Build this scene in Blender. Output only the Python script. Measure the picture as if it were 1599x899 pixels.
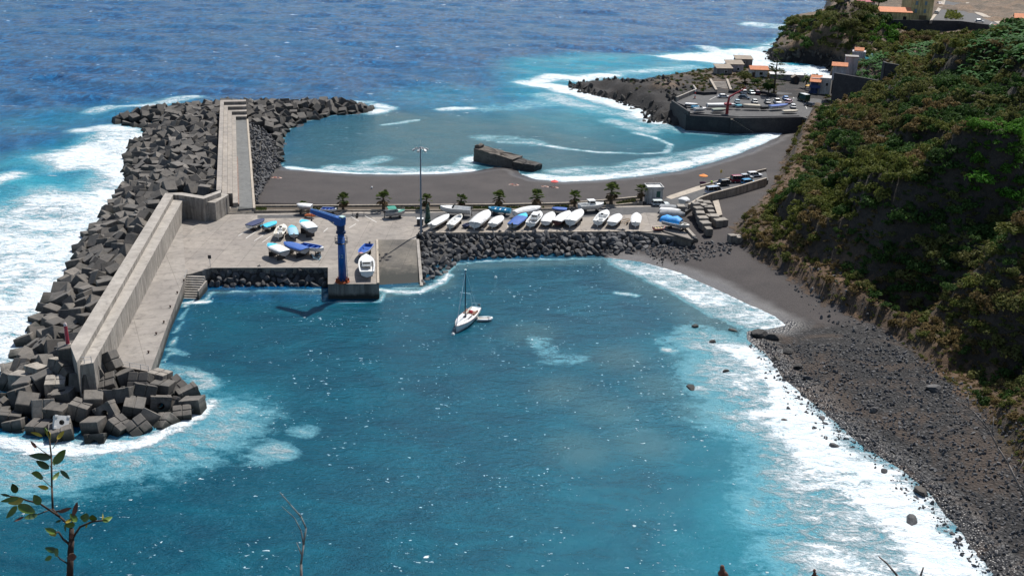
import bpy, math, random, colorsys
import numpy as np
from mathutils import Vector, Matrix
SC=bpy.context.scene
for o in list(bpy.data.objects): bpy.data.objects.remove(o)
# ------------------------------------------------ camera
F_PX=1650.0; TH=math.radians(20.5); ROLL=math.radians(1.4); HC=72.0
_fw=np.array([0,math.cos(TH),-math.sin(TH)]); _rt=np.array([1.0,0,0]); _up=np.array([0,math.sin(TH),math.cos(TH)])
_rr=_rt*math.cos(ROLL)+_up*math.sin(ROLL); _uu=-_rt*math.sin(ROLL)+_up*math.cos(ROLL)
cam=bpy.data.cameras.new('camera'); camo=bpy.data.objects.new('camera',cam); SC.collection.objects.link(camo)
cam.sensor_width=36; cam.lens=36*F_PX/1599; cam.clip_start=0.1; cam.clip_end=30000
M=Matrix(((_rr[0],_uu[0],-_fw[0],0),(_rr[1],_uu[1],-_fw[1],0),(_rr[2],_uu[2],-_fw[2],HC),(0,0,0,1)))
camo.matrix_world=M; SC.camera=camo
# ------------------------------------------------ light
SUN_EL=math.radians(55); SUN_AZ=math.radians(29)      # azimuth measured from +Y towards +X
w=bpy.data.worlds.new('World'); SC.world=w; w.use_nodes=True
wn=w.node_tree.nodes; wl=w.node_tree.links; wn.clear()
sky=wn.new('ShaderNodeTexSky'); sky.sky_type='NISHITA'; sky.sun_disc=False
sky.sun_elevation=SUN_EL; sky.sun_rotation=SUN_AZ; sky.dust_density=1.2
bg=wn.new('ShaderNodeBackground'); bg.inputs[1].default_value=0.085
wo=wn.new('ShaderNodeOutputWorld'); wl.new(sky.outputs[0],bg.inputs[0]); wl.new(bg.outputs[0],wo.inputs[0])
sl=bpy.data.lights.new('sun','SUN'); sl.energy=4.4; sl.angle=math.radians(0.5); sl.color=(1,0.965,0.91)
so=bpy.data.objects.new('sun',sl); SC.collection.objects.link(so)
sd_=Vector((math.sin(SUN_AZ)*math.cos(SUN_EL),math.cos(SUN_AZ)*math.cos(SUN_EL),math.sin(SUN_EL)))
so.rotation_euler=sd_.to_track_quat('Z','Y').to_euler(); so.location=(0,0,120)
SC.view_settings.view_transform='Standard'; SC.view_settings.look='None'; SC.view_settings.gamma=1
SC.view_settings.exposure=0.40
SC.view_settings.use_curve_mapping=False
# ------------------------------------------------ helpers
def W(px,py,z=0.0):
    d=_fw*F_PX+_rr*(px-799.5)+_uu*(449.5-py); t=(z-HC)/d[2]
    return Vector((d[0]*t,d[1]*t,z))
def W2(px,py,z=0.0):
    p=W(px,py,z); return (p.x,p.y)
def R(px,py,t):
    d=_fw*F_PX+_rr*(px-799.5)+_uu*(449.5-py); d=d/F_PX
    return Vector((d[0]*t,d[1]*t,HC+d[2]*t))
def zat(px,py,p):
    "height at which the ray through a photo point passes the vertical line at distance p.y"
    d=_fw*F_PX+_rr*(px-799.5)+_uu*(449.5-py); t=p.y/d[1]; return HC+d[2]*t
rnd=random.Random(7); nr=np.random.RandomState(11)
def link(o): SC.collection.objects.link(o); return o
def tag(o,label=None,cat=None,group=None,kind=None):
    if label: o['label']=label
    if cat: o['category']=cat
    if group: o['group']=group
    if kind: o['kind']=kind
    return o
def empty(name,loc,rz=0.0,label=None,cat=None,group=None):
    o=bpy.data.objects.new(name,None); link(o); o.location=loc; o.rotation_euler=(0,0,rz); o.empty_display_size=.3
    return tag(o,label,cat,group)
class MB:
    def __init__(s): s.v=[]; s.f=[]; s.m=[]
    def add(s,vs,fs,m=0):
        b=len(s.v); s.v.extend([tuple(v) for v in vs]); s.f.extend([tuple(i+b for i in f) for f in fs]); s.m.extend([m]*len(fs)); return s
    def box(s,c,d,rz=0,m=0,mat=None):
        hx,hy,hz=d[0]/2,d[1]/2,d[2]/2
        vs=[Vector((x,y,z)) for z in(-hz,hz) for y in(-hy,hy) for x in(-hx,hx)]
        Mx=(Matrix.Rotation(rz,4,'Z') if mat is None else mat); c=Vector(c)
        s.add([Mx@v+c for v in vs],[(0,2,3,1),(4,5,7,6),(0,1,5,4),(2,6,7,3),(0,4,6,2),(1,3,7,5)],m); return s
    def bbox(s,c,d,bev=.05,rz=0,m=0,mat=None):
        "bevelled box"
        hx,hy,hz=d[0]/2,d[1]/2,d[2]/2; Mx=(Matrix.Rotation(rz,4,'Z') if mat is None else mat); c=Vector(c)
        def ring(z,i): 
            x,y=hx-i,hy-i; b=bev
            return [Vector(p) for p in((-x+b,-y,z),(x-b,-y,z),(x,-y+b,z),(x,y-b,z),(x-b,y,z),(-x+b,y,z),(-x,y-b,z),(-x,-y+b,z))]
        rs=[ring(-hz,bev),ring(-hz+bev,0),ring(hz-bev,0),ring(hz,bev)]
        vs=[Mx@v+c for r in rs for v in r]; fs=[tuple(range(7,-1,-1)),tuple(range(24,32))]
        for k in range(3):
            for i in range(8): j=(i+1)%8; fs.append((k*8+i,k*8+j,k*8+8+j,k*8+8+i))
        s.add(vs,fs,m); return s
    def prism(s,poly,z0,z1,m=0,mside=None):
        a=sum(poly[i][0]*poly[(i+1)%len(poly)][1]-poly[(i+1)%len(poly)][0]*poly[i][1] for i in range(len(poly)))
        if a<0: poly=poly[::-1]
        n=len(poly); z1s=z1 if hasattr(z1,'__len__') else [z1]*n
        if a<0 and hasattr(z1,'__len__'): z1s=z1s[::-1]
        vs=[(p[0],p[1],z0) for p in poly]+[(p[0],p[1],z1s[i]) for i,p in enumerate(poly)]
        s.add(vs,[tuple(range(n,2*n))],m); b=len(s.v)-2*n
        fs=[(b+i,b+(i+1)%n,b+n+(i+1)%n,b+n+i) for i in range(n)]
        s.f.extend(fs); s.m.extend([m if mside is None else mside]*n)
        s.f.append(tuple(range(b+n-1,b-1,-1))); s.m.append(m if mside is None else mside); return s
    def tube(s,p0,p1,r0,r1=None,n=8,m=0,cap=True):
        p0=Vector(p0);p1=Vector(p1); r1=r0 if r1 is None else r1
        q=(p1-p0).to_track_quat('Z','Y'); vs=[]
        for p,r in((p0,r0),(p1,r1)):
            for i in range(n): a=2*math.pi*i/n; vs.append(p+q@Vector((r*math.cos(a),r*math.sin(a),0)))
        fs=[(i,(i+1)%n,n+(i+1)%n,n+i) for i in range(n)]
        if cap: fs+= [tuple(range(n-1,-1,-1)),tuple(range(n,2*n))]
        s.add(vs,fs,m); return s
    def path(s,pts,rs,n=6,m=0):
        for i in range(len(pts)-1): s.tube(pts[i],pts[i+1],rs[i],rs[i+1],n,m)
        return s
    def ell(s,c,r,m=0,nu=10,nv=6,half=False):
        c=Vector(c); vs=[]; 
        for j in range(nv+1):
            ph=(math.pi/2*j/nv) if half else (-math.pi/2+math.pi*j/nv)
            for i in range(nu):
                a=2*math.pi*i/nu; vs.append(c+Vector((r[0]*math.cos(a)*math.cos(ph),r[1]*math.sin(a)*math.cos(ph),r[2]*math.sin(ph))))
        fs=[(j*nu+i,j*nu+(i+1)%nu,(j+1)*nu+(i+1)%nu,(j+1)*nu+i) for j in range(nv) for i in range(nu)]
        s.add(vs,fs,m); return s
    def loft(s,secs,m=0,closed=True,caps=True):
        n=len(secs[0]); vs=[v for q in secs for v in q]; fs=[]
        for k in range(len(secs)-1):
            for i in range(n if closed else n-1):
                j=(i+1)%n; fs.append((k*n+i,k*n+j,(k+1)*n+j,(k+1)*n+i))
        if caps: fs+=[tuple(range(n-1,-1,-1)),tuple(range((len(secs)-1)*n,len(secs)*n))]
        s.add(vs,fs,m); return s
    def mesh(s,name,mats,smooth=False):
        me=bpy.data.meshes.new(name); me.from_pydata(s.v,[],s.f)
        if not isinstance(mats,(list,tuple)): mats=[mats]
        for x in mats: me.materials.append(x)
        if len(mats)>1: me.polygons.foreach_set('material_index',s.m)
        if smooth: me.polygons.foreach_set('use_smooth',[True]*len(me.polygons))
        me.validate(); me.update(); return me
    def build(s,name,mats,parent=None,smooth=False,loc=None):
        o=bpy.data.objects.new(name,s.mesh(name,mats,smooth)); link(o)
        if parent: o.parent=parent
        if loc is not None: o.location=loc
        return o
def npmesh(name,v,f,mats,smooth=False,mi=None):
    me=bpy.data.meshes.new(name); f=np.asarray(f); k=f.shape[1]
    me.vertices.add(len(v)); me.vertices.foreach_set('co',np.asarray(v,dtype=np.float32).ravel())
    me.loops.add(f.size); me.loops.foreach_set('vertex_index',f.ravel().astype(np.int32))
    me.polygons.add(len(f)); me.polygons.foreach_set('loop_start',np.arange(0,f.size,k,dtype=np.int32))
    me.polygons.foreach_set('loop_total',np.full(len(f),k,dtype=np.int32))
    if not isinstance(mats,(list,tuple)): mats=[mats]
    for m in mats: me.materials.append(m)
    if mi is not None: me.polygons.foreach_set('material_index',np.asarray(mi,dtype=np.int32))
    me.polygons.foreach_set('use_smooth',np.full(len(f),smooth))
    me.update(calc_edges=True); me.validate(); return me
def npobj(*a,**k):
    o=bpy.data.objects.new(a[0],npmesh(*a,**k)); return link(o)
# numpy value noise
def vnoise(x,y,seed=0):
    xi=np.floor(x).astype(np.int64); yi=np.floor(y).astype(np.int64); fx=x-xi; fy=y-yi
    fx=fx*fx*(3-2*fx); fy=fy*fy*(3-2*fy)
    def h(a,b):
        n=(a*374761393+b*668265263+seed*1442695041)&0x7fffffff; n=((n^(n>>13))*1274126177)&0x7fffffff
        return ((n^(n>>16))&0xffff)/65535.0
    return (h(xi,yi)*(1-fx)+h(xi+1,yi)*fx)*(1-fy)+(h(xi,yi+1)*(1-fx)+h(xi+1,yi+1)*fx)*fy
def fbm(x,y,sc,oct=4,seed=0):
    x=np.asarray(x,dtype=float)/sc; y=np.asarray(y,dtype=float)/sc; a=1;t=0;s=0
    for k in range(oct): s=s+a*(vnoise(x+k*17.3,y-k*9.1,seed+k)-.5)*2; t+=a; a*=.5; x=x*2.03; y=y*2.03
    return s/t
def segdist(x,y,pts,closed=False):
    d=np.full(np.shape(x),1e9); n=len(pts)
    for i in range(n if closed else n-1):
        ax,ay=pts[i][:2]; bx,by=pts[(i+1)%n][:2]; vx,vy=bx-ax,by-ay; l=vx*vx+vy*vy+1e-9
        t=np.clip(((x-ax)*vx+(y-ay)*vy)/l,0,1); d=np.minimum(d,np.hypot(x-ax-t*vx,y-ay-t*vy))
    return d
def inside(x,y,pts):
    r=np.zeros(np.shape(x),dtype=bool); n=len(pts)
    for i in range(n):
        x1,y1=pts[i][:2]; x2,y2=pts[(i+1)%n][:2]
        c=((y1>y)!=(y2>y))&(x<(x2-x1)*(y-y1)/(y2-y1+1e-12)+x1); r^=c
    return r
def sdist(x,y,pts):
    d=segdist(x,y,pts,True); return np.where(inside(x,y,pts),d,-d)
def sstep(a,b,x):
    t=np.clip((x-a)/(b-a),0,1); return t*t*(3-2*t)
class RBF:
    def __init__(s,pts):
        p=np.array(pts,dtype=float); s.p=p[:,:2]; n=len(p)
        A=np.hypot(s.p[:,None,0]-s.p[None,:,0],s.p[:,None,1]-s.p[None,:,1])
        B=np.zeros((n+1,n+1)); B[:n,:n]=A-1e-3*np.eye(n)*0; B[:n,n]=1; B[n,:n]=1
        s.w=np.linalg.solve(B,np.append(p[:,2],0))
    def __call__(s,x,y):
        x=np.asarray(x,dtype=float); y=np.asarray(y,dtype=float); r=np.full(x.shape,s.w[-1])
        for (a,b),c in zip(s.p,s.w[:-1]): r=r+c*np.hypot(x-a,y-b)
        return r
# ------------------------------------------------ materials
def newmat(name):
    m=bpy.data.materials.new(name); m.use_nodes=True; nt=m.node_tree; b=nt.nodes['Principled BSDF']; return m,nt,b
def rgb(c): return (c[0],c[1],c[2],1)
def nodes_noise(nt,vec,scale,detail=5,rough=.6,dist=0):
    n=nt.nodes.new('ShaderNodeTexNoise'); n.inputs['Scale'].default_value=scale; n.inputs['Detail'].default_value=detail
    n.inputs['Roughness'].default_value=rough; n.inputs['Distortion'].default_value=dist
    if vec is not None: nt.links.new(vec,n.inputs['Vector'])
    return n.outputs['Fac']
def ramp(nt,fac,stops):
    r=nt.nodes.new('ShaderNodeValToRGB'); nt.links.new(fac,r.inputs[0]); e=r.color_ramp.elements
    while len(e)<len(stops): e.new(.5)
    for i,(p,c) in enumerate(stops): e[i].position=p; e[i].color=rgb(c) if hasattr(c,'__len__') else (c,c,c,1)
    return r.outputs[0]
def mix(nt,fac,a,b,mode='MIX'):
    n=nt.nodes.new('ShaderNodeMix'); n.data_type='RGBA'; n.blend_type=mode
    for s,v in((0,fac),(6,a),(7,b)):
        if hasattr(v,'is_linked') or hasattr(v,'links'): nt.links.new(v,n.inputs[s])
        elif s==0: n.inputs[0].default_value=v
        else: n.inputs[s].default_value=rgb(v)
    return n.outputs[2]
def math_(nt,op,a,b=None,c=None,clamp=False):
    n=nt.nodes.new('ShaderNodeMath'); n.operation=op; n.use_clamp=clamp
    for i,v in enumerate((a,b,c)):
        if v is None: continue
        if hasattr(v,'links'): nt.links.new(v,n.inputs[i])
        else: n.inputs[i].default_value=v
    return n.outputs[0]
def posn(nt):
    g=nt.nodes.new('ShaderNodeNewGeometry'); return g.outputs['Position']
def objn(nt):
    g=nt.nodes.new('ShaderNodeTexCoord'); return g.outputs['Object']
def bump(nt,b,h,dist=.05,st=.6):
    n=nt.nodes.new('ShaderNodeBump'); n.inputs['Distance'].default_value=dist; n.inputs['Strength'].default_value=st
    nt.links.new(h,n.inputs['Height']); nt.links.new(n.outputs[0],b.inputs['Normal']); return n
_mc={}
def paint(name,c,rough=.45,var=.12,sc=3.0,bmp=0,met=0,rand=0.0,world=False):
    "simple worn surface: base colour with mottling"
    key=(name,c,rough)
    if key in _mc: return _mc[key]
    m,nt,b=newmat(name); v=posn(nt) if world else objn(nt)
    n1=nodes_noise(nt,v,sc,6,.65); 
    f=ramp(nt,n1,[(.3,1-var*1.6),(.55,1.0),(.75,1+var)])
    col=mix(nt,1.0,c,f,'MULTIPLY')
    if rand>0:
        oi=nt.nodes.new('ShaderNodeObjectInfo'); k=math_(nt,'MULTIPLY_ADD',oi.outputs['Random'],2*rand,1-rand)
        cm=nt.nodes.new('ShaderNodeCombineColor'); 
        for i in range(3): nt.links.new(k,cm.inputs[i])
        col=mix(nt,1.0,col,cm.outputs[0],'MULTIPLY')
    nt.links.new(col,b.inputs['Base Color']); b.inputs['Roughness'].default_value=rough; b.inputs['Metallic'].default_value=met
    if bmp: bump(nt,b,nodes_noise(nt,v,sc*4,6,.7),bmp)
    _mc[key]=m; return m
def concrete(name,c1,c2,sc=.25,joint=None,stain=(.5,.5,.5),rand=0,rough=.85,bm=.04,algae=False,wet=None,world=True):
    m,nt,b=newmat(name); p=posn(nt) if world else objn(nt)
    a=nodes_noise(nt,p,sc,8,.7,.4); col=mix(nt,ramp(nt,a,[(.35,0.0),(.65,1.0)]),c1,c2)
    s=nodes_noise(nt,p,sc*5,8,.75,.6); col=mix(nt,1.0,col,ramp(nt,s,[(.3,.50),(.48,.92),(.7,1.15)]),'MULTIPLY')
    gm=nt.nodes.new('ShaderNodeNewGeometry'); sz=nt.nodes.new('ShaderNodeSeparateXYZ'); nt.links.new(gm.outputs['True Normal'],sz.inputs[0])
    ms=nt.nodes.new('ShaderNodeMapping'); ms.inputs['Scale'].default_value=(1.1,1.1,.10); nt.links.new(posn(nt),ms.inputs[0]); vs_=nodes_noise(nt,ms.outputs[0],1.0,6,.7,.3)
    col=mix(nt,math_(nt,'MULTIPLY',ramp(nt,math_(nt,'ABSOLUTE',sz.outputs[2]),[(.3,1.0),(.6,0.0)]),ramp(nt,vs_,[(.42,0.0),(.62,.75)])),col,(stain[0]*.45,stain[1]*.43,stain[2]*.40))
    s2=nodes_noise(nt,p,sc*.6,4,.6,1.5); col=mix(nt,math_(nt,'MULTIPLY',ramp(nt,s2,[(.52,0.0),(.7,1.0)]),.55),col,stain)
    if joint:
        br=nt.nodes.new('ShaderNodeTexBrick'); br.offset=0 if joint[2] else .5
        mp=nt.nodes.new('ShaderNodeMapping'); mp.inputs['Rotation'].default_value=(0,0,joint[3]); nt.links.new(p,mp.inputs[0]); nt.links.new(mp.outputs[0],br.inputs['Vector'])
        br.inputs['Scale'].default_value=1; br.inputs['Brick Width'].default_value=joint[0]; br.inputs['Row Height'].default_value=joint[1]
        br.inputs['Mortar Size'].default_value=.05; br.inputs['Mortar Smooth'].default_value=.3
        br.inputs['Color1'].default_value=(1,1,1,1); br.inputs['Color2'].default_value=(.86,.86,.87,1); br.inputs['Mortar'].default_value=(.6,.59,.57,1)
        col=mix(nt,1.0,col,br.outputs['Color'],'MULTIPLY')
    if algae:
        sx=nt.nodes.new('ShaderNodeSeparateXYZ'); nt.links.new(posn(nt),sx.inputs[0])
        h=math_(nt,'ADD',sx.outputs[2],math_(nt,'MULTIPLY',nodes_noise(nt,p,.8,4),1.2))
        col=mix(nt,ramp(nt,math_(nt,'DIVIDE',h,4.0),[(.3,1.0),(.48,0.0)]),col,(.022,.024,.02))
    if rand:
        oi=nt.nodes.new('ShaderNodeObjectInfo'); k=math_(nt,'MULTIPLY_ADD',oi.outputs['Random'],2*rand,1-rand)
        cm=nt.nodes.new('ShaderNodeCombineColor'); 
        for i in range(3): nt.links.new(k,cm.inputs[i])
        col=mix(nt,1.0,col,cm.outputs[0],'MULTIPLY')
    nt.links.new(col,b.inputs['Base Color']); b.inputs['Roughness'].default_value=rough
    bump(nt,b,s,bm); return m
def multi(name,stops,sc,rough=.9,bm=.1,bsc=None,detail=8,dist=.5,rand=0,world=True):
    m,nt,b=newmat(name); p=posn(nt) if world else objn(nt)
    a=nodes_noise(nt,p,sc,detail,.7,dist); col=ramp(nt,a,stops)
    s=nodes_noise(nt,p,bsc or sc*6,6,.7); col=mix(nt,1.0,col,ramp(nt,s,[(.3,.6),(.7,1.3)]),'MULTIPLY')
    if rand:
        oi=nt.nodes.new('ShaderNodeObjectInfo'); k=math_(nt,'MULTIPLY_ADD',oi.outputs['Random'],2*rand,1-rand)
        cm=nt.nodes.new('ShaderNodeCombineColor'); 
        for i in range(3): nt.links.new(k,cm.inputs[i])
        col=mix(nt,1.0,col,cm.outputs[0],'MULTIPLY')
    nt.links.new(col,b.inputs['Base Color']); b.inputs['Roughness'].default_value=rough
    bump(nt,b,s,bm); return m
def foliage(name,c1,c2,rand=.25):
    m,nt,b=newmat(name); p=posn(nt)
    a=nodes_noise(nt,p,.35,3,.6); s=nodes_noise(nt,p,3.0,3,.6)
    col=mix(nt,ramp(nt,a,[(.35,0.0),(.65,1.0)]),c1,c2); col=mix(nt,1.0,col,ramp(nt,s,[(.3,.55),(.7,1.45)]),'MULTIPLY')
    oi=nt.nodes.new('ShaderNodeObjectInfo'); k=math_(nt,'MULTIPLY_ADD',oi.outputs['Random'],2*rand,1-rand)
    cm=nt.nodes.new('ShaderNodeCombineColor')
    for i in range(3): nt.links.new(k,cm.inputs[i])
    col=mix(nt,1.0,col,cm.outputs[0],'MULTIPLY')
    nt.links.new(col,b.inputs['Base Color']); b.inputs['Roughness'].default_value=.7; b.inputs['Specular IOR Level'].default_value=.1
    out=nt.nodes['Material Output']; tr=nt.nodes.new('ShaderNodeBsdfTranslucent'); nt.links.new(col,tr.inputs[0])
    mx=nt.nodes.new('ShaderNodeMixShader'); mx.inputs[0].default_value=.35
    nt.links.new(b.outputs[0],mx.inputs[1]); nt.links.new(tr.outputs[0],mx.inputs[2]); nt.links.new(mx.outputs[0],out.inputs[0])
    return m
M_CONC=concrete('dock_concrete',(.31,.275,.235),(.245,.215,.187),.12,joint=(5.2,6.5,True,.02),stain=(.2,.185,.165),algae=True)
M_WALL=concrete('wall_concrete',(.37,.34,.30),(.30,.27,.235),.15,stain=(.22,.2,.18))
M_QUAY=concrete('quay_concrete',(.31,.28,.245),(.25,.225,.2),.1,joint=(9,3.6,True,-.42),stain=(.19,.17,.15),algae=True)
M_STEP=concrete('terrace_concrete',(.35,.31,.265),(.28,.25,.22),.12,joint=(30,4.5,True,.25),stain=(.2,.19,.17))
M_RAMP=concrete('ramp_concrete',(.20,.175,.14),(.085,.078,.068),.13,joint=(4.2,6.0,True,.1),stain=(.055,.05,.045),algae=True)
M_ARMRD=concrete('breakwater_road',(.15,.152,.145),(.12,.122,.118),.15,stain=(.11,.11,.105))
M_BLOCK=concrete('block_concrete',(.155,.137,.117),(.082,.076,.069),.3,stain=(.10,.097,.092),rand=.28,algae=True)
M_BLOCK2=concrete('pale_block_concrete',(.30,.265,.22),(.22,.20,.175),.3,stain=(.14,.13,.12),rand=.22,algae=True)
M_ASPH=multi('asphalt',[(.3,(.062,.062,.064)),(.6,(.085,.083,.082)),(.8,(.10,.095,.09))],.2,.9,.01)
M_SIDEW=concrete('kerb_concrete',(.42,.36,.29),(.35,.3,.24),.3,stain=(.28,.24,.2))
M_BASALT=multi('basalt_boulder',[(.25,(.035,.035,.038)),(.5,(.07,.069,.070)),(.75,(.13,.127,.124))],.5,.8,.08,rand=.35)
M_BASALTD=multi('dark_lava',[(.25,(.018,.018,.018)),(.5,(.040,.037,.034)),(.75,(.10,.085,.068))],.25,.85,.25,1.4)
M_MASON=multi('lava_stone_wall',[(.25,(.022,.022,.025)),(.55,(.045,.044,.047)),(.8,(.085,.08,.076))],.5,.9,.06,2.5)
# ------------------------------------------------ shorelines and ground
PX=lambda L,z=0: [W2(a,b,z) for a,b in L]
BW_OUT=[(294,624),(288,642),(252,662),(232,674),(195,684),(120,690),(62,686),(8,668),(-14,640),(-8,600),(20,575),(42,530),(62,500),(78,468),(108,430),(124,385),(150,350),(176,312),(196,290),(196,250),(206,226),(226,214),(228,200),(196,196),(176,192),(184,184),(236,178),(262,174),(300,171),(360,168),(420,166),(480,165),(540,164),(574,168),(582,172),(560,178),(520,181),(474,190),(446,204),(436,232),(438,258)]
BAY=[(452,264),(500,268),(560,272),(620,273),(690,271),(735,268),(770,262),(790,260),(806,264),(812,272),(836,280),(880,284),(930,282),(990,277),(1050,269),(1110,255),(1160,238),(1200,222),(1218,208),(1212,203),(1190,203)]
LOTSH=[(1150,203),(1075,201),(1048,196),(1042,190),(1012,186),(1020,178),(995,168),(975,160),(950,154),(925,149),(908,141),(892,136),(905,133),(940,133),(985,135),(1020,136),(1050,133),(1085,129),(1120,122),(1165,122),(1200,124),(1230,133),(1262,137),(1300,138),(1316,116),(1290,106),(1250,101),(1222,98),(1202,92),(1206,80),(1216,64),(1262,62),(1282,50),(1290,20),(1300,-12),(1360,-30)]
HB=[(1600,960),(1560,899),(1520,850),(1495,820),(1440,765),(1400,735),(1350,700),(1300,655),(1255,615),(1215,585),(1195,552),(1168,530),(1166,516),(1200,514),(1226,508),(1210,494),(1162,474),(1112,447),(1050,423),(1000,408),(955,402),(770,405),(705,412),(694,430),(668,444),(657,449),(592,449),(592,470),(512,470),(512,450),(330,455),(318,468),(290,470),(250,580),(262,592),(296,606)]
LAND=PX(BW_OUT)+PX(BAY)+PX(LOTSH)+[(600,1300),(900,1300),(900,60),(60,60)]+PX(HB)
FOOT=[(1599,705),(1540,625),(1480,575),(1420,525),(1370,485),(1310,462),(1262,434),(1222,408),(1186,388),(1152,366),(1146,342),(1168,318),(1196,297),(1216,262),(1224,232),(1240,200),(1248,186)]
footw=PX(FOOT,4)
HILL=[(66,60),(70,100)]+footw+[W2(1262,172,5),(112,352),W2(1300,132,5),(112,420),(108,470),(100,560),(250,900),(620,1300),(900,1300),(900,60)]
hp=[(x,y,4) for x,y in footw]
def C(px,py,z): hp.append(tuple(W(px,py,z)))
for q in [(136,292,40),(93,178,15),(112,228,27),(82,150,8.5),(160,150,34),(110,90,22),(80,60,20),(200,292,46),(260,200,60),(240,400,40),(230,330,42)]: hp.append(q)
for q in [(1500,60,35.5),(1550,54,38),(1442,93,30),(1400,130,20),(1432,112,27),(1345,152,13.5),(1375,142,15.5),(1300,158,10.5),(1275,156,11),(1262,168,8),(1258,190,8),(1250,230,8),(1250,280,9),(1245,330,9),(1260,370,8),(1300,300,15),(1300,220,15),(1320,400,9),(1360,300,20),(1400,200,26),(1400,420,10),(1440,330,20),(1500,500,9),(1500,300,26),(1550,400,18),(1560,200,34),(1599,560,9),
          (1310,124,15),(1375,123,15.5),(1330,112,15.5),(1380,90,16),(1430,80,16),(1345,88,14),(1310,100,12),(1420,66,14),(1470,64,15),(1560,62,17),(1599,60,19),(1520,72,22),
          (1300,118,6),(1275,145,5.5),(1262,160,5),
          (1210,70,7),(1225,86,5),(1262,66,8),(1280,96,4),(1320,96,6),(1340,82,9),(1300,68,11),(1300,45,17),(1292,20,24),(1315,0,28),(1350,10,24),(1350,35,20),(1380,20,21),(1380,40,20),(1360,60,14),(1390,68,12),(1440,60,13),
          (1400,28,20),(1460,28,19.6),(1530,38,19.6),(1599,40,20),(1460,0,20),(1540,0,21),(1599,5,22),(1420,-20,20),(1380,-10,23),(1560,-30,24)]: C(*q)
hp+=[(400,800,20),(420,1200,30),(800,1200,60),(800,500,60)]
hillr=RBF(hp)
pp=[]
for q in [(893,133,.5),(905,128,1.5),(925,127,2.6),(940,127,3.2),(955,140,2.8),(985,127,4),(1000,150,4),(1010,124,6),(1030,128,7),(1030,150,5),(1040,170,3),(1050,130,7),(1060,140,5),(1085,128,5.5),(1085,118,6.5),(1120,112,7),(1160,112,7),(1190,114,7),(1110,140,5.6),(1110,126,6.5),(1160,138,5.6),(1220,140,5.3),(1240,132,5.3),(1280,130,5.5),(1300,140,5.5),(1060,165,3.5),(1075,176,3.8),(1160,178,3.8),(1245,178,3.8),(1200,160,4.5),(1120,155,4.5)]: pp.append(tuple(W(*q)))
penr=RBF(pp)
PENL=PX([(1150,203),(1075,201),(1048,196),(1042,190),(1012,186),(1020,178),(995,168),(975,160),(950,154),(925,149),(908,141),(892,136),(905,133),(940,133),(985,135),(1020,136),(1050,133),(1085,129),(1120,122),(1165,122),(1200,124),(1230,133),(1262,137),(1300,138)])+[(118,410),(112,352),(96,346)]
BOWL=[(*W2(1485,335,20),13,6.5),(*W2(1425,215,24),13,6),(*W2(1350,255,14),9,4.5),(*W2(1560,500,13),8,4)]
def ground(x,y):
    sd=sdist(x,y,LAND); dh=sdist(x,y,HILL); dp=sdist(x,y,PENL)
    low=np.where(sd>0,2.6*(1-np.exp(-np.maximum(sd,0)*.105/2.6))+.008*np.maximum(sd,0),.12*sd)
    low=np.clip(low,-3,np.where(x<36,2.62,4.2))+.12*fbm(x,y,9,3,5)*sstep(3,12,sd)
    steep=np.where((y>400),1.1,.55)
    hr=hillr(x,y)+fbm(x,y,26,5,3)*3.2*sstep(2,18,dh)+(np.abs(fbm(x,y,9,4,8)))*2.0*sstep(1,9,dh)-.8*sstep(1,9,dh)
    ph=hr/10+fbm(x,y,34,3,51)*.7+.3; fr=ph-np.floor(ph)
    hr=hr+10*(sstep(.30,.72,fr)-fr)*.85*sstep(2,14,dh)*sstep(420,380,y)*sstep(42,34,hr+0*x)
    ap=(7+3*fbm(x,y,16,2,71))*(1-.6*sstep(235,260,y)); hr=np.where(y<400,np.minimum(hr,3.6+.30*dh+np.maximum(0,dh-ap)*(1.45+.75*sstep(235,260,y))+1.0*fbm(x,y,5,3,72)*sstep(1,6,dh)),hr)
    for (bx_,by_,br_,bd_) in BOWL: hr=hr-bd_*(1-sstep(.55,1.05,np.hypot(x-bx_,y-by_)/br_+.25*fbm(x,y,7,3,81)))
    hr=np.minimum(hr,-1.5+4*sstep(-2,2,sd)+steep*1.6*np.maximum(sd,0))
    h=low+(np.maximum(hr,low)-low)*sstep(0,3,dh)
    h=np.where((x<19)&(y<238),-2.5,h)
    pr=penr(x,y)+(fbm(x,y,8,5,21)*3.4-.6)*sstep(62,50,x)*sstep(0,5,sd)*1.0+fbm(x,y,7,5,21)*1.4*sstep(-1,2,5.6-penr(x,y)+fbm(x,y,20,2,9))
    pr=np.minimum(pr,-.2+1.0*np.maximum(sd,0)+fbm(x,y,4,3,2)*.5)
    h=np.where(dp>-.5,np.maximum(np.where(sd<0,sd*.3,-1),pr),h)
    return h,sd,dh,dp
def gz(x,y):
    return float(ground(np.array([x]),np.array([y]))[0][0])
ys=[58.0]
while ys[-1]<1250: ys.append(ys[-1]+max(.9,ys[-1]*.0052 if ys[-1]<620 else ys[-1]*.02))
xs=np.concatenate([np.arange(-76,330,1.15),np.arange(330,900,14)]); ys=np.array(ys)
X,Y=np.meshgrid(xs,ys); H,SD,DH,DP=ground(X,Y)
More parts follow.
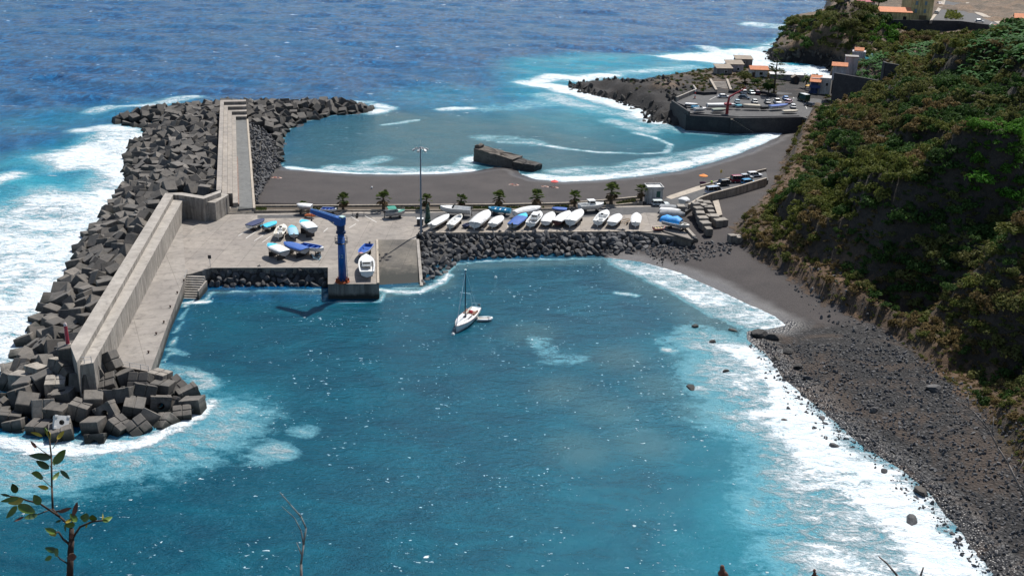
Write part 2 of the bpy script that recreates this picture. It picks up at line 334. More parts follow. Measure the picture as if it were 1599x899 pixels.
# keep land left of the hill only where there is beach
KEEP=(SD>-7)
def cls():
    cx=lambda A:(A[:-1,:-1]+A[1:,:-1]+A[:-1,1:]+A[1:,1:])/4
    return cx(X),cx(Y),cx(SD),cx(DH),cx(DP),(KEEP[:-1,:-1]&KEEP[1:,:-1]&KEEP[:-1,1:]&KEEP[1:,1:])
cX,cY,cS,cD,cP,cK=cls()
idx=np.arange(X.size).reshape(X.shape)
Q=np.stack([idx[:-1,:-1],idx[:-1,1:],idx[1:,1:],idx[1:,:-1]],-1)
def sub(name,mask,mat,label=None,smooth=True):
    f=Q[mask]; u,inv=np.unique(f.ravel(),return_inverse=True)
    v=np.stack([X.ravel()[u],Y.ravel()[u],H.ravel()[u]],1)
    o=npobj(name,v,inv.reshape(f.shape),mat,smooth); tag(o,label,kind='structure')
    at=o.data.attributes.new('hd','FLOAT','POINT'); at.data.foreach_set('value',DH.ravel()[u].astype(np.float32)); return o
cobl=(cY<184)&(cD<=-6)&(cP<0)&(cX>30)
hill=(cD>-6)&(cP<=0)&(cY<=400)|(cD>0)&(cP<=0)&(cY>400); pen=(cP>0)
sand=~cobl&~hill&~pen
# one ground shader: wet and dry black sand, cobbles and hillside earth blended by ragged masks
def groundmat():
    m,nt,b=newmat('shore_ground'); p=posn(nt); sx=nt.nodes.new('ShaderNodeSeparateXYZ'); nt.links.new(p,sx.inputs[0])
    at=nt.nodes.new('ShaderNodeAttribute'); at.attribute_name='hd'; hd=at.outputs['Fac']
    a=nodes_noise(nt,p,.12,6,.6,.3); col=mix(nt,ramp(nt,a,[(.35,0.0),(.7,1.0)]),(.042,.036,.035),(.062,.053,.050))
    s=nodes_noise(nt,p,2.5,6,.8); col=mix(nt,1.0,col,ramp(nt,s,[(.35,.75),(.7,1.22)]),'MULTIPLY')
    h=math_(nt,'ADD',sx.outputs[2],math_(nt,'MULTIPLY',nodes_noise(nt,p,.15,3),.5)); wet=ramp(nt,h,[(.55,1.0),(.8,0.0)])
    col=mix(nt,wet,col,(.030,.026,.027)); rg=ramp(nt,h,[(.45,.40),(.75,.95)])
    # cobbles
    vo=nt.nodes.new('ShaderNodeTexVoronoi'); vo.inputs['Scale'].default_value=2.3; vo.inputs['Randomness'].default_value=1; nt.links.new(p,vo.inputs['Vector'])
    vo2=nt.nodes.new('ShaderNodeTexVoronoi'); vo2.inputs['Scale'].default_value=5.2; nt.links.new(p,vo2.inputs['Vector'])
    sp=nt.nodes.new('ShaderNodeSeparateColor'); nt.links.new(vo.outputs['Color'],sp.inputs[0])
    st=ramp(nt,sp.outputs[0],[(0,(.022,.022,.024)),(.55,(.05,.048,.049)),(.9,(.10,.096,.094)),(1,(.17,.165,.16))])
    st=mix(nt,1.0,st,ramp(nt,vo.outputs['Distance'],[(.2,1.1),(.6,.30)]),'MULTIPLY'); st=mix(nt,1.0,st,ramp(nt,vo2.outputs['Distance'],[(.1,1.15),(.6,.55)]),'MULTIPLY')
    big=nodes_noise(nt,p,.10,5,.65,.8); st=mix(nt,ramp(nt,big,[(.5,0.0),(.60,.8)]),st,ramp(nt,s,[(.35,(.035,.025,.018)),(.7,(.075,.052,.038))]))
    cm=math_(nt,'ADD',sx.outputs[1],math_(nt,'MULTIPLY',nodes_noise(nt,p,.16,4,.6),14)); cmk=ramp(nt,math_(nt,'DIVIDE',cm,400),[(.452,1.0),(.462,0.0)])
    xk=ramp(nt,math_(nt,'DIVIDE',sx.outputs[0],100),[(.40,0.0),(.44,1.0)]); cmk=math_(nt,'MULTIPLY',cmk,xk)
    col=mix(nt,cmk,col,st)
    # hillside
    e=nodes_noise(nt,p,.07,7,.65,.6); e2=nodes_noise(nt,p,1.1,8,.75,.3)
    er=ramp(nt,e,[(.3,(.055,.045,.024)),(.45,(.10,.062,.034)),(.58,(.15,.088,.048)),(.75,(.12,.10,.045))]); er=mix(nt,1.0,er,ramp(nt,e2,[(.3,.40),(.7,1.4)]),'MULTIPLY')
    dk=ramp(nt,e,[(.3,(.035,.038,.020)),(.6,(.075,.055,.034)),(.75,(.07,.072,.032))]); dk=mix(nt,1.0,dk,ramp(nt,e2,[(.3,.45),(.7,1.4)]),'MULTIPLY')
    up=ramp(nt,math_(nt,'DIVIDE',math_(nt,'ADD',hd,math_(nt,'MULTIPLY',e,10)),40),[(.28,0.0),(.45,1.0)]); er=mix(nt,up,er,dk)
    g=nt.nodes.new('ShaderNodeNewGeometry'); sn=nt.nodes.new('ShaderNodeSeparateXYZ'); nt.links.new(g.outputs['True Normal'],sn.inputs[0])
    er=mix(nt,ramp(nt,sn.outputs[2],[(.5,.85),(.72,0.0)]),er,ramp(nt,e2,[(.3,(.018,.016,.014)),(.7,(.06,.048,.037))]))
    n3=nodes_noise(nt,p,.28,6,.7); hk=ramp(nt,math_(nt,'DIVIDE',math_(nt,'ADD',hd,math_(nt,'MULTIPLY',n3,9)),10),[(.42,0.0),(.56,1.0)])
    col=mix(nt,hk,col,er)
    nt.links.new(col,b.inputs['Base Color']); nt.links.new(rg,b.inputs['Roughness'])
    hh=mix(nt,cmk,s,math_(nt,'MULTIPLY',math_(nt,'SUBTRACT',1.0,vo.outputs['Distance']),3.0)); hh=mix(nt,hk,hh,math_(nt,'MULTIPLY',e2,5.0))
    bump(nt,b,hh,.10,1.0); return m
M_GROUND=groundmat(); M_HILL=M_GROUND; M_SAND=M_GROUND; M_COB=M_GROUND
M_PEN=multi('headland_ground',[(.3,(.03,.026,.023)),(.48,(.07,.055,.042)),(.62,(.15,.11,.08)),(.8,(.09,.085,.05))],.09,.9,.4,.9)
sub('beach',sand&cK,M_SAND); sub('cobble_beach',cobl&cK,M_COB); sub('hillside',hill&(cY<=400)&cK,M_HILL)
# headland: dark lava cliffs where steep
def headmat():
    m,nt,b=newmat('headland_rock'); p=posn(nt); a=nodes_noise(nt,p,.09,7,.65,.6)
    col=ramp(nt,a,[(.3,(.055,.045,.032)),(.48,(.12,.085,.055)),(.62,(.20,.13,.08)),(.8,(.12,.10,.05))])
    s=nodes_noise(nt,p,.9,8,.75,.5); col=mix(nt,1.0,col,ramp(nt,s,[(.3,.45),(.7,1.4)]),'MULTIPLY')
    sx=nt.nodes.new('ShaderNodeSeparateXYZ'); nt.links.new(p,sx.inputs[0])
    h=math_(nt,'ADD',sx.outputs[2],math_(nt,'MULTIPLY',nodes_noise(nt,p,.2,3),4))
    col=mix(nt,ramp(nt,math_(nt,'DIVIDE',h,10),[(.74,1.0),(.98,0.0)]),col,ramp(nt,s,[(.35,(.005,.005,.006)),(.7,(.026,.021,.018))]))
    nt.links.new(col,b.inputs['Base Color']); b.inputs['Roughness'].default_value=.9; bump(nt,b,s,.5,1.0); return m
sub('headland',(pen|(hill&(cY>400)))&cK,headmat())
# ------------------------------------------------ sea
yy=[52.0]
while yy[-1]<1100: yy.append(yy[-1]+max(.75,yy[-1]*.0042))
yy+= [1140,1200,1300,1450,1700,2100,2800,4000,6000,9000]
xx=np.concatenate([[-9000,-5000,-3000,-1800,-1100,-800,-650,-560,-500],np.arange(-450,-110,2.2),np.arange(-110,110,.95),np.arange(110,330,2.0),[340,360,400,500,800,1500,3000,6000,9000]])
SX,SY=np.meshgrid(xx,np.array(yy)); sx_=SX.ravel(); sy_=SY.ravel()
cl=lambda a,lo,hi:np.clip(a,lo,hi)
sdl=np.full(sx_.shape,-400.0); near=(sx_>-200)&(sx_<330)&(sy_<900); sdl[near]=sdist(sx_[near],sy_[near],LAND); dsh=np.maximum(-sdl,0)
harb=PX([(262,606),(250,580),(290,470),(512,470),(660,440),(705,412),(952,402),(1060,425),(1226,508),(1200,590),(1400,735),(1560,899)])+[(60,60),(-60,60),W2(-500,899,0),W2(-300,745,0),W2(40,722,0),W2(240,700,0),W2(320,650,0)]
hb=sdist(sx_,sy_,harb); hb=sstep(-14,6,hb)
bay=PX([(438,262),(452,200),(560,178),(640,175),(760,180),(900,175),(1010,186),(1045,196),(1218,206),(1110,258),(840,286),(735,275),(500,272)])
bb=sstep(-22,12,sdist(sx_,sy_,bay))
foam=np.zeros_like(sx_); turq=np.zeros_like(sx_); shal=np.zeros_like(sx_)
def stroke(A,pts,rad,st,soft=1.0,z=0):
    q=PX(pts); d=segdist(sx_,sy_,q) if len(q)>1 else np.hypot(sx_-q[0][0],sy_-q[0][1])
    return np.maximum(A,st*(1-sstep(rad*.25,rad*(1+soft*.6),d)))
def blob(A,poly,soft,st):
    q=PX(poly); return np.maximum(A,st*sstep(-soft,soft*.6,sdist(sx_,sy_,q)))
# open-sea side of the breakwater
foam=blob(foam,[(0,330),(60,296),(120,300),(190,258),(215,262),(190,330),(130,430),(70,520),(10,600),(-60,640),(-200,600),(-300,420)],13,.84)
foam=blob(foam,[(60,246),(120,226),(186,198),(222,214),(215,262),(200,290),(150,262),(90,266)],9,.97)
foam=stroke(foam,[(-40,560),(30,520),(80,450),(130,370),(176,300)],9,.98)
foam=stroke(foam,[(215,215),(195,240),(196,285)],6,1.0)
foam=stroke(foam,[(-60,700),(0,690),(70,702),(150,703),(230,690),(300,655),(322,630)],1.9,.98)
foam=stroke(foam,[(-60,740),(40,735),(150,720),(260,700),(330,660)],10,.56)
foam=stroke(foam,[(150,175),(190,168),(240,162),(300,152)],5,.68)
foam=stroke(foam,[(130,205),(170,200),(200,205)],6,.8)
foam=stroke(foam,[(250,168),(300,164),(400,161),(500,158),(575,161)],4,.66)
foam=stroke(foam,[(590,165),(606,168),(584,176)],4,.85)
foam=stroke(foam,[(-30,285),(10,275)],6,.85)
turq=blob(turq,[(-250,330),(20,250),(140,215),(215,200),(215,262),(190,330),(100,500),(0,640),(-250,800)],16,1.0)
turq=stroke(turq,[(-60,720),(100,712),(250,695),(330,640)],9,.34)
turq=stroke(turq,[(60,190),(150,180),(250,165)],18,.35)
# bay surf
foam=stroke(foam,[(452,262),(500,268),(560,272),(620,273),(690,271),(735,266)],2.2,1.0)
foam=stroke(foam,[(520,262),(600,265),(660,266),(720,262),(742,246)],4,.62)
foam=stroke(foam,[(565,255),(600,248)],4,.55)
foam=stroke(foam,[(838,276),(880,280),(930,277),(990,271),(1050,261),(1110,246),(1160,229),(1200,214),(1212,208)],4.0,1.0)
foam=stroke(foam,[(880,268),(960,266),(1040,252),(1100,238),(1180,220)],6,.62)
foam=stroke(foam,[(735,250),(745,247)],4,.8)
foam=stroke(foam,[(780,222),(830,224),(880,232),(940,238),(1000,240),(1040,238),(1048,226),(1020,214),(990,208)],1.7,.72,.6)
foam=stroke(foam,[(760,215),(830,222)],6,.45)
foam=stroke(foam,[(690,170),(735,170)],3.2,.80); foam=stroke(foam,[(600,195),(650,188)],2,.6)
foam=stroke(foam,[(760,170),(860,160)],8,.44)
# promontory surf
foam=stroke(foam,[(826,128),(880,138),(915,150),(960,160),(1000,172),(1030,190)],7.5,1.0)
foam=stroke(foam,[(830,128),(870,120),(905,124),(950,118)],7,.9)
foam=stroke(foam,[(850,150),(930,170),(1000,185),(1040,200),(1100,206),(1170,207)],7,.62)
foam=stroke(foam,[(960,190),(1010,205)],6,.6)
foam=stroke(foam,[(905,120),(960,115),(1030,110),(1080,104)],7,.55)
foam=blob(foam,[(1014,88),(1090,84),(1160,76),(1204,80),(1206,95),(1230,105),(1300,106),(1310,124),(1240,120),(1190,106),(1130,101),(1060,94)],8,1.0)
foam=stroke(foam,[(1095,72),(1130,84),(1200,76)],6,.75)
foam=stroke(foam,[(1180,38),(1230,44),(1290,44)],12,.68); foam=stroke(foam,[(1200,70),(1262,58)],8,.6)
turq=blob(turq,[(800,95),(900,85),(1010,88),(1200,70),(1290,40),(1290,110),(1100,115),(905,135),(1000,180),(1030,200),(900,180),(800,150)],16,.95)
turq=stroke(turq,[(700,150),(900,175),(1000,200)],25,.45)
# harbour shore
foam=blob(foam,[(948,400),(1000,410),(1060,424),(1112,447),(1162,474),(1212,494),(1228,508),(1200,516),(1165,514),(1110,492),(1060,462),(1000,432),(955,412)],2.5,.70)
foam=stroke(foam,[(1190,512),(1228,508),(1212,494),(1165,474),(1112,447),(1055,423),(1000,407),(955,401)],.8,.95,.6)
foam=blob(foam,[(1090,560),(1140,545),(1180,545),(1215,590),(1300,660),(1400,740),(1480,800),(1580,930),(1330,1000),(1250,900),(1200,800),(1190,700),(1110,620)],13,.74)
foam=blob(foam,[(1200,600),(1255,625),(1350,705),(1440,770),(1520,850),(1590,960),(1480,980),(1420,880),(1340,800),(1240,720),(1190,650)],6,1.06)
foam=blob(foam,[(1100,560),(1040,530),(1080,505),(1165,530),(1200,590)],6,.62)
foam=stroke(foam,[(1150,545),(1190,570),(1240,620)],3.5,.98)
foam=stroke(foam,[(962,457),(994,461)],.9,.78); foam=stroke(foam,[(1038,546),(1050,549)],1.0,.7); foam=stroke(foam,[(1085,605),(1104,608)],1.1,.75)
foam=stroke(foam,[(415,704),(425,701),(440,706)],2.8,.46); foam=stroke(foam,[(395,715),(405,718)],2.6,.42); foam=stroke(foam,[(465,672),(480,674)],2.2,.48)
foam=stroke(foam,[(255,575),(300,585),(318,600)],3.0,.55); foam=stroke(foam,[(264,545),(290,552)],1.2,.6)
foam=stroke(foam,[(288,474),(325,472)],.8,.85); foam=stroke(foam,[(592,452),(625,456),(655,456),(690,442),(700,430)],1.0,.9)
foam=stroke(foam,[(840,530),(860,560),(900,560)],3,.36)
turq=blob(turq,[(1060,540),(1150,540),(1600,960),(1100,1000),(1060,800),(1120,650)],12,.36)
turq=stroke(turq,[(1040,660),(980,780),(960,880)],14,.10)
shal=blob(shal,[(940,402),(1060,430),(1200,500),(1150,540),(1100,530),(1060,480),(980,440)],6,.7)
shal=stroke(shal,[(330,456),(500,456)],1.4,.6); shal=stroke(shal,[(600,458),(690,446),(705,415),(950,406)],2.4,.75)
for q in [(880,610),(1085,560),(1100,640),(1040,605),(950,640),(830,520),(970,560),(1000,690),(905,700)]: shal=stroke(shal,[q],5,.5)
shal=stroke(shal,[(470,250),(560,262),(700,262),(900,268),(1040,255),(1180,225)],9,.55); shal=np.maximum(shal,bb*.42)
foam=np.maximum(foam,(1-sstep(.2,1.6,dsh))*.62*(dsh>0))
# waves
op=(1-hb)*(1-bb*.75)
Z=np.zeros_like(sx_)
wr=np.random.RandomState(3)
for k in range(26):
    L=wr.uniform(5,38); a=math.radians(wr.normal(250,24 if L>14 else 55)); ph=wr.uniform(0,6.28); kx,ky=math.cos(a)*2*math.pi/L,math.sin(a)*2*math.pi/L
    wx=sx_+6*fbm(sx_,sy_,40,2,k); s=np.sin(kx*wx+ky*sy_+ph); amp=.0075*L*(1 if L>12 else .9)
    Z+=amp*(s+.35*s*s)*(op*1.0+.16)*fbm(sx_,sy_,60,2,k+40).clip(-.3,1)*1.4
Z+=.25*foam*np.abs(fbm(sx_,sy_,3.5,3,77))*(op+.5)
fade=sstep(1300,700,sy_)
Z=Z*fade-.02
Z=np.where((dsh<1)&(sdl>-1),Z*.3,Z)
ii=np.arange(SX.size).reshape(SX.shape); Fq=np.stack([ii[:-1,:-1],ii[:-1,1:],ii[1:,1:],ii[1:,:-1]],-1).reshape(-1,4)
def watermat():
    m,nt,b=newmat('sea_water'); p=posn(nt)
    def att(n): a=nt.nodes.new('ShaderNodeAttribute'); a.attribute_name=n; s=nt.nodes.new('ShaderNodeSeparateColor'); nt.links.new(a.outputs['Color'],s.inputs[0]); return s.outputs
    A=att('zones'); B=att('zones2')
    mp=nt.nodes.new('ShaderNodeMapping'); mp.inputs['Scale'].default_value=(.55,1.0,1); mp.inputs['Rotation'].default_value=(0,0,.12); nt.links.new(p,mp.inputs[0]); v=mp.outputs[0]
    big=nodes_noise(nt,v,.022,4,.6,.5); med=nodes_noise(nt,v,.16,6,.65,.8)
    hcol=ramp(nt,med,[(.3,(.0003,.038,.068)),(.7,(.001,.076,.116))])
    mp3=nt.nodes.new('ShaderNodeMapping'); mp3.inputs['Scale'].default_value=(.75,.42,1); mp3.inputs['Rotation'].default_value=(0,0,.25); nt.links.new(p,mp3.inputs[0]); mo=nodes_noise(nt,mp3.outputs[0],.42,6,.72,.5); ocol=ramp(nt,mo,[(.38,(.0006,.026,.090)),(.5,(.0008,.064,.190)),(.62,(.008,.135,.33))])
    ocol=mix(nt,ramp(nt,big,[(.4,0.0),(.7,.5)]),ocol,(.012,.11,.22))
    bcol=(.012,.105,.165)
    col=mix(nt,B[0],ocol,hcol); col=mix(nt,B[1],col,bcol)
    col=mix(nt,math_(nt,'MULTIPLY',A[2],.8),col,ramp(nt,med,[(.35,(.05,.12,.13)),(.65,(.085,.125,.12))]))
    tn=math_(nt,'MULTIPLY',A[1],ramp(nt,nodes_noise(nt,v,.07,5,.6,1.2),[(.25,.45),(.65,1.0)]))
    col=mix(nt,tn,col,(.018,.28,.38))
    # foam: sheets, lace and streaks
    n1=nodes_noise(nt,v,.11,9,.68,1.0); n2=nodes_noise(nt,v,.55,7,.7,1.4); n3=nodes_noise(nt,p,2.6,5,.7,.6)
    c_=lambda n,k: math_(nt,'MULTIPLY',math_(nt,'SUBTRACT',n,.5),k)
    NN=math_(nt,'ADD',math_(nt,'ADD',c_(n1,1.7),c_(n2,1.5)),c_(n3,.9))
    vo=nt.nodes.new('ShaderNodeTexVoronoi'); vo.feature='DISTANCE_TO_EDGE'; vo.inputs['Scale'].default_value=.45
    wv=nt.nodes.new('ShaderNodeVectorMath'); wv.operation='MULTIPLY_ADD'; wn_=nt.nodes.new('ShaderNodeTexNoise'); wn_.inputs['Scale'].default_value=.4; wn_.inputs['Detail'].default_value=6; wn_.inputs['Roughness'].default_value=.65; nt.links.new(p,wn_.inputs['Vector'])
    nt.links.new(wn_.outputs['Color'],wv.inputs[0]); wv.inputs[1].default_value=(5,5,0); nt.links.new(v,wv.inputs[2]); nt.links.new(wv.outputs[0],vo.inputs['Vector'])
    lace=ramp(nt,vo.outputs['Distance'],[(0,1.0),(.22,.35),(.5,0.0)])
    t=math_(nt,'ADD',math_(nt,'MULTIPLY',A[0],math_(nt,'MULTIPLY_ADD',lace,.30,.82)),math_(nt,'MULTIPLY',NN,math_(nt,'MULTIPLY_ADD',A[0],.55,.30)))
    fo=nt.nodes.new('ShaderNodeMapRange'); fo.interpolation_type='SMOOTHSTEP'; fo.inputs[1].default_value=.44; fo.inputs[2].default_value=.92; nt.links.new(t,fo.inputs[0])
    # whitecaps far out
    mp2=nt.nodes.new('ShaderNodeMapping'); mp2.inputs['Scale'].default_value=(.13,.34,1); mp2.inputs['Rotation'].default_value=(0,0,.1); nt.links.new(p,mp2.inputs[0])
    wc=nodes_noise(nt,mp2.outputs[0],1.0,7,.66,.5); wcs=nt.nodes.new('ShaderNodeMapRange'); wcs.inputs[1].default_value=.655; wcs.inputs[2].default_value=.74; nt.links.new(wc,wcs.inputs[0])
    wcm=math_(nt,'MULTIPLY',wcs.outputs[0],math_(nt,'SUBTRACT',1.0,B[0]))
    # milky aerated water round the foam
    milk=nt.nodes.new('ShaderNodeMapRange'); milk.interpolation_type='SMOOTHSTEP'; milk.inputs[1].default_value=.18; milk.inputs[2].default_value=.60; nt.links.new(t,milk.inputs[0])
    col=mix(nt,math_(nt,'MULTIPLY',milk.outputs[0],.55),col,(.22,.52,.60))
    # small white flecks painted as sun glints on the harbour, some also foam
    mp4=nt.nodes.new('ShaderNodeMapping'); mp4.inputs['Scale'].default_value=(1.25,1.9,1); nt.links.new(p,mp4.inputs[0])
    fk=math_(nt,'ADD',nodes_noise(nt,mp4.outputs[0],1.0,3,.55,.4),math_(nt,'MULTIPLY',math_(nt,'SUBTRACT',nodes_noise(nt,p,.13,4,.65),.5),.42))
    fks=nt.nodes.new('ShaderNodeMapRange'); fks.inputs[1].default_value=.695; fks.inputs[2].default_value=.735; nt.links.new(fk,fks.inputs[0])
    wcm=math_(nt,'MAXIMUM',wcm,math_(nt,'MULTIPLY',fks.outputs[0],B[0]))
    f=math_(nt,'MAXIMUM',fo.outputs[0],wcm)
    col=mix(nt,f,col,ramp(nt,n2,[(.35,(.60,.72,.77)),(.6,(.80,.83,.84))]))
    nt.links.new(col,b.inputs['Base Color']); b.inputs['IOR'].default_value=1.33
    nt.links.new(math_(nt,'MULTIPLY_ADD',B[0],.20,.15),b.inputs['Specular IOR Level']); b.inputs['Specular Tint'].default_value=(.20,.74,1,1); rf=math_(nt,'MULTIPLY_ADD',f,.6,.12); nt.links.new(rf,b.inputs['Roughness'])
    # ripples
    r1=nodes_noise(nt,v,.45,5,.6,.3); r2=nodes_noise(nt,v,1.7,4,.6,.2); r3=nodes_noise(nt,p,5.0,3,.6)
    hgt=math_(nt,'ADD',math_(nt,'ADD',math_(nt,'MULTIPLY',r1,1.1),math_(nt,'MULTIPLY',r2,.50)),math_(nt,'MULTIPLY',r3,.26))
    hgt=math_(nt,'MULTIPLY',hgt,math_(nt,'MULTIPLY_ADD',B[0],-.52,.95))
    hgt=math_(nt,'ADD',hgt,math_(nt,'MULTIPLY',math_(nt,'MULTIPLY',f,n2),.75))
    bump(nt,b,hgt,1.0,.9); return m
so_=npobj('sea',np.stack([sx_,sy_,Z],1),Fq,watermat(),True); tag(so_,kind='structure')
def colattr(me,name,r,g,bb_):
    a=me.color_attributes.new(name,'FLOAT_COLOR','POINT'); d=np.ones((len(r),4),dtype=np.float32); d[:,0]=r; d[:,1]=g; d[:,2]=bb_; a.data.foreach_set('color',d.ravel())
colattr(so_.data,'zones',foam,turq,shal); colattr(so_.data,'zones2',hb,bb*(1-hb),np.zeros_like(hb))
# ------------------------------------------------ docks, breakwater, walls
def slab(name,poly,z0,z1,mat,label,cat='quay',mside=None,group=None):
    mb=MB(); mb.prism(poly,z0,z1,0,None if mside is None else 1)
    return tag(mb.build(name,[mat] if mside is None else [mat,mside]),label,cat,group)
ZD=3.0
DOCK=PX([(283,336),(400,333.5),(1000,321),(1034,321),(1080,372),(1000,362),(655,364.5),(650,366)],ZD)+PX([(650,374),(590,374.5),(592,443),(512,443.5),(512,417.5),(330,418),(300,427),(291,428.5),(262,495),(234,580),(168,568)],ZD)
slab('dock_platform',DOCK,-3,ZD,M_CONC,'broad grey concrete harbour apron holding the parked boats','dock')
# quay strip of another pour beside the parapet walls
mb=MB(); mb.prism(PX([(284,339),(170,567.5),(235,579),(290,430)],ZD+.004),ZD-.02,ZD+.004); tag(mb.build('quay_strip',M_QUAY),kind='structure')
mb=MB(); mb.prism(PX([(402,336),(640,333),(1003,323),(1032,322),(1036,333),(1006,332),(1000,334),(880,341),(700,345.5),(655,346),(648,338),(402,341)],ZD+.006),ZD-.02,ZD+.006); tag(mb.build('road',M_ASPH),kind='structure')
# painted bay lines on the apron
mb=MB()
for a,b in [((384,372),(402,360)),((397,376),(416,364)),((410,378),(424,368)),((372,368),(386,360)),((505,362),(512,356)),((548,338),(560,345)),((570,337),(588,347)),((545,356),(556,349)),((768,353),(776,345)),((792,354),(800,346)),((600,343),(612,343)),((430,374),(440,366))]:
    A=W(a[0],a[1],ZD+.014);B=W(b[0],b[1],ZD+.014); d=(B-A).normalized(); n=Vector((-d.y,d.x,0))*.09
    mb.add([A+n,A-n,B-n,B+n],[(0,1,2,3)])
tag(mb.build('paint_marks',paint('white_road_paint',(.62,.60,.56),.8,.25,2,world=True)),kind='structure')
# joint kerb at pier and dock edges
mb=MB(); 
def kerbline(mb,pts,w,h,z,m=0):
    for i in range(len(pts)-1):
        A=Vector((*pts[i],z+h/2));B=Vector((*pts[i+1],z+h/2)); d=B-A; mb.box((A+B)/2,(d.length,w,h),math.atan2(d.y,d.x),m)
kerbline(mb,PX([(655,363.2),(1000,361),(1034,363)],ZD),.7,.16,ZD+.002); tag(mb.build('kerb',M_SIDEW),'pale concrete edging kerb behind the parked white boats','kerb')
mb=MB(); kerbline(mb,PX([(590.5,443),(588.8,375)],ZD),.45,.22,ZD+.002); tag(mb.build('kerb',M_SIDEW),'narrow raised kerb between crane pier and wet boat ramp','kerb')
mb=MB(); kerbline(mb,PX([(331,418.5),(512,418)],ZD),.4,.14,ZD+.002); tag(mb.build('kerb',M_WALL),'grey concrete edging above the small boulder slope','kerb')
# ramp
mb=MB(); a=PX([(590,374.5),(650,374)],ZD)+PX([(656,449),(592,451)],-.25)
mb.add([(a[0][0],a[0][1],ZD-.01),(a[1][0],a[1][1],ZD-.01),(a[2][0],a[2][1],-.3),(a[3][0],a[3][1],-.3),(a[2][0]+.1,a[2][1]-3,-1.2),(a[3][0],a[3][1]-3,-1.2)],[(3,2,1,0),(5,4,2,3)])
tag(mb.build('boat_ramp',M_RAMP),'wet stained concrete slipway sloping into the harbour','boat ramp')
mb=MB(); q=Vector((a[1][0]+.3,a[1][1],ZD)); r=Vector((a[2][0]+.3,a[2][1],0)); d=r-q
mb.add([(q.x-.3,q.y,ZD+.12),(q.x+.3,q.y,ZD+.12),(r.x+.3,r.y,.2),(r.x-.3,r.y,.2),(q.x-.3,q.y,-1),(q.x+.3,q.y,-1),(r.x+.3,r.y,-1),(r.x-.3,r.y,-1)],[(3,2,1,0),(0,4,7,3),(1,2,6,5),(2,3,7,6)])
tag(mb.build('ramp_kerb',M_WALL),'thin concrete wall along the boulder side of slipway','kerb')
# quay stairs
st=empty('quay_stairs',W(322,427,ZD),0,'concrete steps with rail going down from quay to water','stairs')
A=W(292,428,ZD);B=W(322,427,ZD); fwd=Vector((0,-1,0)); n=11; bot=W(289,468,0); run=(A.y-bot.y)
base=Vector(st.location)
mb=MB()
for k in range(n):
    z=ZD-(k+1)*(ZD+.2)/n; y0=A.y-run*k/n; y1=A.y-run*(k+1)/n; sh=-1.4*(k+.5)/n
    mb.box(Vector(((A.x+B.x)/2+sh*0-.4*k/n,(y0+y1)/2,(z-2)/2))-base,(abs(B.x-A.x)-.1,y0-y1,z+2))
mb.build('steps',M_WALL,st)
mb=MB(); mb.box(Vector((B.x+.1,A.y-run/2,.3))-base,(.3,run,3.0)); mb.build('side_wall',M_QUAY,st)
mb=MB(); 
for k in range(5): p=Vector((A.x+.05,A.y-run*k/4.2,ZD-k*.75))-base; mb.tube(p,p+Vector((0,0,1)),.03,n=6)
mb.tube(Vector((A.x+.05,A.y,ZD+1))-base,Vector((A.x+.05,A.y-run*.95,0.0+1))-base,.03,n=6); mb.build('handrail',paint('galvanised',(.45,.46,.46),.4),st)
# sea walls of the near arm
OW=PX([(259,301.5),(110,541),(121,561),(270,304.5)],8.2)
slab('outer_sea_wall',[W2(258,301.5,8.2),W2(110,540,8.2),W2(120,566,8.2),W2(270.5,304,8.2),W2(284,305,8.2),W2(318,310.5,8.2),W2(345,300.5,8.2),W2(345,296.5,8.2),W2(318,306,8.2),W2(284,300.5,8.2)],-2,8.2,M_WALL,'higher outer concrete parapet running along the cube pile','sea wall')
slab('inner_sea_wall',[W2(270.3,310,7.2),W2(121,563,7.2),W2(119,571,7.2),W2(146,566,7.2),W2(285,313,7.2),W2(336,316.5,7.2),W2(357,304,7.2),W2(346,301,7.2),W2(319,311,7.2),W2(285,306.3,7.2)],-2,7.2,M_WALL,'lower inner concrete parapet with streaked face above the quay','sea wall')
# far arm: stepped terraces
O=W(395,325,3.9); E_=W(385,187,3.9); D=(E_-O); Lf=D.length; D.normalize(); N=Vector((-D.y,D.x,0))
def loc(u,v): p=O+D*u+N*v; return (p.x,p.y)
rd=(W(372,318,3.9)-O).dot(N)
ter=empty('terraced_breakwater',(O.x,O.y,0),0,'long stepped concrete terraces rising beside the breakwater road','breakwater')
tb=Vector(ter.location)
def tpoly(pl): return [(x-tb.x,y-tb.y) for x,y in pl]
wd=(W(338,290,8)-O).dot(N)-rd; tw=wd/4
for k in range(4):
    v0=rd+tw*k; v1=rd+tw*(k+1)+.0; z=4.9+k; e0=Lf+.2+3.0*k; e1=Lf+.2+3.0*(k+1); u0=[1.5,6,-1,2][k]
    pl=[loc(u0,v0+.002*k),loc(e0,v0),loc(e0,-.2),loc(e1,-.2),loc(e1,v1-.01),loc(u0,v1-.01)]
    mb=MB(); mb.prism(tpoly(pl),-1,z); mb.build('terrace',M_STEP,ter)
mb=MB(); mb.prism(tpoly([loc(0,.0),loc(Lf+.2,0),loc(Lf+.2,rd),loc(0,rd)]),-1,3.9); mb.build('roadway',M_ARMRD,ter)
mb=MB(); mb.prism(tpoly([loc(-.3,-.55),loc(Lf+.4,-.55),loc(Lf+.4,-.01),loc(-.3,-.01)]),-1,4.05); mb.build('edge_kerb',M_SIDEW,ter)
mb=MB(); mb.prism(tpoly([loc(2,rd-.25),loc(48,rd-.25),loc(48,rd-.0),loc(2,rd-.0)]),3.9,4.5); mb.build('bench_wall',paint('rust_concrete',(.22,.15,.12),.9,.3,.8),ter)
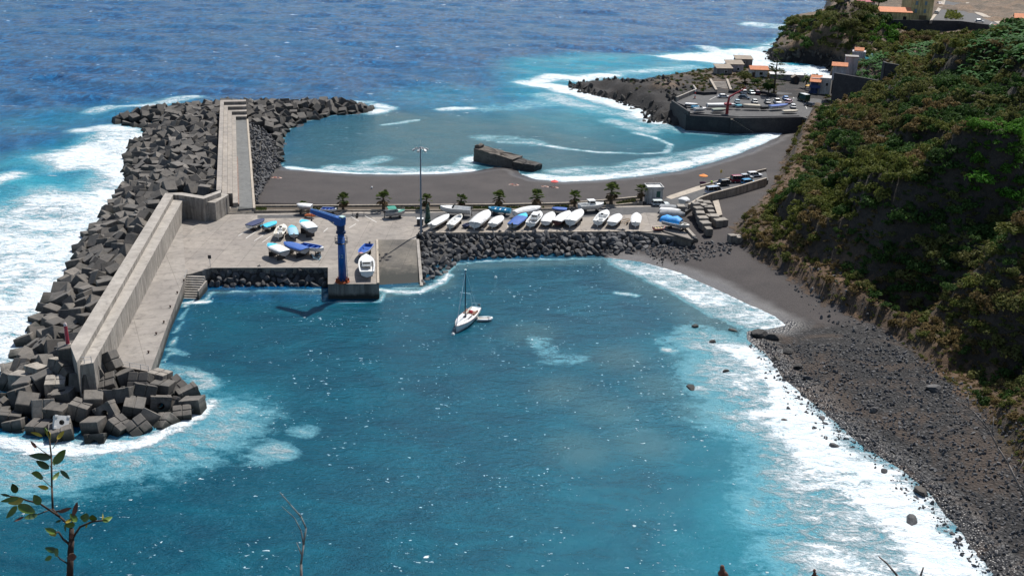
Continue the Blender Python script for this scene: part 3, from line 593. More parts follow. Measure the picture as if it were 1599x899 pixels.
# steps dock -> far arm road
sp=empty('wide_steps',(O.x,O.y,ZD),0,'wide low concrete steps between apron and breakwater road','stairs'); sb=Vector(sp.location)
for k in range(5):
    mb=MB(); l=W(336+5*k,334-2.0*k,ZD+.18*k); r=W(396,333-1.9*k,ZD+.18*k)
    bk=O.y+.5
    mb.prism([(l.x-sb.x,l.y-sb.y),(r.x-sb.x,r.y-sb.y),(r.x-sb.x-.1,bk-sb.y+.002*k),(l.x-sb.x-1,bk-sb.y+.002*k)],-1.0-.01*k,.18*(k+1)); mb.build('step',M_SIDEW if k%2 else M_WALL,sp)
# promenade planter walls and beds
GR=foliage('short_grass',(.07,.10,.03),(.11,.10,.045),0)
M_SOIL=multi('planting_soil',[(.3,(.05,.04,.03)),(.7,(.10,.075,.05))],.8,.95,.05)
pb=[(397,324),(530,323.5),(656,322.8),(780,322),(884,319.8),(940,315.5),(1003,309.5)]; pf=[(397,330.8),(530,330.2),(656,329.6),(780,329),(884,327),(940,323.5),(1003,317.5)]
def walls(name,pts,z0,h,wd,mat,label,cat='wall',z=ZD):
    mb=MB(); P=PX(pts,z)
    for i in range(len(P)-1):
        a=Vector((*P[i],0));b=Vector((*P[i+1],0)); d=(b-a); L=d.length+.02; mb.box(((a.x+b.x)/2,(a.y+b.y)/2,(z0+z+h)/2),(L,wd,z+h-z0+.004*i),math.atan2(d.y,d.x))
    return tag(mb.build(name,mat),label,cat)
walls('promenade_wall',pb,-.5,.55,.45,M_SIDEW,'long pale wall between the black beach and palm beds','wall')
walls('planter_wall',pf,2,.35,.35,M_SIDEW,'low pale kerb wall between palm beds and asphalt','wall')
P1=PX(pb,ZD)+PX(pf[::-1],ZD); mb=MB(); mb.prism(P1,1.5,ZD+.12); tag(mb.build('planting_bed',M_SOIL),kind='structure')
palms=[(474,328),(536,328),(599,327.5),(666,327),(720,326),(779,326),(838,325.5),(897,323.5),(954,319),(1001,313.5)]
gv=[];gf=[]
for i in range(len(palms)-1):
    x0=palms[i][0]+9; x1=palms[i+1][0]-9
    for k in range(260):
        t=rnd.random(); px=x0+(x1-x0)*t; py=palms[i][1]+(palms[i+1][1]-palms[i][1])*t-.4+rnd.uniform(-2.0,1.8)
        if vnoise(np.array([px*.05]),np.array([0.]),3)[0]<.28: continue
        p=W(px,py,ZD+.12); a=rnd.uniform(0,6.3); h=rnd.uniform(.15,.4); s=.22
        b=len(gv); gv+=[(p.x-s*math.cos(a),p.y-s*math.sin(a),p.z),(p.x+s*math.cos(a),p.y+s*math.sin(a),p.z),(p.x+s*.6*math.cos(a)+.1,p.y+s*.6*math.sin(a),p.z+h),(p.x-s*.6*math.cos(a),p.y-s*.6*math.sin(a)+.1,p.z+h)]; gf.append((b,b+1,b+2,b+3))
for k in range(300):
    p=W(rnd.uniform(399,416),rnd.uniform(325,330),ZD+.12); a=rnd.uniform(0,6.3);s=.2;b=len(gv);gv+=[(p.x-s*math.cos(a),p.y-s*math.sin(a),p.z),(p.x+s*math.cos(a),p.y+s*math.sin(a),p.z),(p.x+.1,p.y,p.z+.3),(p.x-.1,p.y,p.z+.3)]; gf.append((b,b+1,b+2,b+3))
tag(npobj('grass',np.array(gv),np.array(gf),GR),'short yellow green grass in the beds between palms','grass',kind='stuff')
for i,x in enumerate([397,418,462,486,524,548,589,610,655,676,711,732,770,790,829,848,889,907,945,963,992]):
    pass
# palms
M_TRUNK=multi('palm_trunk',[(.3,(.07,.05,.035)),(.7,(.15,.11,.075))],2,.9,.05)
M_FROND=foliage('palm_frond',(.06,.10,.025),(.12,.15,.045),.15); M_DEAD=foliage('dead_frond',(.12,.085,.045),(.17,.12,.07),.1)
def frondmb(r,seed,dead=False):
    q=random.Random(seed); mb=MB()
    for k in range(13 if dead else 26):
        a=q.uniform(0,6.283); e=q.uniform(-1.1,-.5) if dead else q.uniform(-.35,1.35)
        L=r*q.uniform(.8,1.1); d=Vector((math.cos(a)*math.cos(e),math.sin(a)*math.cos(e),math.sin(e))); s=Vector((-math.sin(a),math.cos(a),0)); u=d.cross(s)
        c=d*L*.5
        mb.tube((0,0,0),c,.03,.02,4)
        for j in range(9):      # fan blades
            t=(j-4)/4*1.15; w=(d*math.cos(t)+s*math.sin(t)); ln=L*.55*(1-.25*abs(t)); tip=c+w*ln-Vector((0,0,.16*ln)); sd=(s*math.cos(t)-d*math.sin(t))*.07*r
            mb.add([c,c+w*ln*.5+sd-u*.02,tip,c+w*ln*.5-sd+u*.02],[(0,1,2,3)])
    return mb
PF=[frondmb(1.75,k).mesh('crown',M_FROND) for k in range(4)]; PDm=[frondmb(1.55,k+50,True).mesh('dead_skirt',M_DEAD) for k in range(3)]
tm=MB(); tm.path([(0,0,0),(.05,0,.7),(.03,.03,1.5),(0,0,2.3)],[.32,.27,.22,.17],8); TM=tm.mesh('trunk',M_TRUNK)
PL=['palm in the promenade bed under the tip of the blue jib','palm in the promenade bed straight behind the crane head','palm in the bed behind the green canopied boat','palm half hidden behind the tall lamp mast','palm behind the big white motor boat with folded top','palm behind the small cyan open boat','palm behind the long tarp covered boat','palm in the bed right of the flat blue boat cover','tallest shaggiest palm, standing beyond the white cabin boat','palm beside the small white flat roofed hut']
for i,(px,py) in enumerate(palms):
    s=[.8,1.15,1.3,1.05,1.0,1.25,1.3,1.15,1.5,1.15][i]; p=W(px,py,ZD+.12); t=empty('palm_tree',p,rnd.uniform(0,6),PL[i],'palm tree','palms in a row along the promenade'); t.scale=(s,s,s*(.7 if i==0 else .95))
    for nm,me,z in(('trunk',TM,0),('crown',PF[i%4],2.3),('dead_skirt',PDm[i%3],2.15)):
        o=bpy.data.objects.new(nm,me); link(o); o.parent=t; o.location=(0,0,z); o.rotation_euler=(0,0,rnd.uniform(0,6))
# beige parapet beside the access road and the road itself
rdp=[(1030,322),(1046,333),(1072,330),(1098,312),(1183,288),(1200,281),(1196,268),(1140,280),(1088,291),(1046,305),(1036,313)]
mb=MB(); mb.prism(PX(rdp,3.2),1,3.2); tag(mb.build('access_road',M_ASPH),kind='structure')
mb=MB(); mb.prism(PX([(1040,308),(1046,305),(1088,291),(1118,284),(1128,286),(1092,297),(1048,311)],3.215),3.0,3.215); tag(mb.build('pavement',M_SIDEW),kind='structure')
walls('parapet_wall',[(1075,326),(1092,315),(1108,309),(1150,298),(1196,284)],1,1.1,.5,M_SIDEW,'cream parapet wall curving along the access road','wall',3.2)
walls('beach_kerb',[(1094,292),(1125,284),(1150,277),(1196,266)],1,.5,.4,M_SIDEW,'low pale kerb between black beach and access road','kerb',3.2)
mb=MB(); mb.prism(PX([(1113,314),(1122,312),(1128,335),(1121,337)],3.05),2,3.05); tag(mb.build('concrete_path',M_SIDEW),kind='structure')
# ruined stepped blocks
CUB=[(1086,322,5),(1090,329,4.6),(1093,336,4.2),(1097,344,3.8),(1101,352,3.4),(1106,361,3.2),(1103,320,4.6),(1106,327,4.3),(1110,334,3.9),(1115,341,3.7),(1121,348,3.4),(1063,326,4.9),(1108,341,3.6),(1143,372,3.2),(1153,374,3.0),(1092,318,4.9),(1098,324,4.5),(1127,347,3.3)]
for i,(px,py,z) in enumerate(CUB):
    mb=MB(); mb.bbox((0,0,0),(rnd.uniform(1.5,2.3),rnd.uniform(1.6,2.4),1.7),.08,rnd.uniform(-.25,.25)+.2)
    o=mb.build('concrete_block',M_BLOCK2,loc=W(px,py,z-.6)); tag(o,'worn tan concrete block in the stepped row east of the parked boats' if i<11 or i>14 else ['square grey block topped by a pale round cover','dark block standing between the two stepped rows','left of two tan blocks at the edge of the dry grass','right of two tan blocks at the edge of the dry grass'][i-11],'block','ruined stepped blocks near the access road' if i<11 or i>14 else None)
mb=MB(); a=W(1060,345,3.2);b=W(1084,372,3.0); d=b-a; mb.box((a+b)/2,(d.length,.7,.9),math.atan2(d.y,d.x)); tag(mb.build('retaining_beam',M_BLOCK2),'pale concrete beam slanting beside the blue tarped boat','wall')
mb=MB(); a=W(1022,358,ZD);b=W(1082,376,ZD); d=b-a; mb.box((a+b)/2+Vector((0,0,.0)),(d.length,.5,.6),math.atan2(d.y,d.x)); tag(mb.build('retaining_beam',M_BLOCK),'dark low wall at the boulder edge below tarped boats','wall')
# ------------------------------------------------ boulders
def rockmesh(seed,mat,planes=11,sub=2):
    import bmesh
    bm=bmesh.new(); bmesh.ops.create_icosphere(bm,subdivisions=sub,radius=1); q=random.Random(seed)
    for k in range(planes):
        n=Vector((q.gauss(0,1),q.gauss(0,1),q.gauss(0,1))).normalized(); dd=q.uniform(.45,.74)
        for v in bm.verts:
            s=v.co.dot(n)
            if s>dd: v.co-=n*(s-dd)
    sc=Vector((q.uniform(.9,1.25),q.uniform(.75,1.05),q.uniform(.6,.85)))
    for v in bm.verts: v.co=Vector((v.co.x*sc.x,v.co.y*sc.y,v.co.z*sc.z))*(1+q.uniform(-.03,.03))
    me=bpy.data.meshes.new('boulder'); bm.to_mesh(me); bm.free(); me.materials.append(mat); return me
RK=[rockmesh(k,M_BASALT) for k in range(9)]
RKD=[rockmesh(k+30,M_BASALTD) for k in range(5)]
def poisson(poly,sp,n=6000,seed=1,dens=None):
    q=random.Random(seed); xs_=[p[0] for p in poly]; ys_=[p[1] for p in poly]; cell={}; out=[]
    pts=np.array([(q.uniform(min(xs_),max(xs_)),q.uniform(min(ys_),max(ys_))) for _ in range(n)]); pts=pts[inside(pts[:,0],pts[:,1],poly)]
    for x,y in pts:
        s=sp if not dens else sp*dens(x,y); ci,cj=int(x//sp),int(y//sp); ok=True
        for i in range(ci-2,ci+3):
            for j in range(cj-2,cj+3):
                for (a,b) in cell.get((i,j),()):
                    if (a-x)**2+(b-y)**2<s*s: ok=False;break
                if not ok:break
            if not ok:break
        if ok: cell.setdefault((ci,cj),[]).append((x,y)); out.append((x,y))
    return out
def joinstuff(name,items,mat,smooth=False):
    "items: (mesh, Matrix) merged into one mesh"
    V=[];F=[];b=0
    for me,Mx in items:
        n=len(me.vertices); co=np.empty(n*3,dtype=np.float32); me.vertices.foreach_get('co',co); co=co.reshape(-1,3)
        Ma=np.array(Mx); V.append(co@Ma[:3,:3].T+Ma[:3,3])
        nf=len(me.polygons); k=me.polygons[0].loop_total; li=np.empty(nf*k,dtype=np.int32)
        me.loops.foreach_get('vertex_index',li); F.append(li.reshape(nf,k)+b); b+=n
    return npobj(name,np.concatenate(V),np.concatenate(F),mat,smooth)
def rmat(p,s,q,sq=(1,1,1)):
    from mathutils import Euler
    return Matrix.LocRotScale(Vector(p),Euler((q.uniform(0,6.3),q.uniform(0,6.3),q.uniform(0,6.3))),Vector((s*sq[0],s*sq[1],s*sq[2])))
def slope_poly(crest,toe,zc=ZD-.3,zt=-.4):
    c=PX(crest,zc); t=PX(toe,zt); return c+t[::-1],c,t
def place_rocks(poly,c,t,sp,size,zc,zt,seed,label,group,indiv,extra_core=True):
    pts=poisson(poly,sp,9000,seed); q=random.Random(seed); st=[]; cnt=0
    pts.sort(key=lambda p:p[1])
    X_=np.array([p[0] for p in pts]);Y_=np.array([p[1] for p in pts]); dc=segdist(X_,Y_,c); dt=segdist(X_,Y_,t); f=dt/(dc+dt+1e-6)
    for (x,y),g in zip(pts,f):
        z=zt+(zc-zt)*g; s=q.uniform(*size); Mx=rmat((x,y,z+.15*s),s,q); me=q.choice(RK)
        if cnt<indiv:
            o=bpy.data.objects.new('boulder',me); link(o); o.matrix_world=Mx; tag(o,label,'boulder',group); cnt+=1
        else: st.append((me,Mx))
    return st
def core(name,c,t,zc,zt,mat,label,cat='embankment'):
    v=[(x,y,zc) for x,y in c]+[(x,y,zt-.5) for x,y in t]; n=len(c); mb=MB(); mb.add(v,[(i,n+i,n+i+1,i+1) for i in range(n-1)]); return tag(mb.build(name,mat),kind='structure')
stf=[]
cr=[(330,419),(390,419),(450,419),(511,419)]; to=[(330,452),(390,450),(450,449),(511,449)]
poly,c,t=slope_poly(cr,to); core('boulder_bank',c,t,2.3,-.6,M_BASALTD,'')
stf+=place_rocks(poly,c,t,.95,(.75,1.2),2.1,-.3,5,'dark basalt boulder on the bank between quay stairs and crane pier','boulders left of the crane pier',95)
cr=[(655,366),(700,364),(770,363),(840,362.5),(900,362),(960,362),(1020,363),(1060,370),(1086,376)]; to=[(659,447),(697,428),(712,411),(770,404.5),(860,403),(930,402),(985,402),(1040,398),(1075,388)]
poly,c,t=slope_poly(cr,to); core('boulder_bank',c,t,2.5,-.6,M_BASALTD,'')
stf+=place_rocks(poly,c,t,1.02,(.75,1.3),2.6,-.3,6,'grey basalt boulder on the bank below the row of parked boats','boulders below the parked boats',205)
# rubble on the inner side of the far arm
rub=[loc(-.5,-.8),loc(Lf+1,-.8)]+PX([(424,214),(436,232),(437,262)],0)+PX([(430,268)],1)+PX([(408,300),(402,312)],2.7)
pts=poisson(rub,.85,9000,9); q=random.Random(9)
l0=[loc(0,-.5),loc(Lf,-.5)]
X_=np.array([p[0] for p in pts]);Y_=np.array([p[1] for p in pts]); dc=segdist(X_,Y_,l0); dw=segdist(X_,Y_,PX([(424,214),(436,232),(438,262)],0))
for (x,y),a,b in zip(pts,dc,dw): 
    z=.1+3.3*b/(a+b+.01); z=max(z,.3) ; stf.append((q.choice(RK),rmat((x,y,z),q.uniform(.5,.85),q,(1,1,.8))))
rb=MB(); r1=[loc(-1,-.3),loc(Lf*.33,-.3),loc(Lf*.66,-.3),loc(Lf+2,-.3)]; r2=[*PX([(402,312)],2.5),*PX([(437,264)],.2),*PX([(436,232)],-.4),*PX([(424,208)],-.6)]
rb.add([(x,y,3.3) for x,y in r1]+[(r2[0][0],r2[0][1],2.4),(r2[1][0],r2[1][1],.2),(r2[2][0],r2[2][1],-.6),(r2[3][0],r2[3][1],-.6)],[(i,i+1,5+i,4+i) for i in range(3)]); tag(rb.build('boulder_bank',M_BASALTD),kind='structure')
# scattered stones on and below the second beach
for (poly,n,sz,zz) in [(PX([(1010,385),(1060,372),(1150,378),(1140,392),(1075,400),(1030,402)],2),260,(.25,.7),None),(PX([(1230,430),(1290,420),(1400,520),(1440,560),(1360,560),(1300,500)],3),240,(.2,.6),None),
    (PX([(1165,525),(1260,530),(1400,545),(1520,610),(1620,720),(1640,960),(1580,940),(1500,840),(1400,740),(1300,660),(1220,590)],1.5),5200,(.10,.42),None),
    (PX([(1200,575),(1260,618),(1350,700),(1440,762),(1500,820),(1560,899),(1530,899),(1470,835),(1410,775),(1320,708),(1230,640),(1190,585)],0),260,(.15,.5),None)]:
    q=random.Random(n); xs_=[p[0] for p in poly]; ys_=[p[1] for p in poly]; P_=np.array([(q.uniform(min(xs_),max(xs_)),q.uniform(min(ys_),max(ys_))) for _ in range(n*3)]); P_=P_[inside(P_[:,0],P_[:,1],poly)][:n]
    G_=ground(P_[:,0],P_[:,1])[0]
    for (x,y),g in zip(P_,G_):
        s=sz[0]+(sz[1]-sz[0])*q.random()**3; stf.append((q.choice(RK),rmat((x,y,max(g,-.1)+s*.2),s,q,(1,1,.75))))
tag(joinstuff('stones',stf,M_BASALT),'loose dark basalt stones and cobbles along the shores','stones',kind='stuff')
BIG=[(1186,521,1.9,'flat black boulder where the sand meets the surf'),(1205,527,1.2,'dark boulder just right of the flat black one'),(1086,509,.85,'dark rock awash nearest the sandy swash'),(1145,516,.75,'small dark rock in the foam left of the flat black boulder'),(1112,534,.8,'brown rock awash among thin foam'),(1133,580,.7,'lone dark rock in the white surf edge'),(1078,606,.9,'brown rock with foam on its right side'),(1457,606,1.6,'large slanted grey boulder resting high on the cobbles'),(1437,766,1.35,'large black boulder on the edge of the bright surf'),(1423,812,1.2,'dark rounded boulder standing alone in the white foam'),(1302,696,.85,'dark rock poking from the surf below the cobbles'),(1245,572,1.0,'round boulder near the upper end of the cobbles'),(1262,590,.8,'small boulder at the surf line by the upper cobbles'),(1224,655,.5,'tiny rock isolated in the broad foam'),(1283,652,.75,'dark rock touching the foam edge'),(1365,640,1.0,'dark boulder in the middle of the cobble beach'),(1380,738,.9,'low rock at the foam edge beside the black boulder'),(1230,548,1.1,'boulder among the brown weedy rocks'),(1212,560,1.0,'black rock at the head of the surf'),(1320,448,.9,'pale stone below the dry grass bank'),(1262,408,1.0,'grey stone in dry grass near the sand')]
for px,py,s,lb in BIG:
    z=max(gz(*W2(px,py,0)),-.1)
    for _ in range(3): z=max(gz(*W2(px,py,z)),-.1)
    p=W(px,py,z+.1*s); q=random.Random(px); o=bpy.data.objects.new('boulder',q.choice(RKD if px<1250 or px==1437 else RK)); link(o)
    from mathutils import Euler
    o.matrix_world=Matrix.LocRotScale(p,Euler((q.uniform(-.3,.3),q.uniform(-.3,.3),q.uniform(0,6))),Vector((s*1.25,s*.95,s*.85))); tag(o,lb,'boulder')
# ------------------------------------------------ armour cubes of the breakwater
def grv(seed):
    "cube with crossed grooves"
    mb=MB(); s=.5; g=.045
    mb.box((0,0,0),(.9,.9,.9))
    for sx in(-1,1):
        for sy in(-1,1):
            mb.bbox((sx*.265,sy*.265,0),(.47,.47,1.0),.02)
    return mb
def holed():
    mb=MB(); n=16; r=.19; out=[]; 
    def sq(a):
        c,s=math.cos(a),math.sin(a); k=.5/max(abs(c),abs(s)); return (c*k,s*k)
    for z in(-.4,.4):
        for i in range(n): a=2*math.pi*(i+.5)/n; out.append((*sq(a),z))
        for i in range(n): a=2*math.pi*(i+.5)/n; out.append((r*math.cos(a),r*math.sin(a),z))
    fs=[]
    for i in range(n):
        j=(i+1)%n; fs+=[(i,n+i,n+j,j)[::-1],(2*n+i,3*n+i,3*n+j,2*n+j),(i,j,2*n+j,2*n+i),(n+i,3*n+i,3*n+j,n+j)]
    mb.add(out,fs)
    for sx in(-1,1):
        for sy in(-1,1): mb.bbox((sx*.42,sy*.42,0),(.2,.2,.92),.02)
    return mb
def cubeM(seed):
    q=random.Random(seed); mb=MB(); mb.bbox((0,0,0),(1,1,1),.035)
    v=[]
    for (x,y,z) in mb.v: v.append((x+q.uniform(-.012,.012),y+q.uniform(-.012,.012),z+q.uniform(-.012,.012)))
    mb.v=v; return mb
CU=[cubeM(k).mesh('concrete_cube',M_BLOCK) for k in range(3)]; GV=grv(0).mesh('grooved_block',M_BLOCK); HO=holed().mesh('holed_block',M_BLOCK)
GVp=GV.copy(); GVp.materials[0]=M_BLOCK2; HOp=HO.copy(); HOp.materials[0]=M_BLOCK2; CUp=CU[0].copy(); CUp.materials[0]=M_BLOCK2
inner=PX([(119,571),(111,540),(258,301),(284,300),(318,306),(342,297)],6)+[loc(Lf+12.5,wd+rd+.3),loc(Lf+12.5,-1)]
mound=PX(BW_OUT[3:],0)+[loc(Lf+6,-1.5)][:0]+PX([(432,214),(424,206)],0)+[loc(Lf-2,-1),loc(Lf+12.5,-1),loc(Lf+12.5,wd+rd+.6),loc(8,wd+rd+.6)]+PX([(320,304),(284,298),(256,299),(109,541)],5)+PX([(119,573),(146,568),(232,582)],3)+PX([(262,606),(296,610),(308,628),(303,648),(262,668)],0)
BO=PX(BW_OUT,0)
def mh(x,y):
    d=segdist(x,y,BO); base=np.where(y<150,.42,np.where(x<-62,.40,.34)); cap=np.where((y<146)&(x>-60),2.3,np.where(y>322,2.7,5.0)); return np.minimum(-.6+base*d,cap)
gx=np.arange(-110,-25,1.5); gy=np.arange(120,372,1.5); GX,GY=np.meshgrid(gx,gy); ins=sdist(GX,GY,mound)>-1.0
GZ=mh(GX,GY)-1.1+.3*fbm(GX,GY,5,2,3); ii=np.arange(GX.size).reshape(GX.shape); f=np.stack([ii[:-1,:-1],ii[:-1,1:],ii[1:,1:],ii[1:,:-1]],-1)[ins[:-1,:-1]&ins[1:,1:]]
tag(npobj('breakwater_core',np.stack([GX.ravel(),GY.ravel(),GZ.ravel()],1),f,M_BASALTD,False),kind='structure')
pts=poisson(mound,2.35,34000,21); pts.sort(key=lambda p:p[1]); q=random.Random(4); bl=[]
X_=np.array([p[0] for p in pts]);Y_=np.array([p[1] for p in pts]); HZ=mh(X_,Y_); DD=segdist(X_,Y_,BO)
wallp=PX([(112,541),(258,301)],8.2)
from mathutils import Euler
cnt=0;stf=[];nb=0
for (x,y),h,d in zip(pts,HZ,DD):
    tip=(y<146); far=(y>325 and x>-86)
    s=q.uniform(2.5,3.05) if tip else q.uniform(2.15,3.05)
    if far: s*=1.0
    til=.30 if tip else .85
    e=Euler((q.gauss(0,til),q.gauss(0,til),q.uniform(0,6.3)))
    if tip and q.random()<.5: e=Euler((q.choice([0,1.3,1.57])+q.gauss(0,.25),q.gauss(0,.25),q.gauss(0,.3)))
    Mx=Matrix.LocRotScale(Vector((x,y,h+.15+q.uniform(-.3,.35))),e,Vector((s,s*q.uniform(.92,1.05),s*q.uniform(.85,1.0))))
    if tip or (y<160 and q.random()<.5):
        k=q.random(); me=GV if k<.62 else (HO if k<.84 else CU[0]); nm='grooved_block' if k<.62 else ('holed_block' if k<.84 else 'concrete_cube')
        if q.random()<.15: me={GV:GVp,HO:HOp,CU[0]:CUp}[me]
        zone=('%s at the seaward tip of the quay'%{'grooved_block':'weathered concrete block with crossed grooves, piled','holed_block':'weathered concrete block with a round hole, piled','concrete_cube':'plain dark concrete cube, piled'}[nm],'armour blocks at the tip: '+nm.replace('_',' '))
    else:
        me=q.choice(CU) if q.random()<.8 or not far else CUp; nm='concrete_cube'
        if far and q.random()<.45: me=CUp
        if y<225: zone=('grey concrete cube piled outside the near parapet wall','cubes outside the near wall')
        elif far: zone=('flat grey concrete cube on the low hook beyond the terrace end','cubes of the hooked end')
        else: zone=('grey concrete cube piled left of the long terraces','cubes left of the terraces')
    if cnt<330 or nm!='concrete_cube':
        o=bpy.data.objects.new(nm,me); link(o); o.matrix_world=Mx; tag(o,zone[0],'block' if nm!='concrete_cube' else 'cube',zone[1]); cnt+= (nm=='concrete_cube') 
        if cnt>=298: cnt=10**6
    else: stf.append((CU[0],Mx)); nb+=1
print('cubes',len(pts),'stuff',len(stf))
if stf: 
    V=[];F=[];b=0
    for me,Mx in stf:
        for v in me.vertices: V.append(Mx@v.co)
        F+=[tuple(b+i for i in p.vertices) for p in me.polygons]; b+=len(me.vertices)
    mb=MB(); mb.v=V; mb.f=F; mb.m=[0]*len(F); tag(mb.build('concrete_cubes',M_BLOCK),'many farther grey concrete cubes heaped round the breakwater end','cubes',kind='stuff')
o=bpy.data.objects.new('holed_block',HO.copy()); o.data.materials[0]=paint('white_block',(.62,.60,.57),.8,.2,2,.02); link(o); o.matrix_world=Matrix.LocRotScale(W(95,660,1.9),Euler((1.0,.3,.5)),Vector((1.9,1.9,1.6))); tag(o,'bright whitish block with a round hole low at the tip','block')
# red post on its own block
o=bpy.data.objects.new('concrete_cube',CU[1]); link(o); p=W(108,552,6.3); o.matrix_world=Matrix.LocRotScale(p,Euler((0,0,.4)),Vector((3,3,3))); tag(o,'level grey cube carrying the red light post','cube')
rp=empty('light_post',p+Vector((0,0,1.5)),0,'red harbour light post with pale cap at the breakwater tip','post')
mb=MB(); mb.tube((0,0,0),(0,0,3.0),.28,.24,12); mb.build('post',paint('red_paint',(.36,.02,.045),.5,.15),rp); mb=MB(); mb.tube((0,0,3.0),(0,0,3.35),.26,.2,12); mb.tube((0,0,3.35),(0,0,3.5),.12,.1,8); mb.build('lamp_cap',paint('pale_cap',(.6,.5,.48),.5),rp); mb=MB(); mb.tube((0,0,0),(0,0,.12),.5,.45,12); mb.build('base_plate',M_WALL,rp)
# railing across the tip
gal=paint('galvanised',(.45,.46,.46),.4)
def rail(pts,label,h=1.0):
    r=empty('railing',pts[0],0,label,'railing'); b=Vector(pts[0]); mb=MB(); m2=MB()
    for i,p in enumerate(pts):
        p=Vector(p)-b; mb.tube(p,p+Vector((0,0,h)),.045,n=6)
        if i:
            q_=Vector(pts[i-1])-b
            for z in(h*.95,h*.5): m2.tube(q_+Vector((0,0,z)),p+Vector((0,0,z)),.03,n=5)
    mb.build('posts',gal,r); m2.build('rails',gal,r)
rail([W(122,566,7.2),W(132,567,7.2),W(143,566,7.2)],'short railing across the end of the inner parapet')
rail([W(170,568,3),W(186,572,3),W(203,575,3),W(220,578,3),W(232,580,3)],'thin metal railing across the tip end of the quay')
for i,(px,py) in enumerate([(289,440),(279,459),(268,481),(258,505),(246,523),(234,552)]):
    b=empty('bollard',W(px-2,py-1,ZD),0,'small rusty mooring bollard on the quay edge','bollard','bollards on the quay edge')
    mb=MB(); mb.tube((0,0,0),(0,0,.28),.12,.1,10); mb.build('stem',paint('rusty_iron',(.07,.035,.025),.8,.3),b); mb=MB(); mb.tube((0,0,.28),(0,0,.4),.19,.16,10); mb.build('head',paint('rusty_iron',(.07,.035,.025),.8,.3),b)
sg=empty('small_sign',W(328.5,417,ZD),0,'small dark square sign on a post at the quay corner','sign'); mb=MB(); mb.tube((0,0,0),(0,0,2.4),.05,n=6); mb.build('pole',gal,sg); mb=MB(); mb.box((0,-.06,2.1),(.62,.05,.72)); mb.build('plate',paint('dark_plate',(.03,.03,.035),.5),sg)
# old masonry ruin in the bay
ru=empty('ruined_jetty',W(770,262,0),0,'weathered masonry remnant of a jetty at the water edge','ruin'); rb_=Vector(ru.location)
def rough_block(pl,z0,z1s,mat,par,name,seed):
    P=[Vector((x,y,0))-Vector((rb_.x,rb_.y,0)) for x,y in pl]; n=len(P); nz=7; q=random.Random(seed)
    # perimeter subdiv
    pe=[];ph=[]
    for i in range(n):
        a,b=P[i],P[(i+1)%n]; m=max(2,int((b-a).length/.9))
        for k in range(m): t=k/m; pe.append(a.lerp(b,t)); ph.append(z1s[i]*(1-t)+z1s[(i+1)%n]*t)
    cx=sum((p for p in pe),Vector())/len(pe); vs=[];N_=len(pe)
    for j in range(nz+1):
        for i,p in enumerate(pe):
            z=z0+(ph[i]-z0)*j/nz; r=1+.02*(nz-j)/nz; w=q.uniform(-.16,.16); d=(p-cx).normalized()
            vs.append((cx.x+(p.x-cx.x)*r+d.x*w,cx.y+(p.y-cx.y)*r+d.y*w,z+q.uniform(-.15,.15)))
    for t in(.7,.35):
        for i,p in enumerate(pe): vs.append((cx.x+(p.x-cx.x)*t,cx.y+(p.y-cx.y)*t,ph[i]*t+(1-t)*(sum(ph)/N_)+q.uniform(-.2,.2)))
    vs.append((cx.x,cx.y,sum(ph)/N_)); fs=[]
    for j in range(nz+2):
        for i in range(N_): k=(i+1)%N_; fs.append((j*N_+i,j*N_+k,(j+1)*N_+k,(j+1)*N_+i))
    t0=(nz+2)*N_; 
    for i in range(N_): fs.append((t0+i,t0+(i+1)%N_,t0+N_))
    mb=MB(); mb.add(vs,fs); return mb.build(name,mat,par)
M_RUIN=multi('weathered_masonry',[(.25,(.06,.052,.045)),(.55,(.13,.11,.09)),(.8,(.19,.165,.135))],.35,.9,.15,2.2)
z1=3.4
A=W(740,252,0);B=W(800,263,0); Ct=W2(740,232,3.6)
dirx=(B-A).normalized(); nrm=Vector((-dirx.y,dirx.x,0))
pl=[(A.x,A.y),(B.x,B.y),tuple((B+nrm*5.0)[:2]),tuple((A+nrm*4.2)[:2])]
rough_block(pl,-1.5,[3.8,2.5,2.6,4.0],M_RUIN,ru,'main_block',1)
A2=B+dirx*.5-nrm*.6; B2=W(834,268,0); pl=[(A2.x,A2.y),(B2.x,B2.y),tuple((B2+nrm*4)[:2]),tuple((A2+nrm*4.6)[:2])]
rough_block(pl,-1.5,[2.0,1.7,1.5,2.3],M_BASALTD,ru,'broken_end',2)
pl=[(A.x+.2,A.y+.3),(A.x+1.5,A.y+.2),tuple((A+nrm*3+dirx*1.3)[:2]),tuple((A+nrm*3+dirx*.2)[:2])]; rough_block(pl,2.6,[4.7,4.5,4.6,4.8],M_RUIN,ru,'corner_stub',3)
mb=MB(); 
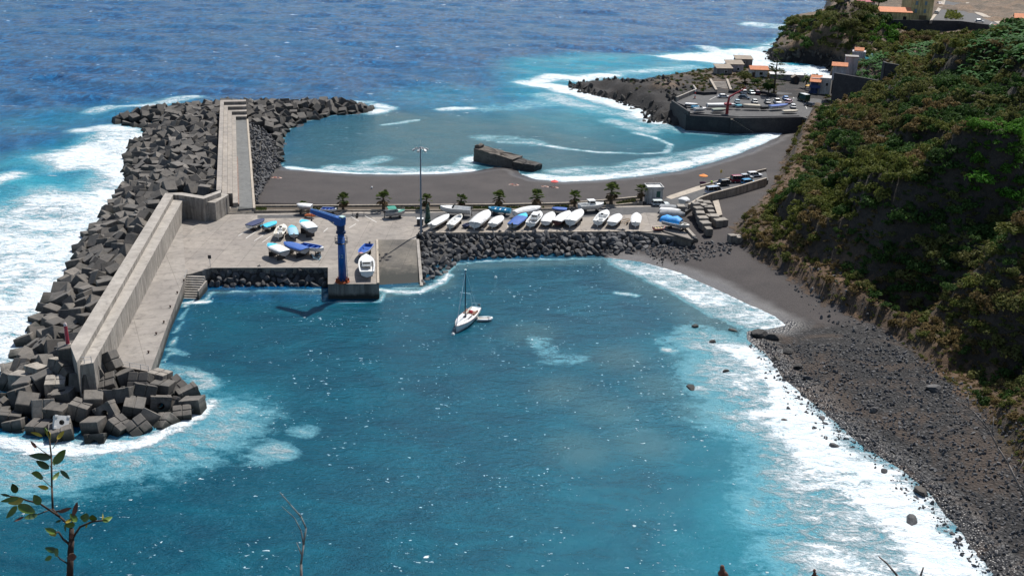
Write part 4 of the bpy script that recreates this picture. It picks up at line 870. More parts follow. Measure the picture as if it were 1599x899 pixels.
# ------------------------------------------------ boats
P=lambda n,c,r=.4,v=.08: paint(n,c,r,v,1.5)
WHT=P('white_gelcoat',(.74,.74,.72),.3); CRM=P('cream_gelcoat',(.66,.62,.54),.4); TWH=paint('white_tarpaulin',(.70,.70,.69),.8,.20,1.2,.14); TNV=paint('navy_tarpaulin',(.028,.04,.11),.8,.2,1.2,.04)
TBL=paint('blue_tarpaulin',(.03,.10,.36),.7,.2,1.2,.04); TCY=paint('cyan_tarpaulin',(.04,.50,.72),.7,.18,1.2,.05); TGR=paint('grey_tarpaulin',(.27,.28,.29),.85,.25,1.0,.08); TBE=paint('beige_tarpaulin',(.52,.47,.38),.85,.2,1.0,.05)
BLU=P('blue_hull_paint',(.04,.12,.42)); CYA=P('cyan_hull_paint',(.10,.42,.62)); GRY=P('grey_hull_paint',(.33,.34,.35)); DRK=P('dark_rubber',(.02,.02,.022),.6); WOOD=P('varnished_wood',(.20,.08,.035),.5,.25); GLS=P('dark_glass',(.015,.02,.025),.08,0); GRN=P('green_canvas',(.03,.26,.19),.8); ORG=P('orange_paint',(.55,.17,.06),.6); PNK=P('faded_red',(.45,.16,.13),.6,.3); LBL=P('pale_blue_paint',(.30,.48,.58),.5); STL=P('steel',(.4,.41,.42),.35); ANT=P('antifouling',(.10,.035,.03),.8); BLK=P('black_paint',(.025,.025,.03),.5); REDP=P('bright_red_cloth',(.55,.05,.06),.8); DGR=P('dark_green',(.015,.05,.035),.7)
def boat(stern,bow,beam,label,style='cover',hull=None,top=None,h=1.05,z=None,lift=.45,group=None,canopy=None,motor=False,bowc=None,extra=None,inner=None,cat='boat',stand=True,L=None,stripe=None):
    z=ZD if z is None else z; hull=hull or WHT; top=top or TWH
    A=W(stern[0],stern[1],z);B=W(bow[0],bow[1],z); d=B-A; L=L or d.length; ang=math.atan2(d.y,d.x); c=(A+B)/2
    r=empty('boat',(c.x,c.y,z+lift),ang,label,cat,group); n=11; q=random.Random(label)
    def st(s):
        f=(.86+.14*math.sin(min(1,s/.45)*math.pi/2)) if s<.45 else max(.02,(1-((s-.45)/.552)**2.5)**.8)
        hb=beam*.54*f; sh=h*(.96+.14*s*s); k=.0 if s<.6 else h*.55*((s-.6)/.4)**2.2
        return s*L*.95-L/2,hb,sh,k
    S=[i/(n-1) for i in range(n)]; secs=[];inn=[]
    for s in S:
        x,hb,sh,k=st(s); ch=k+(sh-k)*.35
        secs.append([(x,-hb,sh),(x,-hb*.97,sh-.12),(x-.0,-hb*.80,ch),(x,0,k),(x,hb*.80,ch),(x,hb*.97,sh-.12),(x,hb,sh)])
    mb=MB(); mb.loft(secs,0,closed=False,caps=False); mb.add(secs[0],[(6,5,4,3,2,1,0)]); 
    # sharp bow point
    if stripe:
        for i in range(n-1):
            for s_ in(0,1):
                a,b=(0,1) if s_==0 else (6,5); 
        mats=[hull,stripe]
        for fi in range((n-1)*6):
            if fi%6 in(0,5): mb.m[fi]=1
    else: mats=[hull]
    hu=mb.build('hull',mats,r,True)
    mb=MB()     # rub rail
    for s_ in(0,6):
        mb.path([Vector(q_[s_])+Vector((0,(.02 if s_ else -.02),.0)) for q_ in secs],[.045]*n,5)
    mb.build('gunwale',hull if style!='cover' else top,r)
    if style=='cover':
        cs=[]; hh=canopy or .28
        for i,s in enumerate(S):
            x,hb,sh,k=st(s); e=hh*math.sin(math.pi*min(1,max(0,(s*.93+.05))))**.6+q.uniform(-.03,.03)
            cs.append([(x,-hb*1.03-.02,sh-.16),(x,-hb*1.02-.02,sh+.02),(x,-hb*.55,sh+e*.75),(x,0,sh+e),(x,hb*.55,sh+e*.75),(x,hb*1.02+.02,sh+.02),(x,hb*1.03+.02,sh-.16)])
        mb=MB(); mb.loft(cs,0,closed=False,caps=False); mb.add(cs[0],[(6,5,4,3,2,1,0)])
        mats=[top]
        if bowc: mats=[top,bowc]; [mb.m.__setitem__(i,1) for i in range(len(mb.m)) if i//6>=7]
        mb.build('tarpaulin',mats,r,True)
    else:
        fl=h*.38; inner=inner or hull; fore=.62 if style in('cabin','console','cuddy') else .88; cs=[]
        for i,s in enumerate(S):
            if s>fore+.06: break
            x,hb,sh,k=st(s); x=max(x,-L/2+.12); cs.append([(x,-hb+.03,sh+.01),(x,-hb+.17,sh+.01),(x,-hb*.72,fl+k),(x,hb*.72,fl+k),(x,hb-.17,sh+.01),(x,hb-.03,sh+.01)])
        mb=MB(); mb.loft(cs,0,closed=False,caps=False); mb.add(cs[0],[(0,1,2,3,4,5)]); mb.add(cs[-1],[(5,4,3,2,1,0)]); mb.build('cockpit',inner,r)
        ds=[]; j0=len(cs)-1
        for i in range(j0,n):
            x,hb,sh,k=st(S[i]); ds.append([(x,-hb,sh+.012),(x,-hb*.5,sh+.09),(x,0,sh+.12),(x,hb*.5,sh+.09),(x,hb,sh+.012)])
        if len(ds)>1: mb=MB(); mb.loft(ds,0,closed=False,caps=False); mb.add(ds[0],[(4,3,2,1,0)]); mb.build('foredeck',bowc or (top if style=='cuddy' else hull),r,True)
        if style=='open':
            for t in(.25,.48,.70):
                x,hb,sh,k=st(t); mb=MB(); mb.box((x,0,sh-.22),(.28,hb*1.75,.05)); mb.build('thwart',top if top is not TWH else WOOD,r)
        if style=='cabin':
            x,hb,sh,k=st(.50); cl=L*.24; chh=1.25 if not canopy else canopy; w0=hb*1.25
            mb=MB(); lo=[(x-cl/2,-w0/2,sh-.3),(x+cl/2+.25,-w0/2,sh-.3),(x+cl/2+.25,w0/2,sh-.3),(x-cl/2,w0/2,sh-.3)]; hi=[(x-cl/2,-w0*.42,sh+chh*.62),(x+cl/2-.2,-w0*.42,sh+chh*.62),(x+cl/2-.2,w0*.42,sh+chh*.62),(x-cl/2,w0*.42,sh+chh*.62)]
            mb.add(lo+hi,[(0,1,5,4),(1,2,6,5),(2,3,7,6),(3,0,4,7),(4,5,6,7)]); cb=mb.build('cabin',WHT,r)
            mb=MB(); mb.bbox((x-.1,0,sh+chh*.66),(cl+.25,w0*.95,.08),.03); mb.build('cabin_roof',top if top is not TWH else WHT,cb)
            lof=lambda a,b,t:tuple(a[i]+(b[i]-a[i])*t for i in range(3))
            for (i0,i1) in((0,1),(1,2),(2,3),(3,0)):
                mb=MB(); a,b,c2,d2=lo[i0],lo[i1],hi[i1],hi[i0]; nrm=(Vector(b)-Vector(a)).cross(Vector(d2)-Vector(a)).normalized()*.02
                pts=[lof(lof(a,d2,.52),lof(b,c2,.52),.1),lof(lof(a,d2,.52),lof(b,c2,.52),.9),lof(lof(a,d2,.9),lof(b,c2,.9),.9),lof(lof(a,d2,.9),lof(b,c2,.9),.1)]
                mb.add([Vector(p)+nrm for p in pts],[(0,1,2,3)]); mb.build('window',GLS,cb)
        if style=='console':
            x,hb,sh,k=st(.42); mb=MB(); mb.bbox((x,0,fl+.5),(.6,.7,1.0),.08); co=mb.build('console',WHT,r); mb=MB(); mb.add([(x+.32,-.3,fl+1.0),(x+.32,.3,fl+1.0),(x+.12,.28,fl+1.4),(x+.12,-.28,fl+1.4)],[(0,1,2,3)]); mb.build('windscreen',GLS,co)
            mb=MB(); mb.bbox((x-.8,0,fl+.25),(.5,1.0,.5),.06); mb.build('seat',WHT,r)
        if style=='cuddy':
            x,hb,sh,k=st(.56); mb=MB(); w0=hb*1.5
            mb.add([(x,-w0/2,sh),(x+.5,-w0*.3,sh+.05),(x+.5,w0*.3,sh+.05),(x,w0/2,sh),(x-.35,-w0*.45,sh+.55),(x+.0,-w0*.25,sh+.6),(x+.0,w0*.25,sh+.6),(x-.35,w0*.45,sh+.55)],[(0,1,5,4),(1,2,6,5),(2,3,7,6)]); mb.build('windscreen',GLS,r)
            mb=MB(); mb.loft([[(x+L*.10+u,-w0*.3*(1-f),sh),(x+L*.10+u,0,sh+.28*(1-f)),(x+L*.10+u,w0*.3*(1-f),sh)] for u,f in((-.3,0),(L*.1,.15),(L*.22,.8))],0,closed=False,caps=False); mb.build('trunk_cabin',WHT,r,True)
        if canopy and style!='cabin':
            x,hb,sh,k=st(.30); mb=MB(); cs=[]
            for u in(-.9,-.3,.4,1.0):
                cs.append([(x+u,-hb*.85,sh+.75),(x+u,-hb*.4,sh+1.15-.1*abs(u)),(x+u,hb*.4,sh+1.15-.1*abs(u)),(x+u,hb*.85,sh+.75)])
            mb.loft(cs,0,closed=False,caps=False); cp=mb.build('canopy',top,r,True)
            mb=MB(); [mb.tube((x+u,s_*hb*.85,sh),(x+u,s_*hb*.85,sh+.78),.025,n=5) for u in(-.9,1.0) for s_ in(-1,1)]; mb.build('canopy_frame',STL,cp)
    if motor:
        mo=MB(); x=-L/2; mo.bbox((x-.22,0,h*.95+.15),(.5,.34,.5),.08); o=mo.build('outboard_motor',BLK if motor is True else motor,r); mb=MB(); mb.box((x-.2,0,h*.35),(.14,.1,h*1.1)); mb.box((x-.28,0,-.12),(.3,.05,.2)); mb.build('motor_leg',BLK if motor is True else motor,o)
    if extra=='rail':
        mb=MB(); pts=[]
        for s in(.62,.72,.82,.92,.985): x,hb,sh,k=st(s); pts.append(Vector((x,hb*.9,sh+.05)))
        for sg_ in(1,-1):
            pp_=[Vector((p.x,p.y*sg_,p.z)) for p in pts]; mb.path([p+Vector((0,0,.4)) for p in pp_],[.02]*5,5); [mb.tube(p,p+Vector((0,0,.4)),.018,n=5) for p in pp_]
        mb.build('bow_rail',STL,r)
    if stand and lift>.2:
        s_=empty('boat_cradle',(c.x,c.y,z),ang,'low frame holding up the '+label[:60].rsplit(' ',1)[0] if False else 'dark cradle under a parked boat ashore','boat cradle','cradles under the boats ashore')
        mb=MB(); 
        for u in(-.26,.2): mb.box((L*u,0,lift*.5),(.14,beam*.75,lift)); mb.box((L*u,-beam*.33,lift*.5+.2),(.12,.1,lift+.45)); mb.box((L*u,beam*.33,lift*.5+.2),(.12,.1,lift+.45))
        mb.box((-.03*L,0,.15),(L*.5,.14,.12)); mb.build('frame',BLK,s_)
    return r
GA='boats on the open apron beside the blue crane'; GB='boats in the front row above the boulder bank'; GC='boats parked along the palm beds'
boat((389,362.5),(414,352),2.0,'covered boat under a flat navy tarp, leftmost on the apron','cover',WHT,TNV,.9,lift=.7,group=GA,canopy=.12)
boat((412,364),(433,356),1.9,'small boat under a glossy bright cyan tarp','cover',GRY,TCY,.8,lift=.7,group=GA,canopy=.3,motor=True)
boat((435,376),(444,360),2.1,'white open boat with raised console and outboard, right of the cyan tarp','console',CRM,None,.9,lift=.6,group=GA,motor=WHT)
boat((459.5,376),(455.5,361),1.9,'small grey boat with faded cyan bow cover and outboard','cover',GRY,LBL,.8,lift=.6,group=GA,motor=GRY,bowc=TCY)
boat((489,373),(471,360),2.5,'high standing boat with flat white cover and cyan bow','cover',GRY,TWH,1.3,lift=1.2,group=GA,bowc=TCY,canopy=.1)
boat((446,408),(418,396),2.5,'white covered boat with pale cyan bow above the left boulder bank','cover',GRY,TWH,1.2,lift=1.0,group=GA,bowc=TCY,canopy=.15)
boat((477,404),(443,393),2.5,'long boat under a smooth royal blue cover','cover',GRY,paint('royal_blue_cover',(.025,.10,.36),.6,.15,1.2,.03),1.1,lift=1.0,group=GA,canopy=.15)
boat((470,395),(508,403),2.3,'open wooden boat with blue gunwales beside the royal blue cover','open',WHT,BLU,1.1,lift=.9,group=GA,inner=BLU,stripe=BLU)
boat((487,334.5),(463,333),2.3,'white covered boat beyond the tip of the crane jib','cover',GRY,TWH,1.2,lift=.9,group=GC,canopy=.3)
boat((477,339.5),(494,341),1.1,'small orange dinghy lying under the jib tip','open',ORG,ORG,.5,lift=.25,inner=ORG,stand=False)
boat((502,332),(528,333.5),2.0,'low white and blue open boat behind the blue jib','open',WHT,BLU,.8,lift=.3,group=GC,inner=BLU,stripe=BLU)
boat((602,341),(634,338.5),2.4,'white cuddy boat with green canopy on the apron edge','cuddy',GRY,GRN,1.15,lift=.4,group=GC,canopy=1,motor=True,extra='rail')
boat((577,392),(562,410),2.1,'open boat with blue deck and faded pink bow on the crane pier','open',GRY,BLU,.95,lift=.7,inner=BLU,bowc=PNK,motor=True)
bb_=boat((573.5,438),(572,410),2.8,'white cabin boat seen stern on, parked on the crane pier','cabin',WHT,None,1.25,lift=.6,canopy=1.0)
boat((735,338.5),(685,335.5),2.7,'big white motor cruiser with grey stripe parked by the palm beds','cuddy',WHT,WHT,1.5,lift=.5,group=GC,canopy=None,motor=True,extra='rail',stripe=GRY)
boat((797,337),(761,333.5),2.1,'small cyan open fishing boat by the palm beds','open',CYA,WHT,1.0,lift=.5,group=GC,inner=CYA,bowc=LBL)
boat((803,341),(846,333),2.4,'long boat under a loose white tarp by the palm beds','cover',WHT,TWH,1.1,lift=.45,group=GC,canopy=.7)
boat((885,334),(860,333),2.0,'low boat under a flat deep blue cover by the palm beds','cover',GRY,TBL,.8,lift=.45,group=GC,canopy=.1)
boat((904,332),(944,329.5),2.6,'white cabin cruiser beside the tallest palm','cabin',WHT,None,1.35,lift=.55,group=GC,canopy=1.5,extra='rail')
boat((674,361),(702,344),2.1,'white covered boat, first in the row beside the lamp mast','cover',CRM,TWH,.95,lift=.55,group=GB,canopy=.15,motor=GRY)
boat((703,361),(721,344),1.9,'white open boat with fitted liner and outboard, second from the lamp mast','open',CRM,WHT,.95,lift=.55,group=GB,inner=WHT,motor=WHT)
boat((726,356.5),(734,353),1.3,'tiny dark blue dinghy between two white boats','open',TNV,TNV,.5,lift=.2,inner=TNV,stand=False,L=2.6)
boat((741,361),(764,341),2.9,'largest white shrouded boat of the front row, with peaked cover','cover',WHT,TWH,1.35,lift=.6,group=GB,canopy=.75,motor=WHT)
boat((769,358.5),(784,345.5),2.3,'short white covered boat left of the blue tarped one','cover',WHT,TWH,.9,lift=.5,group=GB,canopy=.25,motor=WHT)
boat((800,360),(822,342),2.5,'boat with vivid blue cover and pale cyan bow in the front row','cover',GRY,TBL,.95,lift=.55,group=GB,bowc=TCY,canopy=.2,motor=True)
boat((828,359),(844,340),2.4,'white boat with small windowed cabin, right of the vivid blue cover','cabin',WHT,None,1.05,lift=.6,group=GB,canopy=1.3,motor=WHT)
boat((851.5,356.5),(863,341),2.3,'white covered boat with thick grey rim, right of the windowed cabin','cover',WHT,TWH,1.0,lift=.6,group=GB,canopy=.2)
boat((869,356),(890,340),2.3,'white covered boat with maroon underside in the front row','cover',ANT,TWH,1.1,lift=.6,group=GB,canopy=.25)
boat((890,357),(908,339),2.7,'tall white wrapped boat with outboard, right of the maroon hulled one','cover',WHT,TWH,1.35,lift=.6,group=GB,canopy=.35,motor=WHT)
boat((933,356),(948,338),2.4,'white console boat right of the gap in the front row','console',WHT,None,1.1,lift=.55,group=GB,motor=WHT)
boat((955,356.5),(967,343),2.4,'white covered boat left of the empty rusty trailer','cover',WHT,TWH,.95,lift=.5,group=GB,canopy=.2)
boat((992,357),(994,341),2.1,'rightmost white covered boat of the front row','cover',WHT,TWH,.95,lift=.5,group=GB,canopy=.25,motor=WHT)
GE='boats at the east end of the apron'
boat((1030,330),(1064,334),2.3,'grey tarped boat nearest the white car','cover',GRY,TGR,1.0,lift=.5,group=GE,canopy=.35,stand=False)
boat((1030,341),(1071,345),2.5,'grey tarped boat left of the blue tarped one','cover',GRY,TGR,1.1,lift=.5,group=GE,canopy=.75,stand=False)
boat((1030,336),(1064,340),2.0,'white boat squeezed between two grey tarped ones','cover',WHT,TWH,1.2,lift=.5,group=GE,canopy=.3,stand=False)
boat((1036,354),(1078,363.5),2.4,'white open boat with bright blue tarp over its stern','open',GRY,WHT,1.1,lift=.5,group=GE,inner=CRM,bowc=CRM,stripe=LBL)
mb=MB(); bt=W(1048,355,ZD); cs=[]
for i,u in enumerate((-2.4,-1.2,0,1.2,2.2)):
    e=[.2,.75,.5,.8,.15][i]; cs.append([(u,-1.25,.9),(u,-1.2,1.45),(u*1.0,-.4,1.6+e*.7),(u,.4,1.6+e),(u,1.2,1.5),(u,1.25,.9)])
mb.loft(cs,0,closed=False,caps=False); o=mb.build('tarpaulin',paint('bright_blue_tarp',(.02,.30,.75),.6,.2,1.0,.05),None,True,bt+Vector((0,0,.35))); o.rotation_euler=(0,0,-.9+.45); tag(o,'crumpled bright blue tarp over the stern of an open boat','tarpaulin')
boat((1020,361),(1039,360),1.8,'small faded red and yellow boat at the corner above the boulders','open',PNK,paint('yellowed_paint',(.55,.42,.15),.6),.6,lift=.25,inner=CRM,stand=False)
boat((1064,325),(1072,322),2.3,'white round topped boat cover beside the dark block','cover',CRM,TWH,1.2,lift=.8,canopy=.5,stand=False)
# trailers and odds
def trailer(px,py,label,ang,mat,z=ZD):
    t=empty('boat_trailer',W(px,py,z),ang,label,'trailer'); mb=MB()
    for s in(-.75,.75): mb.tube((-1.9,s,.5),(1.2,s,.5),.05,n=6); mb.tube((1.2,s,.5),(2.6,0,.5),.05,n=6)
    for u in(-1.6,-.4,.9): mb.tube((u,-.75,.5),(u,.75,.5),.045,n=6); mb.tube((u,-.75,.5),(u,-.75,1.0),.04,n=5); mb.tube((u,.75,.5),(u,.75,1.0),.04,n=5)
    mb.build('frame',mat,t)
    for s in(-.9,.9): mb=MB(); mb.tube((-.6,s-.09,.32),(-.6,s+.09,.32),.32,n=12); mb.build('wheel',DRK,t)
    return t
trailer(975,349,'empty rusty yellow trailer between two white covered boats',1.1,paint('rusty_yellow',(.30,.17,.05),.8,.3))
trailer(562,338.5,'empty dark trailer and gear behind the crane near a palm',.1,BLK)
trailer(494,403,'pale blue trailer with its drawbar over the boulder bank',-1.2,LBL)
bx=empty('harbour_cabinet',W(656,351,ZD),0,'small dark cabinet with a white top by the lamp mast','cabinet'); mb=MB(); mb.bbox((0,0,.7),(1.3,1.0,1.4),.04); mb.build('body',BLK,bx); mb=MB(); mb.bbox((0,0,1.46),(1.5,1.2,.12),.03); mb.build('top',WHT,bx)
# folded green parasol
fp=empty('folded_parasol',W(668,352,ZD),0,'tall folded dark green parasol beside the lamp mast','parasol'); mb=MB(); mb.tube((0,0,0),(0,0,5.0),.06,n=6); mb.build('pole',STL,fp); mb=MB(); mb.path([(0,0,.6),(0,0,1.6),(.02,0,3.2),(0,0,4.6),(0,0,5.1)],[.75,.62,.48,.30,.05],9); mb.build('canopy',DGR,fp,True); mb=MB(); mb.box((0,0,.2),(1.1,1.1,.4)); mb.build('base',M_WALL,fp)
# lamp mast
lm=empty('lamp_mast',W(657.5,366,ZD),0,'tall slim grey mast with a ring of floodlights above the beach','lamp mast')
zt=zat(656.2,231,W(657.5,366,ZD))-ZD
mb=MB(); mb.tube((0,0,0),(0,0,zt),.24,.12,10); mb.build('mast',P('mast_grey',(.16,.20,.25),.4),lm); mb=MB(); mb.tube((0,0,0),(0,0,.35),.5,.45,10); mb.build('base',M_WALL,lm)
mb=MB(); 
for k in range(6): a=k*math.pi/3+.3; mb.tube((0,0,zt-.1),(1.25*math.cos(a),1.25*math.sin(a),zt-.15),.06,n=5)
mb.tube((0,0,zt-.2),(0,0,zt+.25),.3,.15,8); mb.build('cross_arm',STL,lm)
for k in range(6):
    a=k*math.pi/3+.3; mb=MB(); c=Vector((1.4*math.cos(a),1.4*math.sin(a),zt-.32)); mb.bbox(c,(.62,.5,.28),.05,a,0,Matrix.Rotation(a,4,'Z')@Matrix.Rotation(.5,4,'Y')); o=mb.build('floodlight',STL,lm); m2=MB(); m2.box(c+Vector((.03,.02,-.16)),(.5,.4,.03),0,0,Matrix.Rotation(a,4,'Z')@Matrix.Rotation(.5,4,'Y')); m2.build('lens',WHT,o)
mb=MB(); mb.tube((0,0,zt+.25),(0,0,zt+1.6),.02,n=4); mb.build('lightning_rod',STL,lm)
# crane
CBL=paint('crane_blue',(.013,.10,.36),.42,.18,.8); CBD=paint('crane_dark_blue',(.01,.03,.10),.5,.2); RST=paint('rust',(.35,.075,.02),.85,.3,3)
cp=W(535,440,ZD); hz=zat(533,343,cp); cr_=empty('harbour_crane',cp,0,'tall blue column crane with a box jib on the pier','crane')
Hc=hz-ZD
mb=MB(); mb.tube((0,0,.35),(0,0,Hc-2.6),.78,.62,14); col_=mb.build('column',CBL,cr_,True)
mb=MB(); mb.tube((0,0,0),(0,0,.18),1.35,n=14); mb.tube((0,0,.18),(0,0,.36),1.15,1.05,14)
for k in range(8): a=k*math.pi/4+.2; mb.box((math.cos(a)*1.0,math.sin(a)*1.0,.45),(.5,.08,.6),a)
mb.build('base_flange',RST,cr_)
mb=MB(); mb.tube((0,0,Hc-2.6),(0,0,Hc-2.2),.9,n=14); mb.tube((0,0,Hc-2.2),(0,0,Hc-1.0),.72,.78,14); mb.build('slewing_ring',CBD,cr_)
mb=MB(); zp=Hc-4.4
for i in range(16):
    a0=2*math.pi*i/16;a1=2*math.pi*(i+1)/16
    for rr_,z_,t in((1.15,zp,.07),(1.15,zp+.55,.04),(1.15,zp+1.05,.04)): mb.tube((rr_*math.cos(a0),rr_*math.sin(a0),z_),(rr_*math.cos(a1),rr_*math.sin(a1),z_),t,n=5)
    if i%2==0: mb.tube((1.15*math.cos(a0),1.15*math.sin(a0),zp),(1.15*math.cos(a0),1.15*math.sin(a0),zp+1.05),.035,n=5)
    mb.add([(.6*math.cos(a0),.6*math.sin(a0),zp),(1.15*math.cos(a0),1.15*math.sin(a0),zp),(1.15*math.cos(a1),1.15*math.sin(a1),zp),(.6*math.cos(a1),.6*math.sin(a1),zp)],[(0,1,2,3)])
mb.build('service_platform',BLK,cr_)
mb=MB(); mb.tube((.95,0,0),(.72,0,zp),.04,n=4); mb.tube((.95,.4,0),(.72,.35,zp),.04,n=4); [mb.tube((.95-.23*k/26,0,zp*k/26),(.95-.23*k/26,.38,zp*k/26),.02,n=4) for k in range(1,26)]; mb.build('ladder',STL,cr_)
je=W(486,327.5,hz+.7)-cp; jd=Vector((je.x,je.y,je.z-Hc)); Lj=jd.length; jq=jd.to_track_quat('X','Z').to_matrix().to_4x4()
mb=MB(); c0=Vector((0,0,Hc-.2)); 
hd=MB(); hd.bbox(c0+Vector((-.1,0,-.05)),(1.7,1.5,1.5),.1,0,0,jq); hd.build('crane_head',CBL,cr_); mb2=MB(); mb2.bbox(c0+jq@Vector((-.35,0,.86)),(.9,1.0,.2),.04,0,0,jq); mb2.build('winch_cover',P('pale_teal',(.35,.5,.48),.6),cr_)
mb.loft([[c0+jq@Vector((u,-w_,-h_)),c0+jq@Vector((u,w_,-h_)),c0+jq@Vector((u,w_,h_)),c0+jq@Vector((u,-w_,h_))] for u,w_,h_ in((.5,.48,.55),(Lj*.6,.42,.5),(Lj,.33,.36))]); jb=mb.build('jib',CBL,cr_)
mb=MB()
for k in range(9): u=1+Lj*.085*k; mb.tube(c0+jq@Vector((u,-.5,-.42)),c0+jq@Vector((u+.42,-.5,.42)),.035,n=4); mb.tube(c0+jq@Vector((u+.42,-.5,.42)),c0+jq@Vector((u+.84,-.5,-.42)),.035,n=4)
mb.tube(c0+jq@Vector((1,.1,.62)),c0+jq@Vector((Lj,.1,.5)),.06,n=5); mb.build('hydraulic_lines',LBL,jb)
mb=MB(); mb.tube(c0+jq@Vector((.7,.0,-1.3)),c0+jq@Vector((Lj*.45,0,-.5)),.13,n=8); mb.build('ram',STL,cr_)
mb=MB(); e=c0+jq@Vector((Lj,0,-.3)); mb.tube(e,e-Vector((0,0,1.2)),.03,n=4); mb.bbox(e-Vector((0,0,1.5)),(.3,.2,.5),.05); mb.build('hook',BLK,cr_)
tx=bpy.data.curves.new('number_mark','FONT'); tx.body='12'; tx.size=.95; tx.extrude=.01; tx.align_x='CENTER'; to_=bpy.data.objects.new('tmp',tx); link(to_); to_.location=(0,0,0)
dg=bpy.context.evaluated_depsgraph_get(); me=bpy.data.meshes.new_from_object(to_.evaluated_get(dg)); me.materials.clear(); me.materials.append(LBL); bpy.data.objects.remove(to_)
to_=bpy.data.objects.new('number_mark',me); link(to_); to_.parent=col_; to_.location=(-.02,-.72,Hc-7.2); to_.rotation_euler=(math.pi/2,0,0)
# sailing yacht
def yacht():
    S_=W(744,487,0);B_=W(712,520,0); d=B_-S_; L=d.length; ang=math.atan2(d.y,d.x); c=(S_+B_)/2; r=empty('sailing_yacht',(c.x,c.y,0),ang,'moored white sailing yacht with bare dark mast','yacht'); n=13; secs=[]
    def st(s):
        f=(.66+.34*math.sin(min(1,s/.5)*math.pi/2)) if s<.5 else max(.015,1-((s-.5)/.505)**2.1); return s*L-L/2,1.45*f,.95+.28*s*s
    for i in range(n):
        s=i/(n-1); x,hb,sh=st(s); secs.append([(x,-hb,sh),(x,-hb*.96,sh*.45),(x*.97,-hb*.6,-.15),(x*.95,0,-.35),(x*.97,hb*.6,-.15),(x,hb*.96,sh*.45),(x,hb,sh)])
    mb=MB(); mb.loft(secs,0,closed=False,caps=False); mb.add(secs[0],[(6,5,4,3,2,1,0)]); mb.build('hull',WHT,r,True)
    ds=[]
    for i in range(n):
        s=i/(n-1); x,hb,sh=st(s); ds.append([(x,-hb,sh+.01),(x,-hb*.5,sh+.06),(x,0,sh+.08),(x,hb*.5,sh+.06),(x,hb,sh+.01)])
    mb=MB(); mb.loft(ds,0,closed=False,caps=False); mb.build('deck',WHT,r,True)
    mb=MB()
    for sg in(0,4): mb.path([Vector(q_[sg])+Vector((0,0,.03)) for q_ in ds],[.04]*n,4)
    mb.build('toe_rail',WOOD,r)
    mb=MB(); mb.loft([[(x,-w_,1.0),(x,-w_*.85,1.0+h_),(x,w_*.85,1.0+h_),(x,w_,1.0)] for x,w_,h_ in((-.6,.85,.42),(.8,.8,.38),(2.0,.55,.24),(2.5,.3,.1))],0,closed=False,caps=True); ca=mb.build('coachroof',WHT,r)
    for s_ in(-1,1): mb=MB(); mb.add([(-.4,s_*.90,1.1),(1.3,s_*.82,1.1),(1.3,s_*.78,1.26),(-.4,s_*.84,1.3)],[(0,1,2,3)]); mb.build('window',GLS,ca)
    mb=MB(); mb.box((.9,0,1.45),(.6,.55,.06)); mb.build('hatch',GLS,ca)
    mb=MB(); mb.box((-2.1,0,1.06),(2.0,1.5,.04)); mb.box((-2.1,.95,1.2),(2.0,.25,.3)); mb.box((-2.1,-.95,1.2),(2.0,.25,.3)); mb.build('cockpit',WOOD,r)
    mt=zat(727,420,c+Vector((0,0,0))); mx=.7
    mb=MB(); mb.tube((mx,0,1.3),(mx,0,mt),.11,.085,8); ma=mb.build('mast',P('dark_mast',(.02,.025,.035),.4),r); mb=MB(); mb.tube((mx,-1.0,mt*.58),(mx,1.0,mt*.58),.035,n=5); mb.build('spreader',WHT,ma); mb=MB(); mb.ell((mx,0,mt+.1),(.22,.22,.12)); mb.build('masthead_light',WHT,ma)
    mb=MB(); mb.tube((mx,0,1.9),(-2.6,0,2.0),.16,.13,8); mb.build('boom',P('sail_cover',(.45,.40,.33),.8),r)
    mb=MB(); mb.tube((L/2-.1,0,1.25),(mx+.05,0,mt-.3),.075,.04,n=6); mb.build('furled_sail',TWH,r)
    mb=MB(); mb.tube((-L/2+.1,0,1.0),(mx,0,mt),.018,n=4); [mb.tube((mx-.2,s_*1.35,1.05),(mx,s_*1.0,mt*.58),.015,n=4) or mb.tube((mx,s_*1.0,mt*.58),(mx,0,mt),.015,n=4) for s_ in(-1,1)]; mb.build('rigging',STL,r)
    mb=MB(); [mb.tube((-L/2+.1,y_,1.0),(-L/2+.1,y_,1.75),.025,n=5) for y_ in(-.8,0,.8)]; mb.tube((-L/2+.1,-.8,1.75),(-L/2+.1,.8,1.75),.025,n=5); [mb.tube((L/2-.3-.9*k,s_*(.12+.32*k),1.2),(L/2-.3-.9*k,s_*(.12+.32*k),1.8),.02,n=4) for k in range(3) for s_ in(-1,1)]; [mb.tube((L/2-.3,s_*.12,1.8),(L/2-2.1,s_*.76,1.8),.02,n=4) for s_ in(-1,1)]; mb.build('guard_rails',STL,r)
    mb=MB(); mb.ell((-1.7,.35,1.45),(.32,.28,.3)); mb.ell((-2.1,-.1,1.35),(.26,.24,.22)); mb.build('red_covers',REDP,r)
    mb=MB(); mb.bbox((-L/2+.0,.5,1.5),(.3,.3,.4),.05); mb.build('outboard_motor',BLK,r)
    return r,c
yacht()
